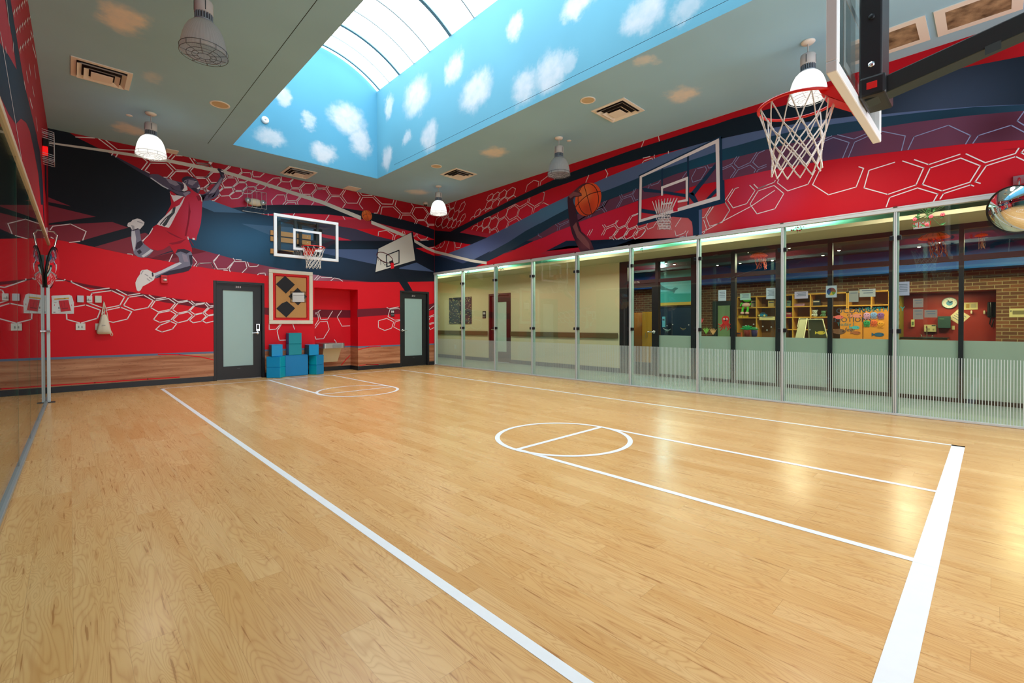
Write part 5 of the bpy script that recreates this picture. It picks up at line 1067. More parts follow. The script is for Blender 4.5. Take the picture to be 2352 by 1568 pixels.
# frog toy hanging on the shelf edge
def frog():
    o_ = onx(XS-.08); loc = o_(1711, 724)
    t_ = thing('frog_doll', loc, 'bright green frog doll with dangling legs on the shelf edge', 'toy')
    G_ = mat('frog_green', (92, 200, 60), .8); PK = mat('frog_pink', (236, 186, 176), .8); W_ = mat('frog_white', (230, 236, 226), .8)
    p = lambda x, y: o_(x, y)
    hd_ = p(1716, 690); r = .075
    MB().ball(hd_+Vector((0, 0, .02)), (r, r*1.4, r*.8), 0, 14, 9).ball(hd_+Vector((0, .06, .09)), .03, 0, 10, 6).ball(hd_+Vector((0, -.06, .09)), .03, 0, 10, 6).build('head', G_, t_, origin=loc)
    MB().ball(p(1714, 700), (.07, .11, .06), 0, 14, 9).build('body', PK, t_, origin=loc)
    for q in ([(1709, 702), (1706, 709), (1705, 717)], [(1717, 702), (1718, 709), (1716, 717)]):
        MB().tube([p(*v) for v in q], .028, 0, 10).build('leg', G_, t_, origin=loc); MB().ball(p(q[-1][0], q[-1][1]+1.5), (.05, .05, .04), 0, 10, 7).build('foot', PK, t_, origin=loc)
    for q in ([(1710, 698), (1703, 696), (1701, 703)], [(1719, 698), (1724, 697), (1722, 701)]): MB().tube([p(*v) for v in q], .022, 0, 10).build('arm', G_, t_, origin=loc)
frog()
# cabinets with lettering
ORG = mat('orange_wood_cabinet', (214, 138, 50), .45, vary=.06, bscale=4)
XCAB = 13.15
OC = onx(XCAB)
def cabinet(px0, px1, pyt, label):
    y1, y0 = OC(px0, 743).y, OC(px1, 743).y; zt = OC((px0+px1)/2, pyt).z; loc = Vector((XCAB+.15, (y0+y1)/2, 0))
    u = thing('storage_cabinet', loc, label, 'cabinet')
    MB().box((XCAB+.022, y0, 0), (XCAB+.29, y1, zt)).build('body', ORG, u, origin=loc)
    MB().box((XCAB, y0+.004, .06), (XCAB+.02, y1-.004, zt-.004)).build('door', ORG, u, origin=loc, bevel=.003)
    return u, y0, y1, zt, loc
INK = mat('navy_letter_card', (44, 62, 88), .6); TEALI = mat('teal_letter_card', (30, 120, 136), .6)
cA = cabinet(1929, 1981.5, 710.5, 'orange cabinet door lettered OCEAN of EMOTIONS')
cB = cabinet(1982.5, 2060, 708.5, 'orange cabinet door lettered HAPPY BIRTHDAY with sea creatures')
def letters(cab, txt, px, py, size, m, name='lettering'):
    n_ = MB(); p = onx(XCAB-.004)(px, py); text_mesh(n_, txt, size, (XCAB-.004, p.y, p.z), (0, -1, 0), (0, 0, 1), 0); n_.build(name, m, cab[0], origin=cab[4])
letters(cA, 'OCEAN', 1954, 718.5, .165, INK); letters(cA, 'of', 1952, 726.5, .14, INK); letters(cA, 'EMOTIONS', 1954, 739, .155, INK); letters(cA, 'Today I', 1942, 748, .11, TEALI); letters(cA, 'feel', 1952, 761, .13, INK)
letters(cB, 'HAPPY', 1997.5, 715.5, .14, TEALI); letters(cB, 'BIRTHDAY', 2034, 714.5, .14, TEALI)
def creature(px, py, r, rgb, label, squash=1.0):
    x = XCAB-.006; p = onx(x)(px, py); m_ = MB()
    m_.lathe([(0, 0), (r*.85, 0), (r, .004), (r*.85, .008), (0, .008)], p, 0, 18, mat=Matrix.Rotation(-PI/2, 3, 'Y') @ Matrix.Diagonal((.8, 1.0, 1.0)))
    for i in range(5): m_.box((x-.007, p.y-r*.8+i*r*.36, p.z-r*1.35-(i % 2)*r*.2), (x-.001, p.y-r*.8+i*r*.36+r*.2, p.z-r*.3), 0)
    for s in (-1, 1): m_.ball((x-.009, p.y+s*r*.35, p.z+r*.15), r*.13, 1, 8, 5)
    return tag(m_.build('sea_creature_cutout', [mat('cutout_%d_%d_%d' % rgb, rgb, .6), mat('cutout_eye', (30, 30, 40), .5)]), label, 'decoration', 'smiling paper jellyfish on the HAPPY BIRTHDAY cabinet')
for px, py, rgb, w_ in ((1991, 723, (206, 150, 190), 'pink'), (2007, 722, (130, 160, 214), 'blue'), (2023, 723, (132, 80, 142), 'purple'), (1991, 741, (52, 140, 84), 'green'), (2007, 740, (214, 92, 48), 'orange red'), (2023, 743, (226, 150, 40), 'yellow orange')):
    creature(px, py, .065, rgb, '%s smiling paper jellyfish stuck on the HAPPY BIRTHDAY cabinet' % w_)
def fish(px, py, x, rgb, label, s=.07, cat='sticker', nm='fish_sticker', grp=None):
    p = onx(x)(px, py); pts = [(s*math.cos(a)*1.3, s*math.sin(a)*.65) for a in [2*PI*i/16 for i in range(16)]]
    m_ = MB(); m_.prism([(x, p.y+u, p.z+v) for u, v in pts], (-.003, 0, 0), 0); m_.prism([(x, p.y+s*1.1, p.z), (x, p.y+s*1.9, p.z+s*.6), (x, p.y+s*1.9, p.z-s*.6)], (-.003, 0, 0), 0); m_.ball((x-.004, p.y-s*.8, p.z+s*.12), s*.13, 1, 8, 5)
    return tag(m_.build(nm, [mat('fish_%d_%d_%d' % rgb, rgb, .6), mat('cutout_eye', (30, 30, 40), .5)]), label, cat, grp)
fish(1927, 728, XCAB-.004, (214, 96, 96), 'red paper fish stuck left of the OCEAN lettering'); fish(1969, 725, XCAB-.004, (214, 130, 120), 'pale red paper fish right of the OCEAN lettering'); fish(1965, 752, XCAB-.004, (84, 168, 180), 'turquoise paper fish under the EMOTIONS lettering', .06); fish(1967, 764, XCAB-.004, (168, 92, 54), 'brown paper fish low on the OCEAN cabinet', .06); fish(1927, 761, XCAB-.004, (112, 72, 52), 'large brown paper turtle shape on the OCEAN cabinet edge', .1); fish(2019, 768, XCAB-.004, (44, 84, 120), 'dark blue paper fish low on the birthday cabinet', .07); fish(1886, 764, XC+.036, (222, 196, 60), 'yellow fish sticker on the glass beside the folding sign', .05)
# octopus sticker on the classroom glass
def octopus():
    x = XC+.036; o_ = onx(x); p = lambda a_, b_: o_(1400+a_/7.84, 700+b_/7.84)
    m_ = MB(); hd_ = [(2090,195),(2060,200),(2030,225),(2022,270),(2035,320),(2065,350),(2110,350),(2145,320),(2158,270),(2150,225),(2120,200)]
    m_.prism([p(*v) for v in hd_], (-.002, 0, 0), 0)
    for arm in ([(2050,330),(2010,370),(1970,350),(1958,335)], [(2045,345),(2000,400),(1970,395)], [(2060,345),(2030,420),(2000,460),(1990,440)], [(2085,350),(2075,400),(2060,440)], [(2110,350),(2130,410),(2150,440),(2120,460)], [(2125,340),(2165,400),(2180,420)], [(2135,330),(2175,360),(2185,340)]):
        m_.tube([p(*v)+Vector((-.003, 0, 0)) for v in arm], [.016, .013, .009, .006][:len(arm)], 0, 6)
    for ex in (2062, 2114): m_.ball(p(ex, 255)+Vector((-.004, 0, 0)), (.003, .02, .02), 1, 10, 6); m_.ball(p(ex, 255)+Vector((-.006, 0, 0)), (.003, .01, .01), 2, 8, 5)
    m_.prism([p(2068, 275), p(2110, 275), p(2100, 290), p(2078, 288)], (-.005, 0, 0), 2)
    tag(m_.build('octopus_sticker', [mat('octopus_red', (196, 36, 30), .6), mat('sticker_white', (226, 226, 214), .6), mat('sticker_black', (28, 24, 30), .6)]), 'red octopus sticker with curling arms on the classroom glass', 'sticker')
octopus()
# green classroom exit door with black frame in the brick wall
gd = MB(); xg = XB-.03; og_ = onx(xg); a_, c_ = og_(1636.5, 692), og_(1683, 960)
gl_ = thing('classroom_door', Vector((xg, (a_.y+c_.y)/2, 0)), 'black framed pale green door in the brick wall behind the octopus', 'door'); ogd = Vector((xg, (a_.y+c_.y)/2, 0))
MB().box((xg, c_.y, 0), (XB-.001, a_.y, a_.z)).build('door_frame', FRM, gl_, origin=ogd)
i0, i1 = og_(1649.5, 702).y, c_.y+.08
MB().box((xg-.02, i1, .2), (xg-.001, i0, og_(1649, 702).z)).build('door_leaf', mat('sage_green_door', (136, 164, 118), .5), gl_, origin=ogd)
# papers on the classroom glass
PAPER = mat('pale_blue_paper', (176, 196, 212), .6); PTXT = mat('paper_ink', (104, 118, 138), .6)
def paper(px0, py0, px1, py1, x, label, rgb=None, tilt=0, lines=4, name='paper_sheet', cat='paper', flip=-1):
    o_ = onx(x); a_, c_ = o_(px0, py1), o_(px1, py0); m_ = MB(); m_.box((x-.002, c_.y, a_.z), (x, a_.y, c_.z), 0)
    hh = c_.z-a_.z; w_ = a_.y-c_.y
    for i in range(lines): m_.box((x-.0028, c_.y+w_*.15, c_.z-hh*(.2+i*.6/max(1, lines))-.006), (x-.002, a_.y-w_*(.15+.1*(i % 2)), c_.z-hh*(.2+i*.6/max(1, lines))+.006), 1)
    return tag(m_.build(name, [mat('sheet_%d_%d_%d' % rgb, rgb, .6) if rgb else PAPER, PTXT]), label, cat)
XG = XC+.042
paper(1650, 665.5, 1668, 691, XG, 'pale blue printed sheet on the glass above the octopus')
paper(1760, 660.5, 1781.5, 687, XG, 'pale blue sheet on the glass beside a dark window bar', lines=5)
paper(1700, 673, 1724, 689, XG, 'small green tinted drawing taped above the frog', rgb=(150, 188, 178), lines=3)
paper(1825, 668.5, 1856, 686, XG, 'lilac headed sheet taped in front of the wide shelf', rgb=(186, 182, 206), lines=3)
paper(1950, 667, 1972, 693.5, XG, 'grey sheet with a tan circle taped above OCEAN', rgb=(166, 168, 160), lines=1)
paper(1974, 662.5, 2011, 682, XG, 'white and orange strip sheet taped near the top shelf', rgb=(190, 196, 192), lines=2)
paper(2059, 646, 2089, 679, XG, 'lilac typed sheet on the glass right of the long post', rgb=(168, 176, 208), lines=5)
paper(1744, 727, 1780, 735, XS-.02, 'small cream label card on the shelf below the boombox', rgb=(214, 200, 140), lines=1)
def wheel():
    x = XC-.008; o_ = onx(x); a_, c_ = o_(1897, 683.5), o_(1922, 655); loc = Vector((x, (a_.y+c_.y)/2, a_.z))
    m_ = MB(); m_.box((x-.002, c_.y, a_.z), (x, a_.y, c_.z), 0); cen = Vector((x-.003, loc.y, (a_.z+c_.z)/2)); r = (a_.y-c_.y)*.42
    for i, rgb in enumerate(((70, 40, 70), (36, 60, 130), (40, 84, 130), (190, 170, 60), (104, 140, 50), (140, 90, 50), (120, 60, 60))):
        q_ = [cen]+[cen+Vector((0, r*math.sin(2*PI*(i+j/6)/7), r*math.cos(2*PI*(i+j/6)/7))) for j in range(7)]; m_.poly(q_, i+1)
    tag(m_.build('colour_wheel_poster', [PAPER]+[mat('wheel_%d' % i, c, .6) for i, c in enumerate(((70, 40, 70), (36, 60, 130), (40, 84, 130), (190, 170, 60), (104, 140, 50), (140, 90, 50), (120, 60, 60)))]), 'poster with a round colour wheel taped to a dark window bar', 'poster')
wheel()
# folding sandwich board sign
def aboard():
    x = 12.2; o_ = onx(x); p = lambda a_, b_, d=0: onx(x+d)(1640+a_/9.8, 640+b_/9.8)
    loc = onx(x)(1840, 800); loc.z = 0
    t_ = thing('sandwich_board', Vector((x+.2, loc.y, 0)), 'cream folding sandwich board sign behind the glass', 'sign'); o0 = Vector((x+.2, loc.y, 0))
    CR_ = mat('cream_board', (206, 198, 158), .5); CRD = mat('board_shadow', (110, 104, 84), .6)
    y0, y1 = p(1890, 900).y, p(2060, 900).y; yb0, yb1 = p(1720, 1310).y, p(1930, 1310).y; zt, zb = p(1970, 890).z, p(1800, 1310).z-.55
    f0 = [Vector((x, yb0, zb)), Vector((x, yb1, zb)), Vector((x+.12, y1, zt)), Vector((x+.12, y0, zt))]
    MB().prism(f0, (.02, 0, 0)).build('front_board', CR_, t_, origin=o0)
    MB().tube([f0[0]+(f0[3]-f0[0])*.8, f0[3], f0[2], f0[1]], .014, 0, 8).build('front_frame', CR_, t_, origin=o0)
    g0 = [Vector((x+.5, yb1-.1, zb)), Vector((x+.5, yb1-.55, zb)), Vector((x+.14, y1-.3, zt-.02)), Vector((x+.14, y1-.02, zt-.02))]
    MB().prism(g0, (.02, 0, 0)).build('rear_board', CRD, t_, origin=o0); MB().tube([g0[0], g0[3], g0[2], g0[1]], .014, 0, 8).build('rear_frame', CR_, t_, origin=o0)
aboard()
# tall golden wardrobe inside the door
def wardrobe():
    x = 12.0; o_ = onx(x); y1, y0 = o_(1475, 743).y, o_(1497, 743).y; zt = o_(1485, 716).z; loc = Vector((x+.25, (y0+y1)/2, 0))
    t_ = thing('tall_cupboard', loc, 'tall golden wood cupboard seen through door 117A', 'cupboard')
    MB().box((x+.02, y0, 0), (x+.5, y1, zt)).build('body', WOOD2, t_, origin=loc)
    for a_, c_ in ((y0, (y0+y1)/2-.003), ((y0+y1)/2+.003, y1)): MB().box((x, a_, .55), (x+.02, c_, zt-.01)).build('door', WOOD2, t_, origin=loc)
    for s in (-1, 1): MB().tube([(x-.03, (y0+y1)/2+s*.03, zt-.75), (x-.03, (y0+y1)/2+s*.03, zt-.6)], .006, 0, 6).build('handle', CHROME, t_, origin=loc)
    MB().box((x, y0, .02), (x+.02, y1, .54)).build('drawer', WOOD2, t_, origin=loc)
wardrobe()
def cup2():
    x = 12.6; o_ = onx(x); y1, y0 = o_(1452, 743).y, o_(1474, 743).y; zt = o_(1460, 718).z; loc = Vector((x+.25, (y0+y1)/2, 0))
    t_ = thing('storage_cabinet', loc, 'brown wood cabinet left of the golden cupboard', 'cabinet')
    MB().box((x+.02, y0, 0), (x+.5, y1, zt)).build('body', mat('brown_cabinet_wood', (168, 100, 40), .5, vary=.08, bscale=4), t_, origin=loc); MB().box((x, y0+.01, .05), (x+.02, y1-.01, zt-.02)).build('door', mat('brown_cabinet_wood', (168, 100, 40)), t_, origin=loc)
cup2()
# whale tail picture on the far wall
def whale():
    x = 13.4; o_ = onx(x); a_, c_ = o_(1512, 702), o_(1590, 618); m_ = MB()
    m_.box((x, c_.y, a_.z), (x+.03, a_.y, c_.z), 0); zs = a_.z+(c_.z-a_.z)*.10
    m_.box((x-.003, c_.y, a_.z), (x, a_.y, zs), 1)
    p = lambda u, v: Vector((x-.004, o_(1400+u/7.84, 700).y, o_(1500, 530+v/7.84).z))
    m_.poly([p(905, 1110), p(1130, 1100), p(1160, 1150), p(1460, 1160), p(1460, 1300), p(905, 1300)], 3)
    m_.poly([p(905, 960), p(960, 1010), p(1060, 1060), p(1130, 1070), p(1180, 1040), p(1240, 1060), p(1190, 1090), p(1160, 1150), p(1140, 1110), p(1060, 1090), p(940, 1075), p(905, 1050)], 2)
    SEA = print_mat('sea_picture', (92, 180, 184), [(o_(1550, 655), (1, .8, .5), (150, 206, 196), .7)])
    tag(m_.build('whale_tail_picture', [SEA, mat('picture_gold_edge', (198, 156, 62), .4), mat('whale_grey', (64, 120, 116), .6), mat('sea_dark', (52, 150, 138), .6)]), 'large teal sea picture with a whale tail inside the classroom', 'picture')
whale()
db = MB(); x = 13.42; a_, c_ = onx(x)(1512, 960), onx(x)(1592, 703); db.box((x, c_.y, 0), (x+.02, a_.y, c_.z)); db.box((x-.02, c_.y, c_.z-.02), (x+.04, a_.y, c_.z)); 
tag(db.build('dark_display_board', mat('dark_blue_board', (18, 34, 54), .5)), 'dark blue board below the whale tail picture', 'board')
prop_box('storage_bin', 1521, 727, 1527, 751, 13.2, (92, 160, 178), 'narrow light blue panel standing by dark board', 'box')
# dinosaur like glass toys on the sill
def dino(px, py, s, rgb, label):
    x = XC+.09; p = onx(x)(px, py); loc = Vector((p.x, p.y, .956+.0)); m_ = MB()
    m_.tube([p+Vector((0, s*1.4, s*.8)), p+Vector((0, s*.6, s*.2)), p, p+Vector((0, -s*.7, s*.1)), p+Vector((0, -s*1.2, s*.5))], [s*.08, s*.2, s*.28, s*.16, s*.12], 0, 8)
    for u in (.3, -.35): m_.tube([p+Vector((0, s*u, 0)), p+Vector((0, s*(u+.1), -s*.55))], s*.08, 0, 6)
    tag(m_.build('dinosaur_sticker', mat('sticker_tan_%d' % rgb[0], rgb, .6)), label, 'sticker')
dino(1532, 759, .07, (150, 168, 168), 'grey long bodied dinosaur figure low on the classroom glass')
dino(1569, 756, .05, (158, 128, 84), 'tan dinosaur figure low on the classroom glass')
for i, (px, py, rgb, lab) in enumerate(((1609, 737, (214, 60, 70), 'red coral sticker beside the silver post'), (1622, 759, (126, 180, 70), 'green sea plant sticker in front of brick'), (1638, 761, (206, 158, 96), 'tan shell shaped sticker left of the octopus'))):
    x = XC+.036; p = onx(x)(px, py); m_ = MB()
    for k_ in range(5): m_.tube([p+Vector((-.003, 0, -.06)), p+Vector((-.003, (k_-2)*.02, .0)), p+Vector((-.003, (k_-2)*.035, .07-.01*abs(k_-2)))], [.014, .012, .004], 0, 6)
    tag(m_.build('sea_plant_sticker', mat('sticker_%d_%d' % rgb[:2], rgb, .6)), lab, 'sticker')
def leafy(px, py, s, rgb, rgb2, x, label, name='toy_plant'):
    p = onx(x)(px, py); m_ = MB()
    for k_ in range(6):
        a = PI*(k_+.5)/6; m_.tube([p, p+Vector((0, -math.cos(a)*s*.6, math.sin(a)*s*.6)), p+Vector((0, -math.cos(a)*s, math.sin(a)*s*.7))], [.01, .02, .004], 0, 6)
    m_.lathe([(.0, -.14), (.05, -.14), (.06, -.01), (0, -.01)], p, 1, 12)
    tag(m_.build(name, [mat('plant_%d' % rgb[0], rgb, .6), mat('pot_%d' % rgb2[0], rgb2, .6)]), label, 'toy')
leafy(1716, 757, .14, (70, 200, 110), (190, 60, 40), XC+.25, 'bright green toy plant in a red pot behind the glass'); leafy(1733, 757, .08, (90, 190, 100), (96, 60, 110), XC+.25, 'small green toy plant in a purple pot behind the glass')
prop_box('toy_crate', 1690, 763, 1702, 773, XC+.2, (232, 110, 44), 'orange toy box low behind the classroom glass', 'toy')
# bubbles are dots stuck on the glass
for i, (px, py) in enumerate(((1713, 747.5), (1731, 744.5), (1737, 753.5), (1752, 749.5), (1761.5, 758), (1771.5, 751), (1860, 757), (1532, 748), (1545, 745), (1582, 746))):
    x = XC+.036; p = onx(x)(px, py); m_ = MB(); m_.lathe([(0, 0), (.013, 0), (.013, .002), (0, .002)], p, 0, 12, mat=Matrix.Rotation(-PI/2, 3, 'Y'))
    tag(m_.build('bubble_sticker', mat('bubble_white', (186, 190, 182), .5)), 'small round pale bubble sticker on the classroom glass', 'sticker', 'bubble stickers on the classroom glass')
# ================================================================ KITCHENETTE THINGS
XK = XB+.75
OK_ = onx(XK)
def wall_item(name, px0, py0, px1, py1, x, rgb, label, cat, d=.02, bev=.003, extra=None):
    o_ = onx(x-d); a_, c_ = o_(px0, py1), o_(px1, py0); m_ = MB(); m_.box((x-d, c_.y, a_.z), (x-.0005, a_.y, c_.z), 0)
    mats = [mat('item_%d_%d_%d' % rgb, rgb, .45)]
    if extra:
        for fx0, fz0, fx1, fz1, ergb in extra:
            w_, hh = a_.y-c_.y, c_.z-a_.z
            m_.box((x-d-.004, a_.y-w_*fx0, a_.z+hh*fz0), (x-d, a_.y-w_*fx1, a_.z+hh*fz1), len(mats)); mats.append(mat('item_%d_%d_%d' % ergb, ergb, .45))
    return tag(m_.build(name, mats, bevel=bev), label, cat)
def clock():
    c_ = OK_(2181, 695.5); loc = Vector((XK, c_.y, c_.z)); rx = abs(OK_(2163, 695).y-c_.y); rz = abs(OK_(2181, 683).z-c_.z); r = (rx+rz)/2
    t_ = thing('wall_clock', loc, 'round white wall clock on the dark red kitchenette wall', 'clock'); R_ = Matrix.Rotation(-PI/2, 3, 'Y') @ Matrix.Diagonal((rz/r, rx/r, 1))
    MB().lathe([(r*.9, 0), (r, .01), (r, .04), (r*.93, .05), (r*.9, .035)], loc, 0, 36, mat=R_).build('rim', mat('clock_rim', (150, 190, 190), .3, .4), t_, origin=loc)
    MB().lathe([(0, .03), (r*.92, .03)], loc, 0, 36, mat=R_).build('dial', mat('clock_dial', (226, 230, 220), .5), t_, origin=loc)
    tk = MB()
    for i in range(12):
        a = 2*PI*i/12; p = loc+Vector((-.034, math.sin(a)*rx*.78, math.cos(a)*rz*.78)); tk.ball(p, (.003, r*.045, r*.045), 0, 8, 5)
    tk.ball(loc+Vector((-.032, 0, -rz*.05)), (.003, rx*.42, rz*.45), 1, 16, 8)
    tk.build('hour_marks', [mat('clock_mark', (90, 120, 140), .5), mat('clock_blue', (96, 160, 196), .5)], t_, origin=loc)
    h = MB(); h.tube([loc+Vector((-.04, 0, 0)), loc+Vector((-.04, -rx*.4, rz*.3))], .008, 0, 6); h.tube([loc+Vector((-.042, 0, 0)), loc+Vector((-.042, rx*.2, rz*.6))], .006, 0, 6)
    h.build('hands', mat('clock_hand', (60, 80, 100), .4), t_, origin=loc)
clock()
wall_item('paper_towel_dispenser', 2153.5, 726, 2183, 753, XK, (44, 70, 66), 'dark green paper towel box under the round clock', 'dispenser', .18, .02, [(.15, .72, .5, .82, (60, 100, 76))])
wall_item('notice_card', 2214, 694, 2246, 711, XK, (206, 196, 140), 'cream notice card right of the dark window bar', 'notice', .01, .001, [(.15, .2, .4, .8, (176, 140, 70)), (.5, .25, .85, .8, (180, 176, 140))])
def phone():
    a_ = OK_(2281, 712); loc = Vector((XK-.06, a_.y, a_.z-.1)); t_ = thing('wall_phone', loc, 'black wall telephone with hanging cord beside the brick pier', 'telephone')
    MB().box((XK-.06, a_.y-.09, a_.z-.16), (XK-.002, a_.y+.09, a_.z+.18)).build('body', mat('phone_black', (28, 26, 30), .3), t_, origin=loc, bevel=.02)
    MB().tube([(XK-.075, a_.y+.03, a_.z+.16), (XK-.1, a_.y+.03, a_.z+.1), (XK-.1, a_.y+.03, a_.z-.06), (XK-.075, a_.y+.03, a_.z-.12)], [.03, .02, .02, .03], 0, 10).build('handset', mat('phone_black', (28, 26, 30)), t_, origin=loc)
    MB().tube([(XK-.06, a_.y+.03, a_.z-.15), (XK-.07, a_.y+.05, a_.z-.3), (XK-.06, a_.y+.02, a_.z-.38), (XK-.04, a_.y-.01, a_.z-.2)], .012, 0, 8).build('cord', mat('phone_black', (28, 26, 30)), t_, origin=loc)
phone()
wall_item('soap_dispenser', 2229, 712.5, 2233.5, 720.5, XK, (214, 206, 176), 'small cream soap dispenser below the notice card', 'dispenser', .08, .02)
wall_item('soap_dispenser', 2258.5, 712.5, 2263.5, 721.5, XK, (196, 190, 160), 'small cream soap dispenser nearer the telephone', 'dispenser', .08, .02)
def tilted_paper(px, py, s, x, rgb, ang, label):
    c_ = onx(x)(px, py); m_ = MB(); R_ = Matrix.Rotation(ang, 3, 'X')
    m_.add([c_+R_ @ Vector((dx, dy, dz)) for dx in (-.003, 0) for dy, dz in ((-s, -s), (s, -s), (s, s), (-s, s))], [(0,1,2,3),(7,6,5,4),(0,4,5,1),(1,5,6,2),(2,6,7,3),(3,7,4,0)], 0)
    for i in range(4): m_.add([c_+R_ @ Vector((-.0045, dy, dz)) for dy, dz in ((-s*.7, s*(.6-i*.35)), (s*.7, s*(.6-i*.35)), (s*.7, s*(.5-i*.35)), (-s*.7, s*(.5-i*.35)))], [(0,1,2,3)], 1)
    tag(m_.build('paper_sheet', [mat('sheet_tilt_%d' % rgb[0], rgb, .6), PTXT]), label, 'paper')
tilted_paper(2203, 728, .13, XK-.003, (206, 192, 152), .7, 'cream sheet hung as a diamond on the red kitchenette wall')
wall_item('first_aid_case', 2122.5, 745.5, 2150.5, 761.5, XK, (190, 184, 136), 'cream first aid box above the sink', 'case', .1, .01, [(.62, .8, .95, .96, (50, 60, 60)), (.3, .2, .5, .5, (150, 146, 110)), (.7, .2, .85, .45, (150, 146, 110))])
wall_item('wall_thermostat', 2092.5, 733.5, 2100.5, 750, XB+.7, (206, 206, 140), 'yellow green wall timer on the olive side of the recess', 'thermostat', .03, .004, [(.2, .2, .8, .7, (90, 110, 70))])
wall_item('outlet_plate', 2186, 748, 2193, 757, XK, (200, 188, 140), 'cream outlet plate right of the paper towel box', 'outlet', .012, .002)
# counter and taps
ct = MB(); cz = OK_(2120, 774).z
zc_ = onx(XB+.05)(2120, 775).z
cab = thing('sink_cabinet', Vector((XB+.4, (ky0+ky1)/2+.4, 0)), 'orange wood sink counter in the kitchenette recess', 'cabinet'); oc_ = Vector((XB+.4, (ky0+ky1)/2+.4, 0))
ym = onx(XB+.05)(2176, 775).y
MB().box((XB+.08, ym, 0), (XK-.002, ky1-.01, zc_-.04)).build('body', ORG, cab, origin=oc_); MB().box((XB+.05, ym, zc_-.04), (XK-.002, ky1-.01, zc_)).build('counter_top', mat('dark_counter', (40, 36, 30), .3), cab, origin=oc_)
lowc = MB(); lowc.box((XB+.08, ky0+.01, 0), (XK-.002, ym-.004, zc_-.12)); tag(lowc.build('low_counter', mat('olive_counter', (96, 90, 44), .5)), 'low olive counter below the diamond paper', 'counter')
def tap(px, py, label):
    c_ = onx(XB+.45)(px, 775); z0 = c_.z if False else zc_; m_ = MB(); p = Vector((XB+.45, c_.y, z0))
    m_.tube([p, p+Vector((0, 0, .22)), p+Vector((-.05, 0, .26)), p+Vector((-.12, 0, .22))], .012, 0, 8); m_.box((p.x-.03, p.y-.12, z0), (p.x+.03, p.y+.12, z0+.012), 0)
    for s in (-1, 1): m_.tube([p+Vector((0, s*.09, 0)), p+Vector((0, s*.09, .05)), p+Vector((-.05, s*.11, .06))], .01, 0, 8)
    tag(m_.build('sink_tap', CHROME), label, 'tap')
tap(2129, 770, 'tall chrome sink tap in front of the cream box')
wall_item('paper_sign', 2318, 707.5, 2370, 728, XB, (214, 204, 150), 'cream paper sign taped to the brick pier at the edge', 'sign', .004, .0005, [(.15, .3, .8, .75, (130, 120, 90)), (.05, .6, .1, .8, (90, 90, 80))])
for px0, py0, px1, py1, lab in ((2097, 685, 2121, 706, 'grey sheet pinned on the kitchenette wall, upper one'), (2097, 709, 2121, 733, 'grey sheet pinned on the kitchenette wall, lower one'), (2123, 711, 2153, 729, 'pinkish sheet pinned left of the paper towel box')):
    paper(px0, py0, px1, py1, XG, lab, rgb=(150, 138, 134), lines=2)

# jellyfish hanging under the classroom ceiling
def jelly(px, py, wpx, dpt, x, label, tl):
    c_ = onx(x)(px, py); r = abs(onx(x)(px+wpx/2, py).y-c_.y); t_ = thing('jellyfish_lantern', c_, label, 'lantern', 'orange jellyfish lanterns under the classroom ceiling')
    OG = mat('jelly_orange', (214, 92, 30), .5, emit=(200, 70, 16), estr=.25); PKJ = mat('jelly_tentacle', (190, 84, 70), .6)
    pr = [(0, r*.42), (r*.4, r*.38), (r*.75, r*.24), (r*.97, 0), (r*.95, -r*.06), (r*.8, -r*.04)]
    MB().lathe(pr, c_, 0, 28).build('bell', OG, t_, origin=c_)
    rb = MB()
    for k_ in range(14):
        a = 2*PI*k_/14; rb.tube([c_+Vector((rr*1.012*math.cos(a), rr*1.012*math.sin(a), z*1.01)) for rr, z in pr[:4]], r*.018, 0, 5)
    rb.build('rib', mat('jelly_rib', (150, 50, 14), .5), t_, origin=c_)
    tn = MB(); rnd = random.Random(int(px))
    for k_ in range(16):
        a = rnd.uniform(0, 2*PI); rr = rnd.uniform(.1, .6)*r; p = c_+Vector((rr*math.cos(a), rr*math.sin(a), -.02)); pts = [p]
        for j in range(6): p = p+Vector((rnd.uniform(-.12, .12)*r, rnd.uniform(-.2, .1)*r, -tl*rnd.uniform(.1, .2))); pts.append(p)
        tn.tube(pts, r*.03, 0, 5)
    tn.build('tentacle', PKJ, t_, origin=c_)
    MB().tube([c_+Vector((0, 0, r*.4)), Vector((c_.x, c_.y, CRZ-.001))], .003, 0, 5).build('cord', PKJ, t_, origin=c_)
jelly(2145, 546, 78, 0, 11.0, 'largest orange jellyfish lantern, just below the EXIT sign', .42)
jelly(2254, 541, 34, 0, 11.6, 'small orange jellyfish lantern near the convex mirror', .22)
jelly(2230, 532, 18, 0, 12.0, 'smallest orange jellyfish lantern, up beside the dark window bar', .12)
jelly(1742.5, 588, 41, 0, 11.4, 'dim orange jellyfish lantern beyond the third classroom pane', .3)
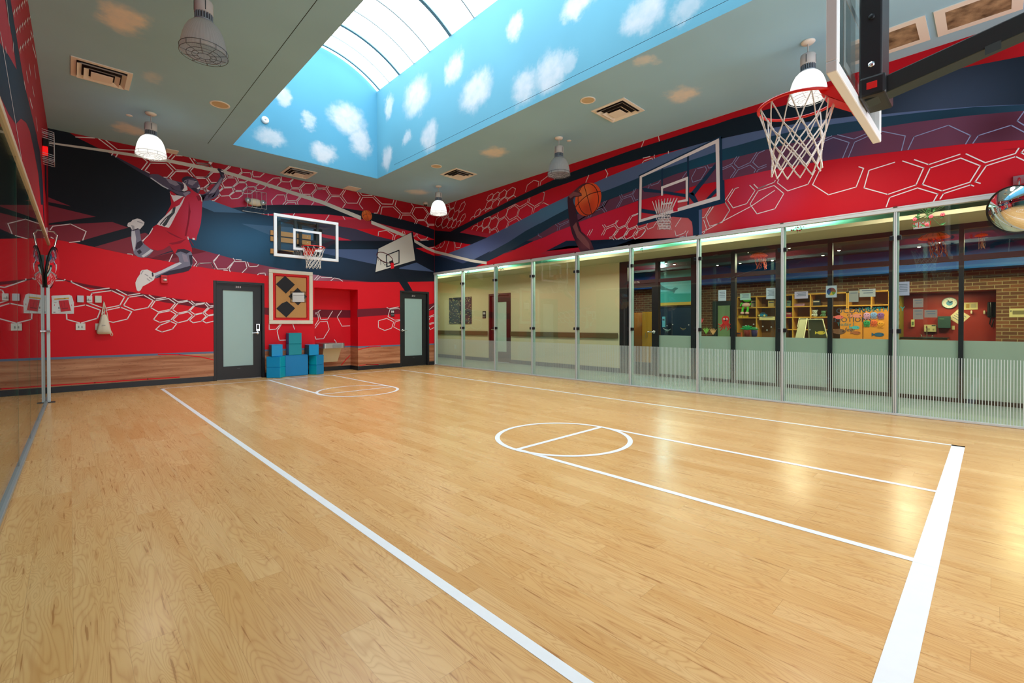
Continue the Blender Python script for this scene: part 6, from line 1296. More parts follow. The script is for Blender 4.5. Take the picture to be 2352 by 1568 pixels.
# spot lights in classroom ceiling
SPOTM = emis('spot_glow', (255, 240, 205), 14.0)
spots = [(1648, 609), (1530, 604), (1549, 607), (1700, 604.5), (1774, 598), (1718, 579), (1813, 569.5), (1890, 586.5), (1927, 575), (2143, 541), (2158, 557), (2111, 567)]
spos = []
for i, (px, py) in enumerate(spots):
    p = at(px, py, 2, CRZ-.03)
    if p.x > 13.3 or p.x < 10.1: p = onx(min(max(p.x, 10.15), 13.2))(px, py); 
    spos.append(p)
    zc2 = CRZ
    t_ = thing('ceiling_spotlight', Vector((p.x, p.y, CRZ)), 'small bright spotlight in the dark classroom ceiling', 'spotlight', 'bright spotlights in the classroom ceiling'); o0 = Vector((p.x, p.y, CRZ))
    MB().tube([(p.x, p.y, CRZ), (p.x, p.y, p.z+.03)], .012, 0, 8).build('stem', FRM, t_, origin=o0)
    MB().lathe([(.03, .035), (.035, 0), (.04, -.03), (.032, -.03)], (p.x, p.y, p.z+.03), 0, 14).build('housing', FRM, t_, origin=o0)
    MB().lathe([(0, 0), (.032, 0)], (p.x, p.y, p.z+.002), 0, 14).ball((p.x, p.y, p.z), (.028, .028, .012), 0, 10, 6).build('bulb', SPOTM, t_, origin=o0)

# ================================================================ CORRIDOR THINGS
def painting():
    a_, c_ = onfar(1033, 743), onfar(1083, 685.5); d_ = .03
    z0, z1 = onfar(1033, 743).z, onfar(1083, 681).z
    m, nt, o = new_mat('water_garden_canvas')
    geo = N(nt, 'ShaderNodeNewGeometry'); v1 = N(nt, 'ShaderNodeTexVoronoi'); v1.inputs['Scale'].default_value = 9; mp_ = N(nt, 'ShaderNodeMapping'); mp_.inputs['Scale'].default_value = (1, 1, 2.6)
    nt.links.new(geo.outputs['Position'], mp_.inputs[0]); nt.links.new(mp_.outputs[0], v1.inputs['Vector'])
    n1 = N(nt, 'ShaderNodeTexNoise'); n1.inputs['Scale'].default_value = 3; nt.links.new(geo.outputs['Position'], n1.inputs['Vector'])
    base = mixc(nt, n1.outputs['Fac'], lin((14, 44, 62)), lin((70, 62, 74)))
    c = mixc(nt, mth(nt, 'LESS_THAN', v1.outputs['Distance'], .28), base, lin((176, 170, 120)))
    v2 = N(nt, 'ShaderNodeTexVoronoi'); v2.inputs['Scale'].default_value = 13; nt.links.new(mp_.outputs[0], v2.inputs['Vector'])
    c = mixc(nt, mth(nt, 'LESS_THAN', v2.outputs['Distance'], .16), c, lin((170, 60, 50)))
    b = N(nt, 'ShaderNodeBsdfPrincipled'); nt.links.new(c, b.inputs['Base Color']); b.inputs['Roughness'].default_value = .5; nt.links.new(b.outputs[0], o.inputs[0])
    t_ = thing('painting', Vector((XC, (a_.y+c_.y)/2, z0)), 'unframed dark blue floral canvas on the cream corridor wall', 'painting'); o0 = Vector((XC, (a_.y+c_.y)/2, z0))
    MB().box((XC-d_, c_.y, z0), (XC-.001, a_.y, z1)).build('canvas', m, t_, origin=o0)
    MB().box((XC-d_+.002, c_.y-.004, z0-.004), (XC-.001, c_.y, z1+.004)).box((XC-d_+.002, a_.y, z0-.004), (XC-.001, a_.y+.004, z1+.004)).build('canvas_edge', mat('canvas_side', (30, 40, 48), .6), t_, origin=o0)
painting()
def restroom_sign(cpx, plane_ax, val, w_, hh, label, rgb=(24, 26, 34), txt='RESTROOM', people=3):
    c_ = at(cpx[0], cpx[1], plane_ax, val); t_ = None
    u = Vector((1, 0, 0)) if plane_ax == 1 else Vector((0, -1, 0)); n = Vector((0, -1, 0)) if plane_ax == 1 else Vector((-1, 0, 0)); v = Vector((0, 0, 1))
    m_ = MB(); q = [c_-u*w_/2-v*hh/2, c_+u*w_/2-v*hh/2, c_+u*w_/2+v*hh/2, c_-u*w_/2+v*hh/2]; m_.prism([p+n*.001 for p in q], n*.01, 0)
    k_ = c_+n*.0125
    for i in range(people):
        x0 = (i-(people-1)/2)*w_*.26; b_ = k_+u*x0+v*hh*.2; s = hh*.14
        m_.poly([b_+v*s*1.0+u*s*.28*math.cos(2*PI*j/12)+v*s*.28*math.sin(2*PI*j/12) for j in range(12)], 1)
        bot = .62 if i == people-1 else .4
        m_.poly([b_-u*s*.4+v*s*.65, b_-u*s*bot-v*s*.5, b_-u*s*.25-v*s*.5, b_-u*s*.22-v*s*1.3, b_+u*s*.22-v*s*1.3, b_+u*s*.25-v*s*.5, b_+u*s*bot-v*s*.5, b_+u*s*.4+v*s*.65], 1)
    if txt: text_mesh(m_, txt, w_*.165, k_-v*hh*.25, u, v, 1)
    for i in range(6): m_.poly([k_-v*hh*.36+u*(w_*(-.3+i*.12)), k_-v*hh*.36+u*(w_*(-.3+i*.12)+.006), k_-v*(hh*.36-.006)+u*(w_*(-.3+i*.12)+.006), k_-v*(hh*.36-.006)+u*(w_*(-.3+i*.12))], 1)
    return tag(m_.build('restroom_sign', [mat('sign_dark_%d' % rgb[0], rgb, .4), WHITE_INK]), label, 'sign')
restroom_sign((901.2, 718.8), 1, YB, .115, .2, 'small dark RESTROOM sign left of door 213')
restroom_sign((1112.5, 722.5), 0, XC, .16, .24, 'small dark restroom sign beside the dark red corridor door', (40, 26, 30))
def handrail(y0, y1, label):
    z = onfar(1200, 766.5).z; t_ = thing('handrail', Vector((XC, (y0+y1)/2, z)), label, 'handrail'); o0 = Vector((XC, (y0+y1)/2, z)); OLV = mat('olive_brown_rail', (98, 84, 54), .4)
    MB().box((XC-.05, y0, z-.07), (XC-.02, y1, z+.07)).build('rail', OLV, t_, origin=o0, bevel=.014, seg=3)
    for y in (y0+.1, (y0+y1)/2, y1-.1): MB().box((XC-.022, y-.03, z-.04), (XC-.001, y+.03, z+.04)).build('bracket', OLV, t_, origin=o0)
handrail(jl+.03, D3[0]-.03, 'long olive brown wall handrail right of the dark red door'); handrail(D3[1]+.04, YE-.05, 'shorter olive brown wall handrail under the painting')
er = MB(); zr_ = onfar(1200, 766.5).z; er.tube([(XR+.12, YE-.03, zr_), (XC-.1, YE-.03, zr_)], .05, 0, 10); er.box((9.0, YE-.02, 0), (9.95, YE-.001, 2.1), 1)
ew = MB().box((9.2, YE-.02, .0), (9.88, YE-.001, 2.08)).build('door_5', BLACK_MET); S(ew, 'dark door edge at the end of the corridor', 'door')
tag(MB().box((XC-.01, onfar(1048, 796).y, onfar(1045, 801).z), (XC-.0005, onfar(1044, 796).y, onfar(1045, 791.5).z)).build('outlet_plate', mat('white_plastic_plate', (214, 216, 206), .4), bevel=.002), 'white outlet plate low on the corridor wall under painting', 'outlet')
# exit sign hanging in the corridor, seen from behind
def exit_sign():
    x = 9.3; o_ = onx(x); a_, c_ = o_(2098, 526.5), o_(2135.5, 504); loc = Vector((x, (a_.y+c_.y)/2, c_.z+.09)); t_ = thing('exit_sign', loc, 'clear hanging EXIT sign with red letters seen from behind', 'sign')
    MB().box((x-.005, c_.y, a_.z), (x+.005, a_.y, c_.z), 0).build('panel', mat('exit_acrylic', (206, 214, 222), .2, emit=(206, 214, 226), estr=.25), t_, origin=loc)
    n = MB(); text_mesh(n, 'EXIT', (c_.z-a_.z)*1.02, (x-.0058, (a_.y+c_.y)/2+.0, a_.z+(c_.z-a_.z)*.14), (0, .92, 0), (0, 0, 1), 0); n.build('lettering', mat('exit_red', (214, 70, 56), .4, emit=(220, 60, 40), estr=.3), t_, origin=loc)
    MB().box((x-.02, c_.y-.01, c_.z), (x+.02, a_.y+.01, c_.z+.03), 0).tube([(x, (a_.y+c_.y)/2, c_.z+.03), (x, (a_.y+c_.y)/2, SZ)], .008, 0, 8).build('mounting', ALU_PAINT, t_, origin=loc)
exit_sign()
def vine(px, py, s, x, label, flowers=True, n_l=9, seed=1):
    c_ = onx(x)(px, py); rnd = random.Random(seed); loc = Vector((c_.x, c_.y, SZ if x > SOFX else COVE_Z)); t_ = thing('hanging_vine', loc, label, 'plant', 'silk flower vines hanging in the corridor')
    top = loc.z; st = MB(); lv = MB(); fl_ = MB()
    st.tube([Vector((c_.x, c_.y, top)), c_+Vector((.01, .02, s*.3)), c_+Vector((-.01, -.02, -s))], .004, 0, 5)
    for i in range(n_l):
        p = c_+Vector((rnd.uniform(-.3, .3)*s, rnd.uniform(-1, 1)*s, rnd.uniform(-1, 1)*s)); a = rnd.uniform(0, PI); q = Matrix.Rotation(a, 3, 'X') @ Matrix.Rotation(rnd.uniform(-.5, .5), 3, 'Z'); l = s*.5
        lv.add([p+q @ Vector(v) for v in ((0, 0, 0), (.004, l*.35, l*.2), (0, l*.8, 0), (.004, l*.35, -l*.2), (.012, l*.35, 0))], [(0,1,4),(1,2,4),(2,3,4),(3,0,4)], 0)
        st.tube([c_, p], .003, 0, 4)
    st.build('stem', mat('vine_stem', (52, 84, 44), .7), t_, origin=loc); lv.build('foliage', mat('vine_leaf', (40, 96, 50), .6), t_, origin=loc)
    if flowers:
        for i in range(4):
            p = c_+Vector((-.05*s-.02, rnd.uniform(-.9, .9)*s, rnd.uniform(-.8, .3)*s)); fm = MB()
            for k_ in range(6): a = 2*PI*k_/6; fm.ball(p+Vector((-.005, math.cos(a)*s*.08, math.sin(a)*s*.08)), (.012, s*.08, s*.08), 0, 8, 5)
            fm.ball(p+Vector((-.02, 0, 0)), (.01, s*.05, s*.05), 0, 8, 5); fm.build('flower', mat('silk_flower_pink', (208, 74, 88), .6), t_, origin=loc)
vine(2133, 494, .17, 8.8, 'large pink flowered vine hanging beside the EXIT sign', True, 22, 3)
vine(1829, 522, .09, 8.85, 'pale flower vine hanging at the long bright cove', True, 8, 5)
vine(1475, 571, .07, 8.85, 'green leaf sprig hanging above classroom door 117A', False, 8, 6)
vine(1074, 627, .13, 8.85, 'green ivy sprig hanging near the far corridor end', False, 9, 7)
vine(1150, 614, .12, 8.85, 'dark flowered sprig hanging above the dark red door', True, 7, 8)

# ================================================================ CONVEX MIRRORS
def convex_mirror(center, normal, r, bracket_from, label, rx=1.0):
    n = Vector(normal).normalized(); t_ = thing('convex_mirror', center, label, 'mirror'); c_ = Vector(center)
    R_ = n.to_track_quat('Z', 'Y').to_matrix()
    prof = [(0, .085)]+[(r*i/10, .085*(1-(i/10)**2)) for i in range(1, 11)]
    MB().lathe(prof, c_, 0, 48, mat=R_).build('mirror_dome', mat('mirror_silver', (240, 244, 246), .02, 1.0), t_, origin=c_)
    MB().lathe([(r*.985, .004), (r*1.01, .012), (r*1.035, .0), (r*1.02, -.02), (r*.98, -.02), (0, -.02)], c_, 0, 48, mat=R_).build('rim', mat('mirror_black_rim', (16, 18, 24), .4), t_, origin=c_)
    bm = MB(); b0 = Vector(bracket_from[0]); wn = Vector(bracket_from[1])
    bm.tube([b0, b0+wn*.08, b0+wn*.12+Vector((0, 0, -.06)), c_-n*.03], .013, 0, 10); u = Vector((0, 1, 0))
    bm.box((b0.x-.012, b0.y-.045, b0.z-.05), (b0.x+.012, b0.y+.045, b0.z+.05), 0)
    bm.build('bracket', CHROME, t_, origin=c_)
mc = at(2333, 481, 0, 7.62)
convex_mirror(mc, (-.80, .50, -.30), .262, [onright(2340, 414)+Vector((-.013, 0, 0)), (-1, 0, 0)], 'round black rimmed convex mirror above the right glass wall')
lm_ = at(119, 615, 1, 10.35)
convex_mirror(lm_, (.97, -.13, -.12), .33, [Vector((xl(10.6)+.014, 10.6, 2.74)), (1, 0, 0)], 'convex mirror seen edge on above the left glass wall')

# ================================================================ LEFT WALL THINGS
def glass_pole():
    p = onleft(106.5, 921); z1 = 2.13; x = p.x+.03; y = p.y; loc = Vector((x, y, 0)); t_ = thing('glass_door_post', loc, 'slim silver post with small latch at the end of left glass', 'post')
    ztop = at(102.5, 586, 1, y).z
    MB().box((x-.02, y-.02, .012), (x+.02, y+.02, ztop)).build('post', ALU_PAINT, t_, origin=loc, bevel=.004); MB().box((x-.022, y-.022, ztop-.09), (x+.022, y+.022, ztop+.003)).build('cap', mat('post_cap_white', (222, 226, 228), .4), t_, origin=loc, bevel=.004)
    MB().box((x-.1, y-.05, .0015), (x+.07, y+.06, .012)).build('floor_plate', mat('dark_steel_plate', (70, 74, 80), .35, .6), t_, origin=loc)
    zl_ = at(100, 760, 1, y).z; MB().box((x-.05, y-.06, zl_-.015), (x+.03, y-.021, zl_+.012)).build('latch', CHROME, t_, origin=loc, bevel=.003)
glass_pole()
def caged_alarm():
    ya, yb_ = 9.75, 9.95; c_ = at(112, 340, 1, 9.85); x0 = xl(9.85); z0, z1 = at(112, 372, 1, 9.85).z, at(112, 306, 1, 9.85).z; loc = Vector((x0, 9.85, z0)); t_ = thing('caged_alarm', loc, 'red alarm strobe in a wire cage high on the left wall', 'alarm')
    xo = at(124.5, 340, 1, 9.85).x
    MB().box((x0+.002, 9.78, z0+.1), (x0+.06, 9.92, z1-.22)).build('alarm_body', mat('alarm_red', (220, 24, 30), .35, emit=(255, 20, 20), estr=.5), t_, origin=loc, bevel=.01)
    MB().box((x0+.002, 9.78, z1-.22), (x0+.07, 9.92, z1-.1)).build('strobe', mat('alarm_black', (20, 20, 24), .3), t_, origin=loc, bevel=.01)
    cg = MB(); W_ = .16
    ys_ = [9.85-W_+W_*2*i/2 for i in range(3)]
    for z in [z0+i*.03 for i in range(4)]+[z1-i*.03 for i in range(5)]: cg.tube([(x0, 9.85-W_, z), (xo, 9.85-W_, z-.02), (xo, 9.85+W_, z-.02), (x0, 9.85+W_, z)], .004, 0, 5)
    for y in ys_: cg.tube([(x0, y, z1), (xo, y, z1-.02), (xo, y, z0-.02), (x0, y, z0)], .0045, 0, 5)
    cg.build('wire_cage', mat('cage_wire', (206, 212, 214), .3, .6), t_, origin=loc)
caged_alarm()

# ================================================================ BACK WALL THINGS
def poster_stack():
    t_ = thing('notice_board_papers', onback(145, 720), 'stack of white charts with a red sheet pinned on the red wall', 'papers'); o0 = onback(145, 720)
    F_ = lambda p: Z(p, 110, 660, 6.894)
    def sheet(nm, pts, d0, d1, m, extra=()):
        q = [onback(*v, d=d0) for v in F_(pts)]; mb_ = MB(); mb_.prism(q, (0, -(d1-d0), 0), 0)
        for p2, mi in extra: mb_.poly([onback(*v, d=d1+.0006) for v in F_(p2)], mi)
        mb_.build(nm, m, t_, origin=o0)
    WP = mat('white_sheet', (222, 224, 226), .5); YB_ = mat('yellow_banner', (226, 170, 50), .5); GT = mat('grey_text_ink', (110, 112, 120), .5); RS = mat('red_sheet', (200, 12, 36), .4); RDK = mat('red_sheet_print', (140, 8, 26), .4); BKT = mat('black_text', (40, 40, 46), .5); PKT = mat('pink_text', (206, 90, 120), .5)
    sheet('back_sheet', [(56,135),(338,115),(380,135),(408,225),(65,225)], .001, .004, [WP])
    sheet('banner_sheet', [(70,130),(335,118),(345,205),(95,215)], .005, .008, [WP, YB_, BKT], [([(100,175),(335,160),(336,178),(102,194)], 1), ([(150,176),(285,166),(285,174),(150,184)], 2), ([(102,196),(330,182),(330,185),(102,199)], 2)])
    sheet('front_sheet', [(62,222),(412,226),(412,415),(62,415)], .009, .012, [WP, GT, BKT, PKT], [([(85,385),(120,385),(120,396),(85,396)], 2), ([(100,265),(110,265),(110,292),(100,292)], 3), ([(372,268),(382,268),(382,294),(372,294)], 3), ([(160,368),(385,370),(385,374),(160,372)], 3), ([(170,390),(395,392),(395,394),(170,392)], 1), ([(165,308),(180,308),(185,340),(165,340)], 1), ([(95,234),(140,234),(140,240),(95,240)], 1)])
    sheet('red_sheet', [(172,208),(326,197),(365,366),(210,384)], .013, .018, [RS, RDK], [([(215,330),(315,318),(317,335),(219,348)], 1), ([(200,225),(205,225),(230,320),(224,320)], 1), ([(250,222),(256,221),(276,315),(270,316)], 1)])
poster_stack()
WPL = mat('white_plastic_plate', (214, 216, 206), .4)
def plate(name, F0, F1, label, cat, d=.03, dots=None, rgb=None):
    cv = lambda v: (110+v[0]/6.894, 660+v[1]/6.894)
    a_, c_ = onback(*cv((F0[0], F1[1]))), onback(*cv((F1[0], F0[1]))); m_ = MB(); m_.box((a_.x, YB-d, a_.z), (c_.x, YB-.0005, c_.z), 0)
    for dx, dz, w_, hh in (dots or ()):
        cx, cz = a_.x+(c_.x-a_.x)*dx, a_.z+(c_.z-a_.z)*dz; m_.box((cx-w_, YB-d-.006, cz-hh), (cx+w_, YB-d, cz+hh), 1)
    tag(m_.build(name, [mat('plate_%d_%d_%d' % rgb, rgb, .4) if rgb else WPL, mat('plate_detail', (150, 152, 150), .4)], bevel=.006), label, cat)
plate('wall_sensor', (463, 130), (566, 234), 'bluish white square wall sensor right of the charts', 'sensor', .035, None, (206, 214, 226))
plate('thermostat', (614, 136), (702, 236), 'middle white wall thermostat between two square sensors', 'thermostat', .03, [(.4, .35, .03, .006), (.32, .42, .006, .02)], (222, 222, 222))
plate('wall_sensor', (744, 134), (849, 241), 'white square wall sensor above the cloth bag', 'sensor', .035)
plate('switch_plate', (440, 567), (593, 675), 'white double switch plate below the sensors', 'switch', .012, [(.32, .46, .008, .02), (.66, .46, .008, .02)], (226, 228, 222))
plate('switch_plate', (750, 570), (850, 675), 'white switch plate half hidden behind the cloth bag', 'switch', .012)
def bag():
    cv = lambda x, y, d=0: onback(110+x/6.894, 660+y/6.894, d); loc = cv(885, 735); t_ = thing('drawstring_bag', loc, 'cream cloth drawstring bag hanging on the red wall', 'bag'); CV = mat('cream_canvas', (222, 214, 194), .85, bump=.25, bscale=70)
    prof = [(430, 850, 925, .05), (470, 832, 938, .06), (540, 815, 955, .075), (620, 788, 975, .085), (690, 765, 996, .085), (725, 770, 995, .06), (738, 800, 985, .03)]
    vs = []; n_b = 28
    for y, xa, xb_, dp in prof:
        pa, pb = cv(xa, y), cv(xb_, y); c_ = (pa+pb)/2; rx = (pb-pa).length/2
        for i in range(n_b):
            a = 2*PI*i/n_b; fold = 1+.06*math.sin(a*7+y*.01)*(1 if y < 640 else .4)
            vs.append(Vector((c_.x+rx*math.cos(a)*fold, YB-.03-dp*.5+dp*.55*math.sin(a)*fold, c_.z)))
    fs = [(i*n_b+k_, i*n_b+(k_+1) % n_b, (i+1)*n_b+(k_+1) % n_b, (i+1)*n_b+k_) for i in range(len(prof)-1) for k_ in range(n_b)]
    m_ = MB(); m_.add(vs, fs, 0, True); m_.add(vs[:n_b], [list(range(n_b))]); m_.add(vs[-n_b:], [list(range(n_b))]); m_.build('sack', CV, t_, origin=loc)
    for q in ([(885, 232), (868, 330), (848, 440)], [(887, 232), (895, 330), (898, 435)], [(885, 232), (872, 360), (862, 430)], [(890, 232), (935, 400), (960, 545), (1000, 700)]): MB().tube([cv(x, y, .05) for x, y in q], .006, 0, 6).build('cord', CV, t_, origin=loc)
    MB().tube([cv(x, y, .05) for x, y in ((1000, 690), (1025, 735), (1022, 765), (1005, 768), (993, 745), (1002, 700))], .006, 0, 6).build('cord_loop', CV, t_, origin=loc)
    MB().tube([cv(885, 215, 0), cv(885, 222, .05), cv(885, 235, .06)], .007, 0, 8).build('hook', CHROME, t_, origin=loc)
    MB().box((cv(850, 580).x, YB-.121, cv(850, 608).z), (cv(905, 580).x, YB-.117, cv(850, 592).z)).build('faint_print', mat('bag_print', (176, 172, 162), .8), t_, origin=loc)
bag()
def strobe():
    p0, p1 = onback(368.5, 650.5), onback(385.5, 632.5); loc = Vector(((p0.x+p1.x)/2, YB, p0.z)); t_ = thing('fire_alarm', loc, 'square red fire alarm with clear strobe by the printed shoe', 'alarm'); RD = mat('alarm_red_plain', (206, 14, 26), .35)
    MB().box((p0.x, YB-.05, p0.z), (p1.x, YB-.0005, p1.z)).build('body', RD, t_, origin=loc, bevel=.012)
    MB().ball((loc.x+.01, YB-.055, p0.z+(p1.z-p0.z)*.42), (.035, .03, .024), 0, 14, 8).build('strobe_lens', mat('strobe_clear', (226, 232, 234), .1, .3), t_, origin=loc)
    MB().box((loc.x-.035, YB-.054, p0.z+(p1.z-p0.z)*.7), (loc.x+.035, YB-.05, p0.z+(p1.z-p0.z)*.76)).build('lettering_strip', mat('strip_dark', (120, 6, 14), .4), t_, origin=loc)
strobe()
def emergency():
    cv = lambda x, y: onback(440+x/7.84, 370+y/7.84); a_, c_ = cv(965, 835), cv(1280, 672); cx, cz = (a_.x+c_.x)/2, (a_.z+c_.z)/2; loc = Vector((cx, YB, a_.z)); t_ = thing('emergency_light', loc, 'cream twin head emergency light inside a wire cage', 'light')
    BE = mat('cream_plastic', (232, 220, 190), .4); W_ = (c_.x-a_.x)/2
    MB().ball((cx, YB-.07, cz), (W_*.92, .07, .085), 0, 24, 12).build('body', BE, t_, origin=loc); MB().box((cx-W_*.6, YB-.06, cz-.06), (cx+W_*.6, YB-.001, cz+.06)).build('back_plate', BE, t_, origin=loc)
    for s in (-1, 1):
        MB().lathe([(0, .03), (.05, .025), (.062, 0), (.055, -.03), (.03, -.05)], (cx+s*W_*.86, YB-.13, cz+.01), 0, 20, mat=Matrix.Rotation(PI/2, 3, 'X')).build('lamp_head', mat('lamp_lens', (190, 206, 212), .1, .7), t_, origin=loc)
    cg = MB(); q0, q1 = cv(950, 850), cv(1290, 590); x0, x1, z0, z1 = q0.x, q1.x, q0.z, q0.z+(q1.z-q0.z)*.93; yf = YB-.24
    for z in (z0, z1): cg.tube([(x0, YB-.01, z), (x0, yf, z), (x1, yf, z), (x1, YB-.01, z)], .006, 0, 6); 
    for i in range(5): x = x0+(x1-x0)*i/4; cg.tube([(x, YB-.01, z1), (x, yf, z1), (x, yf, z0), (x, YB-.01, z0)], .0045, 0, 5)
    cg.tube([(x0-.03, YB-.01, z0-.06), (x1+.03, YB-.01, z0-.06)], .006, 0, 6)
    for x in (x0-.03, x1): cg.ball((x, YB-.012, z0-.06), .016, 0, 8, 6)
    cg.build('wire_cage', mat('cage_wire', (206, 212, 214)), t_, origin=loc)
emergency()
def corkboard():
    cv = lambda x, y: (600+x/6.4, 610+y/6.4)
    y1 = YB-.045; P = lambda x, y, d=0: at(*cv(x, y), 1, y1-d); a_, c_ = P(118, 857), P(760, 85); x0, x1, z0, z1 = a_.x, c_.x, 1.232, 2.512; loc = Vector(((x0+x1)/2, YB, z0)); t_ = thing('corkboard', loc, 'cream framed corkboard with red scalloped border and black squares', 'board'); CRM = mat('cream_frame_wood', (228, 222, 204), .45)
    fw = .088
    f = MB()
    for p, q in (((x0, z0), (x1, z0+fw)), ((x0, z1-fw), (x1, z1)), ((x0, z0+fw), (x0+fw, z1-fw)), ((x1-fw, z0+fw), (x1, z1-fw))): f.box((p[0], y1, p[1]), (q[0], YB-.001, q[1]))
    f.build('frame', CRM, t_, origin=loc, bevel=.012, seg=3)
    MB().box((x0+fw, YB-.02, z0+fw), (x1-fw, YB-.002, z1-fw)).build('cork', mat('cork_tan', (196, 148, 92), .9, vary=.12, bscale=90), t_, origin=loc)
    bd = MB(); bw_ = .058; i0, i1, k0, k1 = x0+fw, x1-fw, z0+fw, z1-fw; yy = YB-.0215
    for p, q in (((i0, k0), (i1, k0+bw_)), ((i0, k1-bw_), (i1, k1)), ((i0, k0+bw_), (i0+bw_, k1-bw_)), ((i1-bw_, k0+bw_), (i1, k1-bw_))): bd.box((p[0], yy, p[1]), (q[0], YB-.02, q[1]))
    rr = .014; nz = int((k1-k0-2*bw_)/(rr*2)); nx = int((i1-i0-2*bw_)/(rr*2))
    for i in range(nz):
        z = k0+bw_+rr+i*(k1-k0-2*bw_)/nz
        for x in (i0+bw_, i1-bw_): bd.poly([(x+rr*math.cos(2*PI*j/10), yy, z+rr*math.sin(2*PI*j/10)) for j in range(10)])
    for i in range(nx):
        x = i0+bw_+rr+i*(i1-i0-2*bw_)/nx
        for z in (k0+bw_, k1-bw_): bd.poly([(x+rr*math.cos(2*PI*j/10), yy, z+rr*math.sin(2*PI*j/10)) for j in range(10)])
    bd.build('border', mat('red_border_paper', (222, 24, 30), .6), t_, origin=loc)
    BC = mat('black_card', (34, 36, 42), .7); PB = lambda x, y, d: at(*cv(x, y), 1, YB-.022-d)
    def card(nm, pts, label, d0=0, d1=.003):
        q = [PB(x, y, d0) for x, y in pts]; m_ = MB(); m_.prism(q, (0, -(d1-d0), 0)); return tag(m_.build(nm, BC, origin=None), label, 'card')
    card('black_card', [(350,148),(495,278),(362,410),(215,272)], 'black paper diamond at the top of the corkboard')
    card('black_card', [(378,522),(498,625),(368,760),(220,630),(300,555)], 'black paper diamond with a lifted edge at the corkboard bottom')
    card('black_card', [(534,325),(670,455),(540,583),(400,452)], 'black paper diamond behind the schedule sheet')
    sh = thing('schedule_sheet', PB(545, 535, .004), 'white schedule sheet in clear sleeve on the corkboard', 'paper'); o0 = PB(545, 535, .004)
    def pq(nm, pts, d0, d1, m): q = [PB(x, y, d0) for x, y in pts]; MB().prism(q, (0, -(d1-d0), 0)).build(nm, m, sh, origin=o0)
    pq('sleeve', [(430,380),(652,384),(652,536),(430,534)], .0045, .006, glass_mat('clear_sleeve', (.9, .93, .93)))
    ed = MB()
    for p, q in (((430,380),(652,384)), ((652,384),(652,536)), ((652,536),(430,534)), ((430,534),(430,380))): ed.tube([PB(*p, .006), PB(*q, .006)], .004, 0, 5)
    ed.build('sleeve_edge', mat('sleeve_dark_edge', (60, 40, 40), .5), sh, origin=o0)
    pq('sheet', [(458,395),(632,397),(634,532),(460,532)], .0065, .008, mat('white_sheet', (222, 224, 226)))
    tx = MB()
    for i, yv in enumerate((432, 452, 466, 480, 494, 508, 520)):
        q = [PB(x, y, .0088) for x, y in ((468, yv), (624, yv+1), (624, yv+(6 if i == 0 else 3)), (468, yv+(6 if i == 0 else 3)))]; tx.poly(q, 0 if i == 0 else 1)
    tx.build('printed_rows', [BC, mat('pale_row', (176, 180, 186), .6)], sh, origin=o0)
corkboard()
# foam blocks --------------------------------------------------------------
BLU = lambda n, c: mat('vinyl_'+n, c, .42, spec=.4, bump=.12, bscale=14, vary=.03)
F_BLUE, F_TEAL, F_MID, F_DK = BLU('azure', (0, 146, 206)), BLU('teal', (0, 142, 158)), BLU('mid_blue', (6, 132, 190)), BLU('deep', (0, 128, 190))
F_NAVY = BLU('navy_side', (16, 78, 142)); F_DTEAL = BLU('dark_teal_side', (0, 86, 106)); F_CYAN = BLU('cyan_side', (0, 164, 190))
def block(corner, ang, sx, sy, z0, h, m, label, side=None):
    """corner is the nearest lower corner; sx runs along ang, sy away from the room; the left or right face may take a second colour"""
    c = Vector((corner[0], corner[1], z0)); u = Vector((math.cos(ang), math.sin(ang), 0)); v = Vector((-math.sin(ang), math.cos(ang), 0)); z = Vector((0, 0, 1))
    P = [c, c+u*sx, c+u*sx+v*sy, c+v*sy]; base = sum(P, Vector())/4
    t_ = thing('foam_block', base, label, 'block', 'blue foam blocks stacked between the doors'); ins = .004
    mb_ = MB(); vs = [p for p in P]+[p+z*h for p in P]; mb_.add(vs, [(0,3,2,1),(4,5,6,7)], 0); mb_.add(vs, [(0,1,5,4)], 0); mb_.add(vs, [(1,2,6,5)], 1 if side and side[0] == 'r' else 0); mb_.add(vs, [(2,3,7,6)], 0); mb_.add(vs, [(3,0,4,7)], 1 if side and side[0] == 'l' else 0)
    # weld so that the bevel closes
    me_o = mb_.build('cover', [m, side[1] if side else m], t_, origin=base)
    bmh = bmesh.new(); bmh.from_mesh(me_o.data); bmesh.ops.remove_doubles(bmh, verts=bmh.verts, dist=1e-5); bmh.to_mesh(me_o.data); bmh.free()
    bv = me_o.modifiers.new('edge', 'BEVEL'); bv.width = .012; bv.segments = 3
    sm = MB(); a = P[0]+z*(h-.004); sm.tube([P[i]+z*(h-.012)+(P[i]-base).normalized()*.001 for i in (3, 0, 1)], .003, 0, 5); sm.build('seam', m, t_, origin=base)
    return t_
an = math.atan2(11.24-11.46, 3.45-3.222)
hb = .243
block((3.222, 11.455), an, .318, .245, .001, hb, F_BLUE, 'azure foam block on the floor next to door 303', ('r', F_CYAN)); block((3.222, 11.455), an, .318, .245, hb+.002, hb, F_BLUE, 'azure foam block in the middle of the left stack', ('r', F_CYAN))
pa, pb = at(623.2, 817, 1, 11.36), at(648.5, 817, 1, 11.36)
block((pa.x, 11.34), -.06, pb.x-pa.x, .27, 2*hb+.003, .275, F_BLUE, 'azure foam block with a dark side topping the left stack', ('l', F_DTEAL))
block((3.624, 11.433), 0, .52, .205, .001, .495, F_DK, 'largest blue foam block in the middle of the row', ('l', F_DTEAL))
pa, pb = at(663, 800, 1, 11.45), at(692.6, 800, 1, 11.45)
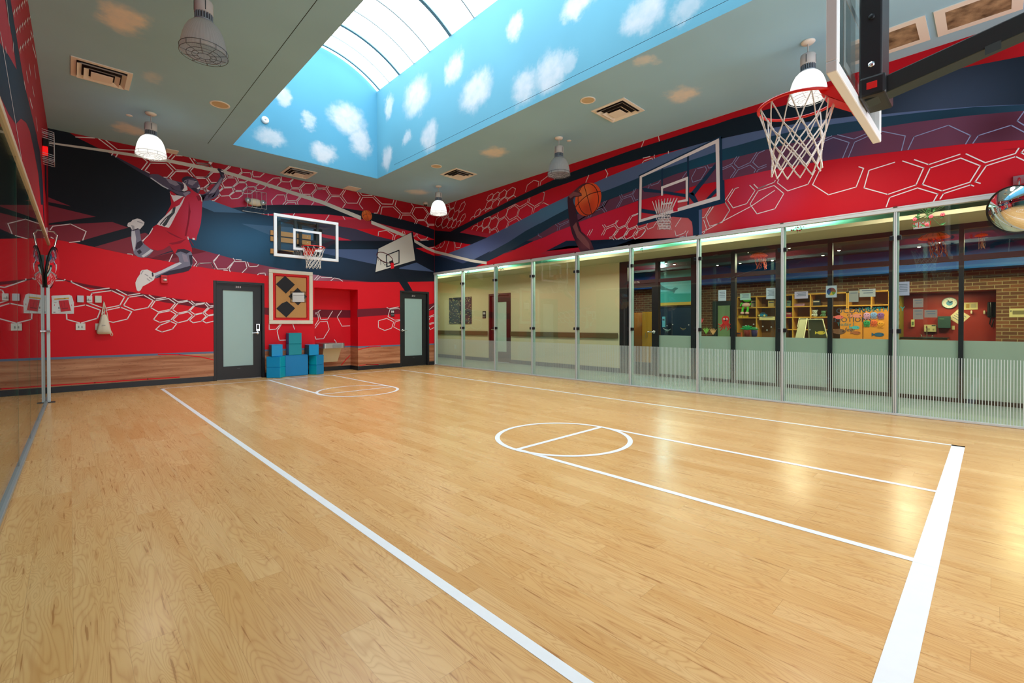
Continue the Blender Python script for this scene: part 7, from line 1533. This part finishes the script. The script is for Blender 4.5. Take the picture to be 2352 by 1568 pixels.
block((pa.x, 11.44), -.02, pb.x-pa.x, .2, .497, .262, F_TEAL, 'teal foam block sitting on the largest block', ('l', F_MID)); block((pa.x, 11.44), -.02, pb.x-pa.x, .2, .760, .262, F_TEAL, 'teal foam block topping the middle stack', ('l', F_NAVY))
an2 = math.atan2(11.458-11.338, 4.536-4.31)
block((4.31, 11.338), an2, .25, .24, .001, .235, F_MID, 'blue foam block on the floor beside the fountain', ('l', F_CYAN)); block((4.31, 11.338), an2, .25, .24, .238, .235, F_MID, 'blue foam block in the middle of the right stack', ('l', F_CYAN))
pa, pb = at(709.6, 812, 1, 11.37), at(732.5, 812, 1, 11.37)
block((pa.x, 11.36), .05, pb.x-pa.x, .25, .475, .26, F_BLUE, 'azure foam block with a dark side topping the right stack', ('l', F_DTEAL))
# drinking fountain --------------------------------------------------------
def fountain():
    ca = at(742, 795, 1, 11.62); cb_ = at(792.5, 793, 1, 11.62); x0, x1 = ca.x, cb_.x; zt = at(765, 788, 1, 11.62).z; zb = at(765, 799.5, 1, 11.62).z; z0 = at(765, 831, 1, 11.8).z
    loc = Vector(((x0+x1)/2, YAL, z0)); t_ = thing('drinking_fountain', loc, 'wall mounted stainless drinking fountain in the red alcove', 'fountain'); SS = mat('stainless_steel', (176, 178, 176), .28, .85); BG = mat('beige_panel', (206, 190, 154), .45)
    r = .06; y0 = 11.6; out = []
    for cx, cy, a0_ in ((x0+r, y0+r, PI), (x1-r, y0+r, 1.5*PI)):
        for i in range(7): a = a0_+i*(PI/2)/6; out.append((cx+r*math.cos(a), cy+r*math.sin(a)))
    out += [(x1, YAL-.001), (x0, YAL-.001)]
    m_ = MB(); m_.prism([(x, y, zb) for x, y in out], (0, 0, zt-zb-.012), 0)
    inn = [((x-(x0+x1)/2)*.84+(x0+x1)/2, (y-11.85)*.78+11.85) for x, y in out]; n_ = len(out)
    m_.add([(x, y, zt-.012) for x, y in out]+[(x, y, zt) for x, y in [((x-(x0+x1)/2)*.97+(x0+x1)/2, (y-11.85)*.96+11.85) for x, y in out]]+[(x, y, zt-.03) for x, y in inn], [[i, (i+1) % n_, n_+(i+1) % n_, n_+i] for i in range(n_)]+[[n_+i, n_+(i+1) % n_, 2*n_+(i+1) % n_, 2*n_+i] for i in range(n_)]+[list(range(2*n_, 3*n_))], 0)
    m_.build('basin', SS, t_, origin=loc)
    c2 = MB(); A0 = [(x0+.05, 11.72, zb), (x1-.05, 11.72, zb), (x1-.05, YAL-.001, zb), (x0+.05, YAL-.001, zb)]; B0 = [(x0+.07, 11.86, z0), (x1-.1, 11.86, z0), (x1-.1, YAL-.001, z0), (x0+.07, YAL-.001, z0)]
    c2.add(A0+B0, [(0,1,5,4),(1,2,6,5),(2,3,7,6),(3,0,4,7),(4,5,6,7)], 0); c2.build('lower_cabinet', BG, t_, origin=loc)
    MB().box((x0+.24, y0-.006, zb+.015), (x1-.1, y0+.002, zt-.03)).build('push_bar', mat('steel_bar', (150, 156, 158), .3, .8), t_, origin=loc, bevel=.01)
    b_ = Vector((x1-.12, 11.9, zt-.02)); MB().tube([b_, b_+Vector((0, 0, .04)), b_+Vector((-.02, 0, .08)), b_+Vector((-.05, 0, .1))], [.016, .013, .011, .009], 0, 10).build('bubbler', CHROME, t_, origin=loc)
    MB().lathe([(0, .004), (.03, .004), (.034, 0)], (x0+.3, 11.85, zt-.028), 0, 18).build('drain', CHROME, t_, origin=loc)
fountain()

# ================================================================ BASKETBALL GOALS
def net_mesh(c, r0, r1, h, yaw=0.0, n=12, rows=5):
    m_ = MB(); c = Vector(c)
    def rad(t): return r0+(r1-r0)*(1-(1-t)**1.7) if t < .8 else r0+(r1-r0)*(1-(1-.8)**1.7)+(t-.8)*.03
    top = .34
    def P(i, t): a = 2*PI*i/n+yaw; r = rad(t); return c+Vector((r*math.cos(a), r*math.sin(a), -h*t))
    for i in range(n):
        # long loops from the ring
        for s in (-.5, .5): m_.tube([P(i, 0), P(i+s*.45, top*.45), P(i+s, top)], .0042, 0, 5, caps=False)
        m_.tube([P(i-.06, 0), c+Vector((0, 0, .012))+(P(i, 0)-c)*1.0, P(i+.06, 0)], .005, 0, 5)
    ts = [top+(1-top)*k_/rows for k_ in range(rows+1)]
    for i in range(n):
        for s in (-1, 1):
            for k_ in range(rows):
                o_ = .5 if k_ % 2 == 0 else 0.0
                m_.tube([P(i+o_, ts[k_]), P(i+o_+s*.25, (ts[k_]+ts[k_+1])/2+.008), P(i+o_+s*.5, ts[k_+1])], .0046, 0, 5, caps=False)
        for k_ in range(1, rows+1): m_.ball(P(i+(.5 if k_ % 2 == 0 else 0), ts[k_]), .0068, 0, 6, 4)
    return m_
def rim_mesh(c, R, yb, sgn):
    m_ = MB(); c = Vector(c)
    m_.tube([c+Vector((R*math.cos(2*PI*i/48), R*math.sin(2*PI*i/48), 0)) for i in range(48)], .0095, 0, 10, closed=True)
    return m_
RIM = mat('rim_red_paint', (226, 24, 20), .35, spec=.5); NETM = mat('white_net_cord', (226, 222, 214), .8); BLK = mat('black_powder_coat', (16, 20, 24), .4, spec=.5); WFR = mat('white_backboard_frame', (232, 236, 236), .4, spec=.5)
def board_parts(t_, loc, cx, yf, zb, w_, hh, sgn, thick=.045, fwid=.062):
    """sgn: direction of the board's face along y"""
    x0, x1, z1 = cx-w_/2, cx+w_/2, zb+hh; yb = yf-sgn*thick
    f = MB()
    for p, q in (((x0, zb), (x1, zb+fwid)), ((x0, z1-fwid), (x1, z1)), ((x0, zb+fwid), (x0+fwid, z1-fwid)), ((x1-fwid, zb+fwid), (x1, z1-fwid))): f.box((p[0], yf, p[1]), (q[0], yb, q[1]))
    f.build('board_frame', WFR, t_, origin=loc, bevel=.006)
    MB().box((x0+fwid-.005, yf-sgn*.008, zb+fwid-.005), (x1-fwid+.005, yf-sgn*.02, z1-fwid+.005)).build('board_glass', GLASS_B, t_, origin=loc)
    tg = MB(); tw, th, lw = w_*.44, hh*.5, .05; tz = zb+hh*.20; ty0, ty1 = yf-sgn*.004, yf-sgn*.0075
    for p, q in (((cx-tw/2, tz), (cx+tw/2, tz+lw)), ((cx-tw/2, tz+th-lw), (cx+tw/2, tz+th)), ((cx-tw/2, tz+lw), (cx-tw/2+lw, tz+th-lw)), ((cx+tw/2-lw, tz+lw), (cx+tw/2, tz+th-lw))): tg.box((p[0], ty0, p[1]), (q[0], ty1, q[1]))
    tg.build('target_square', WFR, t_, origin=loc)
    return x0, x1, zb, z1, yb
def rim_parts(t_, loc, cx, yf, zr, sgn, R=.228, netseed=0.0):
    c = Vector((cx, yf+sgn*(R+.085), zr))
    r = rim_mesh(c, R, yf, sgn); r.build('rim', RIM, t_, origin=loc)
    b_ = MB(); b_.box((cx-.10, yf, zr-.14), (cx+.10, yf+sgn*.012, zr+.02)); 
    for s in (-1, 1):
        b_.add([(cx+s*.09, yf, zr+.015), (cx+s*.09, yf, zr-.13), (cx+s*.12, yf+sgn*.15, zr-.012), (cx+s*.12, yf+sgn*.15, zr+.012), (cx+s*.075, yf, zr+.015), (cx+s*.075, yf, zr-.13), (cx+s*.105, yf+sgn*.15, zr-.012), (cx+s*.105, yf+sgn*.15, zr+.012)], [(0,1,2,3),(7,6,5,4),(0,4,5,1),(1,5,6,2),(2,6,7,3),(3,7,4,0)])
    b_.add([(cx-.1, yf, zr+.016), (cx+.1, yf, zr+.016), (cx+.125, yf+sgn*.16, zr+.009), (cx-.125, yf+sgn*.16, zr+.009)], [(0,1,2,3)]); b_.add([(cx-.09, yf, zr-.13), (cx+.09, yf, zr-.13), (cx+.11, yf+sgn*.15, zr-.02), (cx-.11, yf+sgn*.15, zr-.02)], [(0,1,2,3)])
    b_.build('rim_bracket', RIM, t_, origin=loc)
    net_mesh(c+Vector((0, 0, -.008)), R*.985, .135, .44, netseed).build('net', NETM, t_, origin=loc)
# far goal, mounted on wooden strips on the back wall
yf1 = 10.45
q0, q1 = at(629, 489, 1, yf1), at(778, 601, 1, yf1)
g1 = Vector(((q0.x+q1.x)/2, YB, q1.z)); goal1 = thing('basketball_goal', g1, 'wall mounted basketball goal with clear board on the red back wall', 'basketball goal')
zr1 = at(722, 568, 1, yf1-.313).z
x0, x1, zb1, zt1, ybk = board_parts(goal1, g1, (q0.x+q1.x)/2, yf1, q1.z-.005, q1.x-q0.x, q0.z-q1.z+.01, -1)
rim_parts(goal1, g1, (q0.x+q1.x)/2, yf1, zr1, -1, .232, .2)
WS = mat('pine_mounting_strip', (214, 158, 92), .5, vary=.08, bscale=8)
def cvH(x, y): return (610+x/9.22, 470+y/9.22)
for (ya_, yb2) in ((540, 640), (668, 768), (930, 1030)):
    pL, pR = onback(*cvH(92, ya_)), onback(*cvH(945, ya_+115)); zt_ = onback(*cvH(92, ya_)).z; zb_ = onback(*cvH(92, yb2)).z
    MB().box((pL.x, YB-.04, zb_), (pR.x, YB-.001, zt_)).build('mounting_strip', WS, goal1, origin=g1, bevel=.004)
    for xx in (pL.x+.07, pR.x-.07): MB().ball((xx, YB-.042, (zb_+zt_)/2), (.014, .008, .014), 0, 10, 6).build('bolt', CHROME, goal1, origin=g1)
zA, zB_ = onback(*cvH(500, 560)).z, onback(*cvH(500, 1040)).z; cxg = (q0.x+q1.x)/2
for s in (-1, 1):
    xx = cxg+s*.24
    m_ = MB(); m_.box((xx-.03, YB-.1, zB_-.02), (xx+.03, YB-.04, zA+.26)); m_.build('wall_upright', BLK, goal1, origin=g1)
    m_ = MB(); m_.box((xx-.025, ybk, zb1+.02), (xx+.025, ybk+.05, zt1-.08)); m_.build('board_upright', BLK, goal1, origin=g1)
    m_ = MB()
    for za_, zc_2 in ((zt1-.16, zA+.2), (zb1+.1, zB_+.04)):
        m_.tube([(xx, ybk+.03, za_), (xx, YB-.07, zc_2)], .024, 0, 4)
    m_.build('support_arm', BLK, goal1, origin=g1)
MB().tube([(cxg-.24, ybk+.03, zt1-.12), (cxg+.24, ybk+.03, zt1-.12)], .022, 0, 4).tube([(cxg-.24, YB-.07, zA+.24), (cxg+.24, YB-.07, zA+.24)], .022, 0, 4).tube([(cxg-.24, YB-.07, zB_), (cxg+.24, YB-.07, zB_)], .03, 0, 4).tube([(cxg-.24, ybk+.03, zb1+.12), (cxg+.24, ybk+.03, zb1+.12)], .03, 0, 4).build('cross_bar', BLK, goal1, origin=g1)
MB().box((cxg-.14, ybk, zb1+.02), (cxg+.14, ybk+.012, zb1+.22)).build('rear_plate', mat('steel_bar', (150, 156, 158)), goal1, origin=g1)
# near goal, at the right of the picture
zr2_ = 2.70; yf2 = .612; cx2 = 3.56; zb2 = 2.535; w2, h2 = 1.37, .92
g2 = Vector((cx2, YN, zb2)); goal2 = thing('basketball_goal', g2, 'near basketball goal with glass board seen side on and white net', 'basketball goal')
x0, x1, zb_, zt_, ybk2 = board_parts(goal2, g2, cx2, yf2, zb2, w2, h2, 1, .05, .06)
rim_parts(goal2, g2, cx2, yf2, zr2_, 1, .228, .1)
pb0 = at(1985, 226, 1, yf2-.10)
m_ = MB(); m_.box((cx2-.13, ybk2-.11, zb2+.13), (cx2+.13, ybk2, zt_+.05)); m_.build('mount_column', BLK, goal2, origin=g2, bevel=.01)
for dz in (.22, .5, .78): MB().lathe([(0, .008), (.016, .008), (.018, 0)], (cx2-.13, ybk2-.06, zb2+dz), 0, 6, mat=Matrix.Rotation(-PI/2, 3, 'Y')).build('bolt', CHROME if dz == .22 else mat('dark_bolt', (40, 44, 48), .4, .5), goal2, origin=g2)
m_ = MB(); m_.box((cx2-.15, ybk2-.13, zb2+.03), (cx2+.15, ybk2-.002, zb2+.15)); m_.build('pivot_block', BLK, goal2, origin=g2, bevel=.015)
MB().box((cx2-.152, ybk2-.09, zb2+.07), (cx2-.149, ybk2-.04, zb2+.11)).build('hinge_tab', RIM, goal2, origin=g2, bevel=.004)
xa = cx2-.05
pA0 = at(2014, 212, 0, xa); pA1 = at(2352, 62, 0, xa)
d_ = (pA1-pA0).normalized(); endp = pA0+d_*((YN+.02-pA0.y)/d_.y); startp = pA0-d_*.06
m_ = MB(); nrm_ = Vector((1, 0, 0)).cross(d_).normalized(); hw = .062; hd2 = .05
def beam(mb_, a_, b_, hw_, hh_, mi=0):
    n_ = Vector((1, 0, 0)).cross((b_-a_).normalized()); vs = [p+Vector((sx*hw_, 0, 0))+n_*(sz*hh_) for p in (a_, b_) for sx, sz in ((-1, -1), (1, -1), (1, 1), (-1, 1))]
    mb_.add(vs, [(0,1,2,3),(7,6,5,4),(0,4,5,1),(1,5,6,2),(2,6,7,3),(3,7,4,0)], mi)
beam(m_, startp, endp, .06, .05); m_.build('support_arm', mat('arm_dark_green_black', (30, 42, 42), .38, spec=.5), goal2, origin=g2, bevel=.006)
pl0 = at(2262, 108, 0, xa-.0612); pl1 = at(2300, 92, 0, xa-.0612); m_ = MB(); m_.prism([pl0, pl0+d_*(pl1-pl0).length, pl0+d_*(pl1-pl0).length-Vector((0, 0, .045)), pl0-Vector((0, 0, .045))], (-.002, 0, 0)); m_.build('maker_plate', mat('silver_black_plate', (70, 84, 84), .4, .4), goal2, origin=g2)

# ================================================================ CEILING FIXTURES
ACR = None
def acrylic(name, glow):
    m, nt, o = new_mat(name)
    geo = N(nt, 'ShaderNodeTexCoord'); t_ = N(nt, 'ShaderNodeBsdfTransparent'); t_.inputs[0].default_value = (.86, .9, .92, 1)
    d = N(nt, 'ShaderNodeBsdfTranslucent'); d.inputs[0].default_value = (.85, .88, .9, 1); df = N(nt, 'ShaderNodeBsdfPrincipled'); df.inputs['Base Color'].default_value = (.72, .76, .79, 1); df.inputs['Roughness'].default_value = .18
    m1 = N(nt, 'ShaderNodeMixShader'); m1.inputs[0].default_value = .45; nt.links.new(d.outputs[0], m1.inputs[1]); nt.links.new(df.outputs[0], m1.inputs[2])
    sp = N(nt, 'ShaderNodeSeparateXYZ'); nt.links.new(geo.outputs['Object'], sp.inputs[0])
    an_ = mth(nt, 'ARCTAN2', sp.outputs[1], sp.outputs[0]); rb = mth(nt, 'ABSOLUTE', mth(nt, 'SINE', mth(nt, 'MULTIPLY', an_, 60.0)))
    m2 = N(nt, 'ShaderNodeMixShader'); nt.links.new(mth(nt, 'ADD', mth(nt, 'MULTIPLY', rb, .3), .42), m2.inputs[0]); nt.links.new(t_.outputs[0], m2.inputs[1]); nt.links.new(m1.outputs[0], m2.inputs[2])
    out = m2.outputs[0]
    if glow:
        e = N(nt, 'ShaderNodeEmission'); e.inputs[0].default_value = lin((255, 250, 240))
        # the lit bowl is brightest around its lamp
        nt.links.new(mth(nt, 'ADD', mth(nt, 'MULTIPLY', rb, .5*glow), .65*glow), e.inputs[1]); ad = N(nt, 'ShaderNodeAddShader'); nt.links.new(out, ad.inputs[0]); nt.links.new(e.outputs[0], ad.inputs[1]); out = ad.outputs[0]
    nt.links.new(out, o.inputs[0]); return m
BOWL_ON, BOWL_OFF = acrylic('glowing_ribbed_acrylic', .26), acrylic('clear_ribbed_acrylic', 0)
GREYF = mat('pale_grey_fitting', (196, 196, 196), .45); WIRE_D = mat('dark_guard_wire', (84, 88, 92), .4, .5); WIRE_L = mat('pale_guard_wire', (200, 204, 206), .4, .4)
BULB = emis('lamp_bulb', (255, 244, 226), 6.0)
def lamp_parts(on):
    t_ = bpy.data.objects.new('pendant_light', None); COL.objects.link(t_); t_.empty_display_size = .1
    def bd(mb_, nm, m): return mb_.build(nm, m, t_, origin=(0, 0, 0))
    bd(MB().lathe([(0, 0), (.075, 0), (.078, -.012), (.06, -.03), (.012, -.035), (0, -.035)], (0, 0, 0), 0, 28), 'canopy', CREAM_PL)
    bd(MB().tube([(0, 0, -.03), (0, 0, -.16)], .008, 0, 10), 'stem', GREYF)
    bd(MB().lathe([(0, -.15), (.03, -.15), (.032, -.165), (.078, -.168), (.084, -.18), (.084, -.295), (.07, -.3), (0, -.3)], (0, 0, 0), 0, 28), 'ballast_housing', GREYF)
    bd(MB().box((-.0865, -.004, -.285), (-.083, .004, -.19)).box((-.004, -.0865, -.285), (.004, -.083, -.19)), 'housing_slot', WIRE_D)
    f = MB()
    for i in range(20):
        a = 2*PI*i/20; f.box((.055, -.004, -.365), (.082, .004, -.298), 0, a, (0, 0, 0))
    f.lathe([(.055, -.298), (.055, -.365)], (0, 0, 0), 0, 20); f.lathe([(0, -.366), (.088, -.366), (.09, -.378), (.07, -.382)], (0, 0, 0), 0, 28); bd(f, 'socket_fins', mat('grey_fin_metal', (150, 160, 172), .4, .4))
    pr = [(.075, -.38), (.105, -.392), (.138, -.425), (.165, -.475), (.186, -.54), (.2, -.61), (.207, -.68), (.209, -.70)]
    bd(MB().lathe(pr+[(r-.004, z) for r, z in pr[::-1]], (0, 0, 0), 0, 48), 'bowl_shade', BOWL_ON if on else BOWL_OFF)
    g = MB(); R_ = .214; zg = -.715; wm = WIRE_L if on else WIRE_D
    ringp = lambda r, z: [(r*math.cos(2*PI*i/40), r*math.sin(2*PI*i/40), z) for i in range(40)]
    for r, z in ((R_, -.665), (R_, -.715), (R_*.72, -.722), (R_*.5, -.726), (R_*.28, -.728)): g.tube(ringp(r, z), .0026, 0, 5, closed=True)
    for i in range(10):
        a = 2*PI*i/10; c, s = math.cos(a), math.sin(a); g.tube([(R_*c, R_*s, -.66), (R_*c, R_*s, -.716), (R_*.72*c, R_*.72*s, -.722), (R_*.28*c, R_*.28*s, -.728)], .0026, 0, 5)
    bd(g, 'wire_guard', wm)
    b_ = MB(); b_.lathe([(.02, -.38), (.022, -.42), (.05, -.48), (.058, -.53), (.045, -.575), (0, -.59)], (0, 0, 0), 0, 18); bd(b_, 'bulb', BULB if on else mat('unlit_bulb', (196, 204, 210), .2))
    return t_
lamp_on, lamp_off = lamp_parts(True), lamp_parts(False)
lamps = [((.99, 9.67), True, 'lit white bowl pendant above the printed player'), ((6.77, 9.74), True, 'lit white bowl pendant in the far room corner'), ((6.64, 1.60), True, 'lit white bowl pendant behind the near hoop'), ((1.02, 5.66), False, 'unlit clear bowl pendant with dark wire guard, nearest on left'), ((6.66, 5.66), False, 'unlit clear bowl pendant above the printed ball')]
first = {True: lamp_on, False: lamp_off}; used = set()
for (x, y), on, lab in lamps:
    o = first[on] if on not in used else copy_tree(first[on])
    used.add(on); o.location = (x, y, ZC); tag(o, lab, 'pendant lamp', 'bowl pendants hanging from the ceiling')
def diffuser(px_c, cx, cy, s, label):
    loc = Vector((cx, cy, ZC)); t_ = thing('ceiling_vent', loc, label, 'vent', 'square beige ceiling diffusers'); z = ZC; DK = mat('duct_dark', (34, 28, 24), .8)
    f = MB(); h = s/2; i = h-.055
    for p, q in (((-h, -h), (h, -i)), ((-h, i), (h, h)), ((-h, -i), (-i, i)), ((i, -i), (h, i))): f.box((cx+p[0], cy+p[1], z-.012), (cx+q[0], cy+q[1], z-.0005))
    f.build('frame', CREAM_PL, t_, origin=loc)
    MB().box((cx-i, cy-i, z-.004), (cx+i, cy+i, z-.001)).build('duct_opening', DK, t_, origin=loc)
    for r0, r1, z0, z1 in ((i*.98, i*.80, -.010, -.045), (i*.72, i*.52, -.030, -.062)):
        c = MB()
        for k_ in range(4):
            a0_, a1_ = PI/4+k_*PI/2, PI/4+(k_+1)*PI/2; S2 = math.sqrt(2); P = [(cx+r*S2*math.cos(a), cy+r*S2*math.sin(a), z+zz) for r, zz in ((r1, z0), (r0, z1)) for a in (a0_, a1_)]
            c.add(P, [(0, 1, 3, 2)], 0); c.add([(p[0], p[1], p[2]+.003) for p in P], [(2, 3, 1, 0)], 0)
        c.build('vane', CREAM_PL, t_, origin=loc)
    r = i*.44; MB().box((cx-r, cy-r, z-.062), (cx+r, cy+r, z-.056)).build('centre_plate', CREAM_PL, t_, origin=loc)
diffuser(0, .345, 8.625, .63, 'beige square ceiling vent nearest the left wall'); diffuser(0, 3.83, 11.09, .62, 'beige square ceiling vent in front of the back wall'); diffuser(0, 6.57, 8.64, .62, 'beige square ceiling vent towards the far right corner'); diffuser(0, 6.51, 4.27, .62, 'beige square ceiling vent beside the round speaker on the right')
def grille(x0, y0, x1, y1, label):
    loc = Vector(((x0+x1)/2, (y0+y1)/2, ZC)); t_ = thing('return_grille', loc, label, 'vent', 'large perforated return grilles'); f = MB(); b_ = .09
    for p, q in (((x0, y0), (x1, y0+b_)), ((x0, y1-b_), (x1, y1)), ((x0, y0+b_), (x0+b_, y1-b_)), ((x1-b_, y0+b_), (x1, y1-b_))): f.box((p[0], p[1], ZC-.012), (q[0], q[1], ZC-.0005))
    f.build('frame', CREAM_PL, t_, origin=loc)
    m, nt, o = new_mat('perforated_dusty_plate') if 'perforated_dusty_plate' not in bpy.data.materials else (bpy.data.materials['perforated_dusty_plate'], None, None)
    if nt:
        geo = N(nt, 'ShaderNodeNewGeometry'); sp = N(nt, 'ShaderNodeSeparateXYZ'); nt.links.new(geo.outputs['Position'], sp.inputs[0])
        hx = mth(nt, 'GREATER_THAN', mth(nt, 'MULTIPLY', mth(nt, 'SINE', mth(nt, 'MULTIPLY', sp.outputs[0], 520.0)), mth(nt, 'SINE', mth(nt, 'MULTIPLY', sp.outputs[1], 520.0))), .15)
        nz = N(nt, 'ShaderNodeTexNoise'); nz.inputs['Scale'].default_value = 7; nz.inputs['Detail'].default_value = 4; nt.links.new(geo.outputs['Position'], nz.inputs['Vector'])
        c = mixc(nt, mth(nt, 'MULTIPLY', mth(nt, 'SUBTRACT', nz.outputs['Fac'], .35), 2.6, clamp=True), lin((196, 168, 132)), lin((96, 76, 54)))
        c = mixc(nt, mth(nt, 'MULTIPLY', hx, .6), c, lin((40, 30, 22)))
        b2 = N(nt, 'ShaderNodeBsdfPrincipled'); nt.links.new(c, b2.inputs['Base Color']); b2.inputs['Roughness'].default_value = .7; nt.links.new(b2.outputs[0], o.inputs[0])
    MB().box((x0+b_, y0+b_, ZC-.008), (x1-b_, y1-b_, ZC-.001)).build('perforated_panel', m, t_, origin=loc)
gA = [onceil(*p) for p in ((2135, 93), (2122, 37), (2157, 86))]
grille(7.03, .545, 7.67, 1.17, 'perforated dusty return grille nearer the hoop lamp'); grille(7.03, -.22, 7.67, .475, 'perforated dusty return grille at the top right edge')
def disc(name, px, py, r, label, cat, m=CREAM_PL, t=.01, ring=True):
    p = onceil(px, py); loc = Vector((p.x, p.y, ZC)); t_ = thing(name, loc, label, cat)
    if ring:
        MB().lathe([(r*.8, -.003), (r*.86, -t), (r, -t*.6), (r, 0)], loc, 0, 36).build('rim', m, t_, origin=loc); MB().lathe([(0, -t*.45), (r*.84, -t*.45)], loc, 0, 36).build('grille', mat('speaker_mesh', (206, 186, 150), .7), t_, origin=loc)
    else: MB().lathe([(0, -t), (r*.8, -t), (r, -t*.4), (r, 0)], loc, 0, 24).build('cover', m, t_, origin=loc)
disc('ceiling_speaker', 505, 240, .14, 'round beige ceiling speaker left of the skylight', 'speaker'); disc('ceiling_speaker', 1350, 230, .12, 'round beige ceiling speaker right of the skylight, nearer', 'speaker'); disc('ceiling_speaker', 1002.5, 381.5, .12, 'round beige ceiling speaker above the far right vent', 'speaker')
disc('sprinkler_cover', 297, 265, .045, 'tiny round cap left of the lit corner pendant', 'cap', ring=False, t=.006); disc('sprinkler_cover', 1307, 323, .045, 'tiny round cap beside the unlit right pendant', 'cap', ring=False, t=.006)
def access(px, label):
    P = [onceil(*p) for p in px]; x0, x1 = min(p.x for p in P), max(p.x for p in P); y0, y1 = min(p.y for p in P), min(max(p.y for p in P), YB-.02)
    loc = Vector(((x0+x1)/2, (y0+y1)/2, ZC)); t_ = thing('access_panel', loc, label, 'panel'); MB().box((x0, y0, ZC-.008), (x1, y1, ZC-.0005)).build('frame', CREAM_PL, t_, origin=loc); MB().box((x0+.02, y0+.02, ZC-.0095), (x1-.02, y1-.02, ZC-.008)).build('panel', CREAM_PL, t_, origin=loc)
access(((788, 433), (800, 426), (829, 433), (818, 438)), 'small flat beige ceiling panel above the back wall'); access(((382, 341), (411, 346.5), (404, 352), (383, 350)), 'small flat beige ceiling panel behind the lit player pendant')
def camera_dome():
    p = onceil(977, 464); loc = Vector((p.x, p.y, ZC)); t_ = thing('dome_camera', loc, 'small white dome camera on the ceiling near the corner', 'camera')
    MB().lathe([(0, 0), (.065, 0), (.065, -.06), (.055, -.075)], loc, 0, 24).build('housing', mat('camera_white', (214, 206, 200), .4), t_, origin=loc); MB().ball(loc+Vector((0, 0, -.075)), (.052, .052, .045), 0, 18, 10).build('lens_dome', mat('lens_black', (14, 16, 18), .1, spec=.7), t_, origin=loc)
camera_dome()
def smoke():
    p = at(608.5, 276, 1, WY1); loc = Vector((p.x, WY1, p.z)); t_ = thing('wall_detector', loc, 'round white detector on the blue skylight well wall', 'detector'); R_ = Matrix.Rotation(PI/2, 3, 'X')
    MB().lathe([(.07, 0), (.072, .02), (.055, .04), (.03, .045), (0, .045)], loc, 0, 28, mat=R_).build('body', mat('detector_white', (236, 240, 240), .4), t_, origin=loc); MB().lathe([(0, .05), (.016, .05), (.02, .044)], loc, 0, 16, mat=R_).build('sensor_eye', mat('detector_grey', (150, 160, 166), .4), t_, origin=loc)
smoke()
# ================================================================ LIGHT
def area(name, loc, rot, sx, sy, power, rgb=(255, 255, 255), spread=PI):
    l = bpy.data.lights.new(name, 'AREA'); l.shape = 'RECTANGLE'; l.size = sx; l.size_y = sy; l.energy = power; l.color = lin(rgb)[:3]; l.spread = spread
    o = bpy.data.objects.new(name, l); COL.objects.link(o); o.location = loc; o.rotation_euler = rot; return o
# lamps inside the lit bowls
for (x, y), on, lab in lamps:
    if on:
        l = bpy.data.lights.new('pendant_lamp_light', 'SPOT'); l.energy = 60; l.spot_size = 2.6; l.spot_blend = .6; l.shadow_soft_size = .19; l.color = lin((255, 246, 228))[:3]
        o = bpy.data.objects.new('pendant_lamp_light', l); COL.objects.link(o); o.location = (x, y, ZC-.74)
# corridor: cove strips above the soffit, plus unseen ceiling fill added for brightness
for yA, yB_ in ((10.2, 13.9), (5.4, 8.2), (2.0, 4.6)):
    area('cove_strip_light', (9.45, (yA+yB_)/2, SZ+.05), (PI, 0, 0), .12, yB_-yA, 60*(yB_-yA)/2.5, (255, 250, 226))
for y in (12.8, 9.6, 6.6, 3.6, .6, -1.8): area('corridor_fill_light', (8.35, y, COVE_Z-.012), (0, 0, 0), .5, 1.2, 25, (255, 248, 232))
# classroom
for x, y, p, c in ((11.4, 5.6, 26, (255, 236, 196)), (11.6, 3.0, 34, (255, 236, 196)), (12.2, 1.2, 34, (255, 232, 190)), (12.4, -.4, 34, (255, 226, 170)), (12.2, 7.6, 22, (220, 240, 240))):
    area('classroom_light', (x, y, CRZ-.1), (0, 0, 0), .3, .3, p*1.7, c)
area('kitchenette_light', (XB+.25, (ky0+ky1)/2, kz1-.03), (0, 0, 0), .2, .8, 12, (255, 220, 170))
area('picture_light', (12.6, onx(13.4)(1550, 640).y, 2.75), (0, math.radians(48), 0), .2, .2, 16, (200, 240, 236))
area('hall_light_left', (-1.8, 4.5, 2.85), (0, 0, 0), 1.0, 9.0, 60, (235, 245, 250))
w = bpy.data.worlds.new('world'); bpy.context.scene.world = w; w.use_nodes = True
bg = w.node_tree.nodes['Background']; bg.inputs[0].default_value = (.75, .85, 1, 1); bg.inputs[1].default_value = .3
# ================================================================ CAMERA
cd = bpy.data.cameras.new('camera'); cam = bpy.data.objects.new('camera', cd); COL.objects.link(cam)
cd.sensor_fit = 'HORIZONTAL'; cd.sensor_width = 36.0; cd.lens = F/W*36.0; cd.shift_x = 0.0; cd.shift_y = CYO/W
cd.clip_start = .02; cd.clip_end = 200
M_ = Matrix.Identity(4)
for i in range(3): M_[i][0] = RT[i]; M_[i][1] = UP[i]; M_[i][2] = -FW[i]; M_[i][3] = CAM[i]
cam.matrix_world = M_
sc = bpy.context.scene; sc.camera = cam
sc.view_settings.view_transform = 'Standard'; sc.view_settings.look = 'None'; sc.view_settings.gamma = 1.0; sc.view_settings.use_curve_mapping = False
sc.view_settings.exposure = 0.42
cy = sc.cycles
cy.max_bounces = 10; cy.diffuse_bounces = 5; cy.glossy_bounces = 6; cy.transparent_max_bounces = 24; cy.transmission_bounces = 6
cy.sample_clamp_indirect = 6.0; cy.caustics_reflective = False; cy.caustics_refractive = False
cy.use_denoising = True
try: cy.denoiser = 'OPENIMAGEDENOISE'; cy.denoising_input_passes = 'RGB_ALBEDO_NORMAL'
except Exception: pass
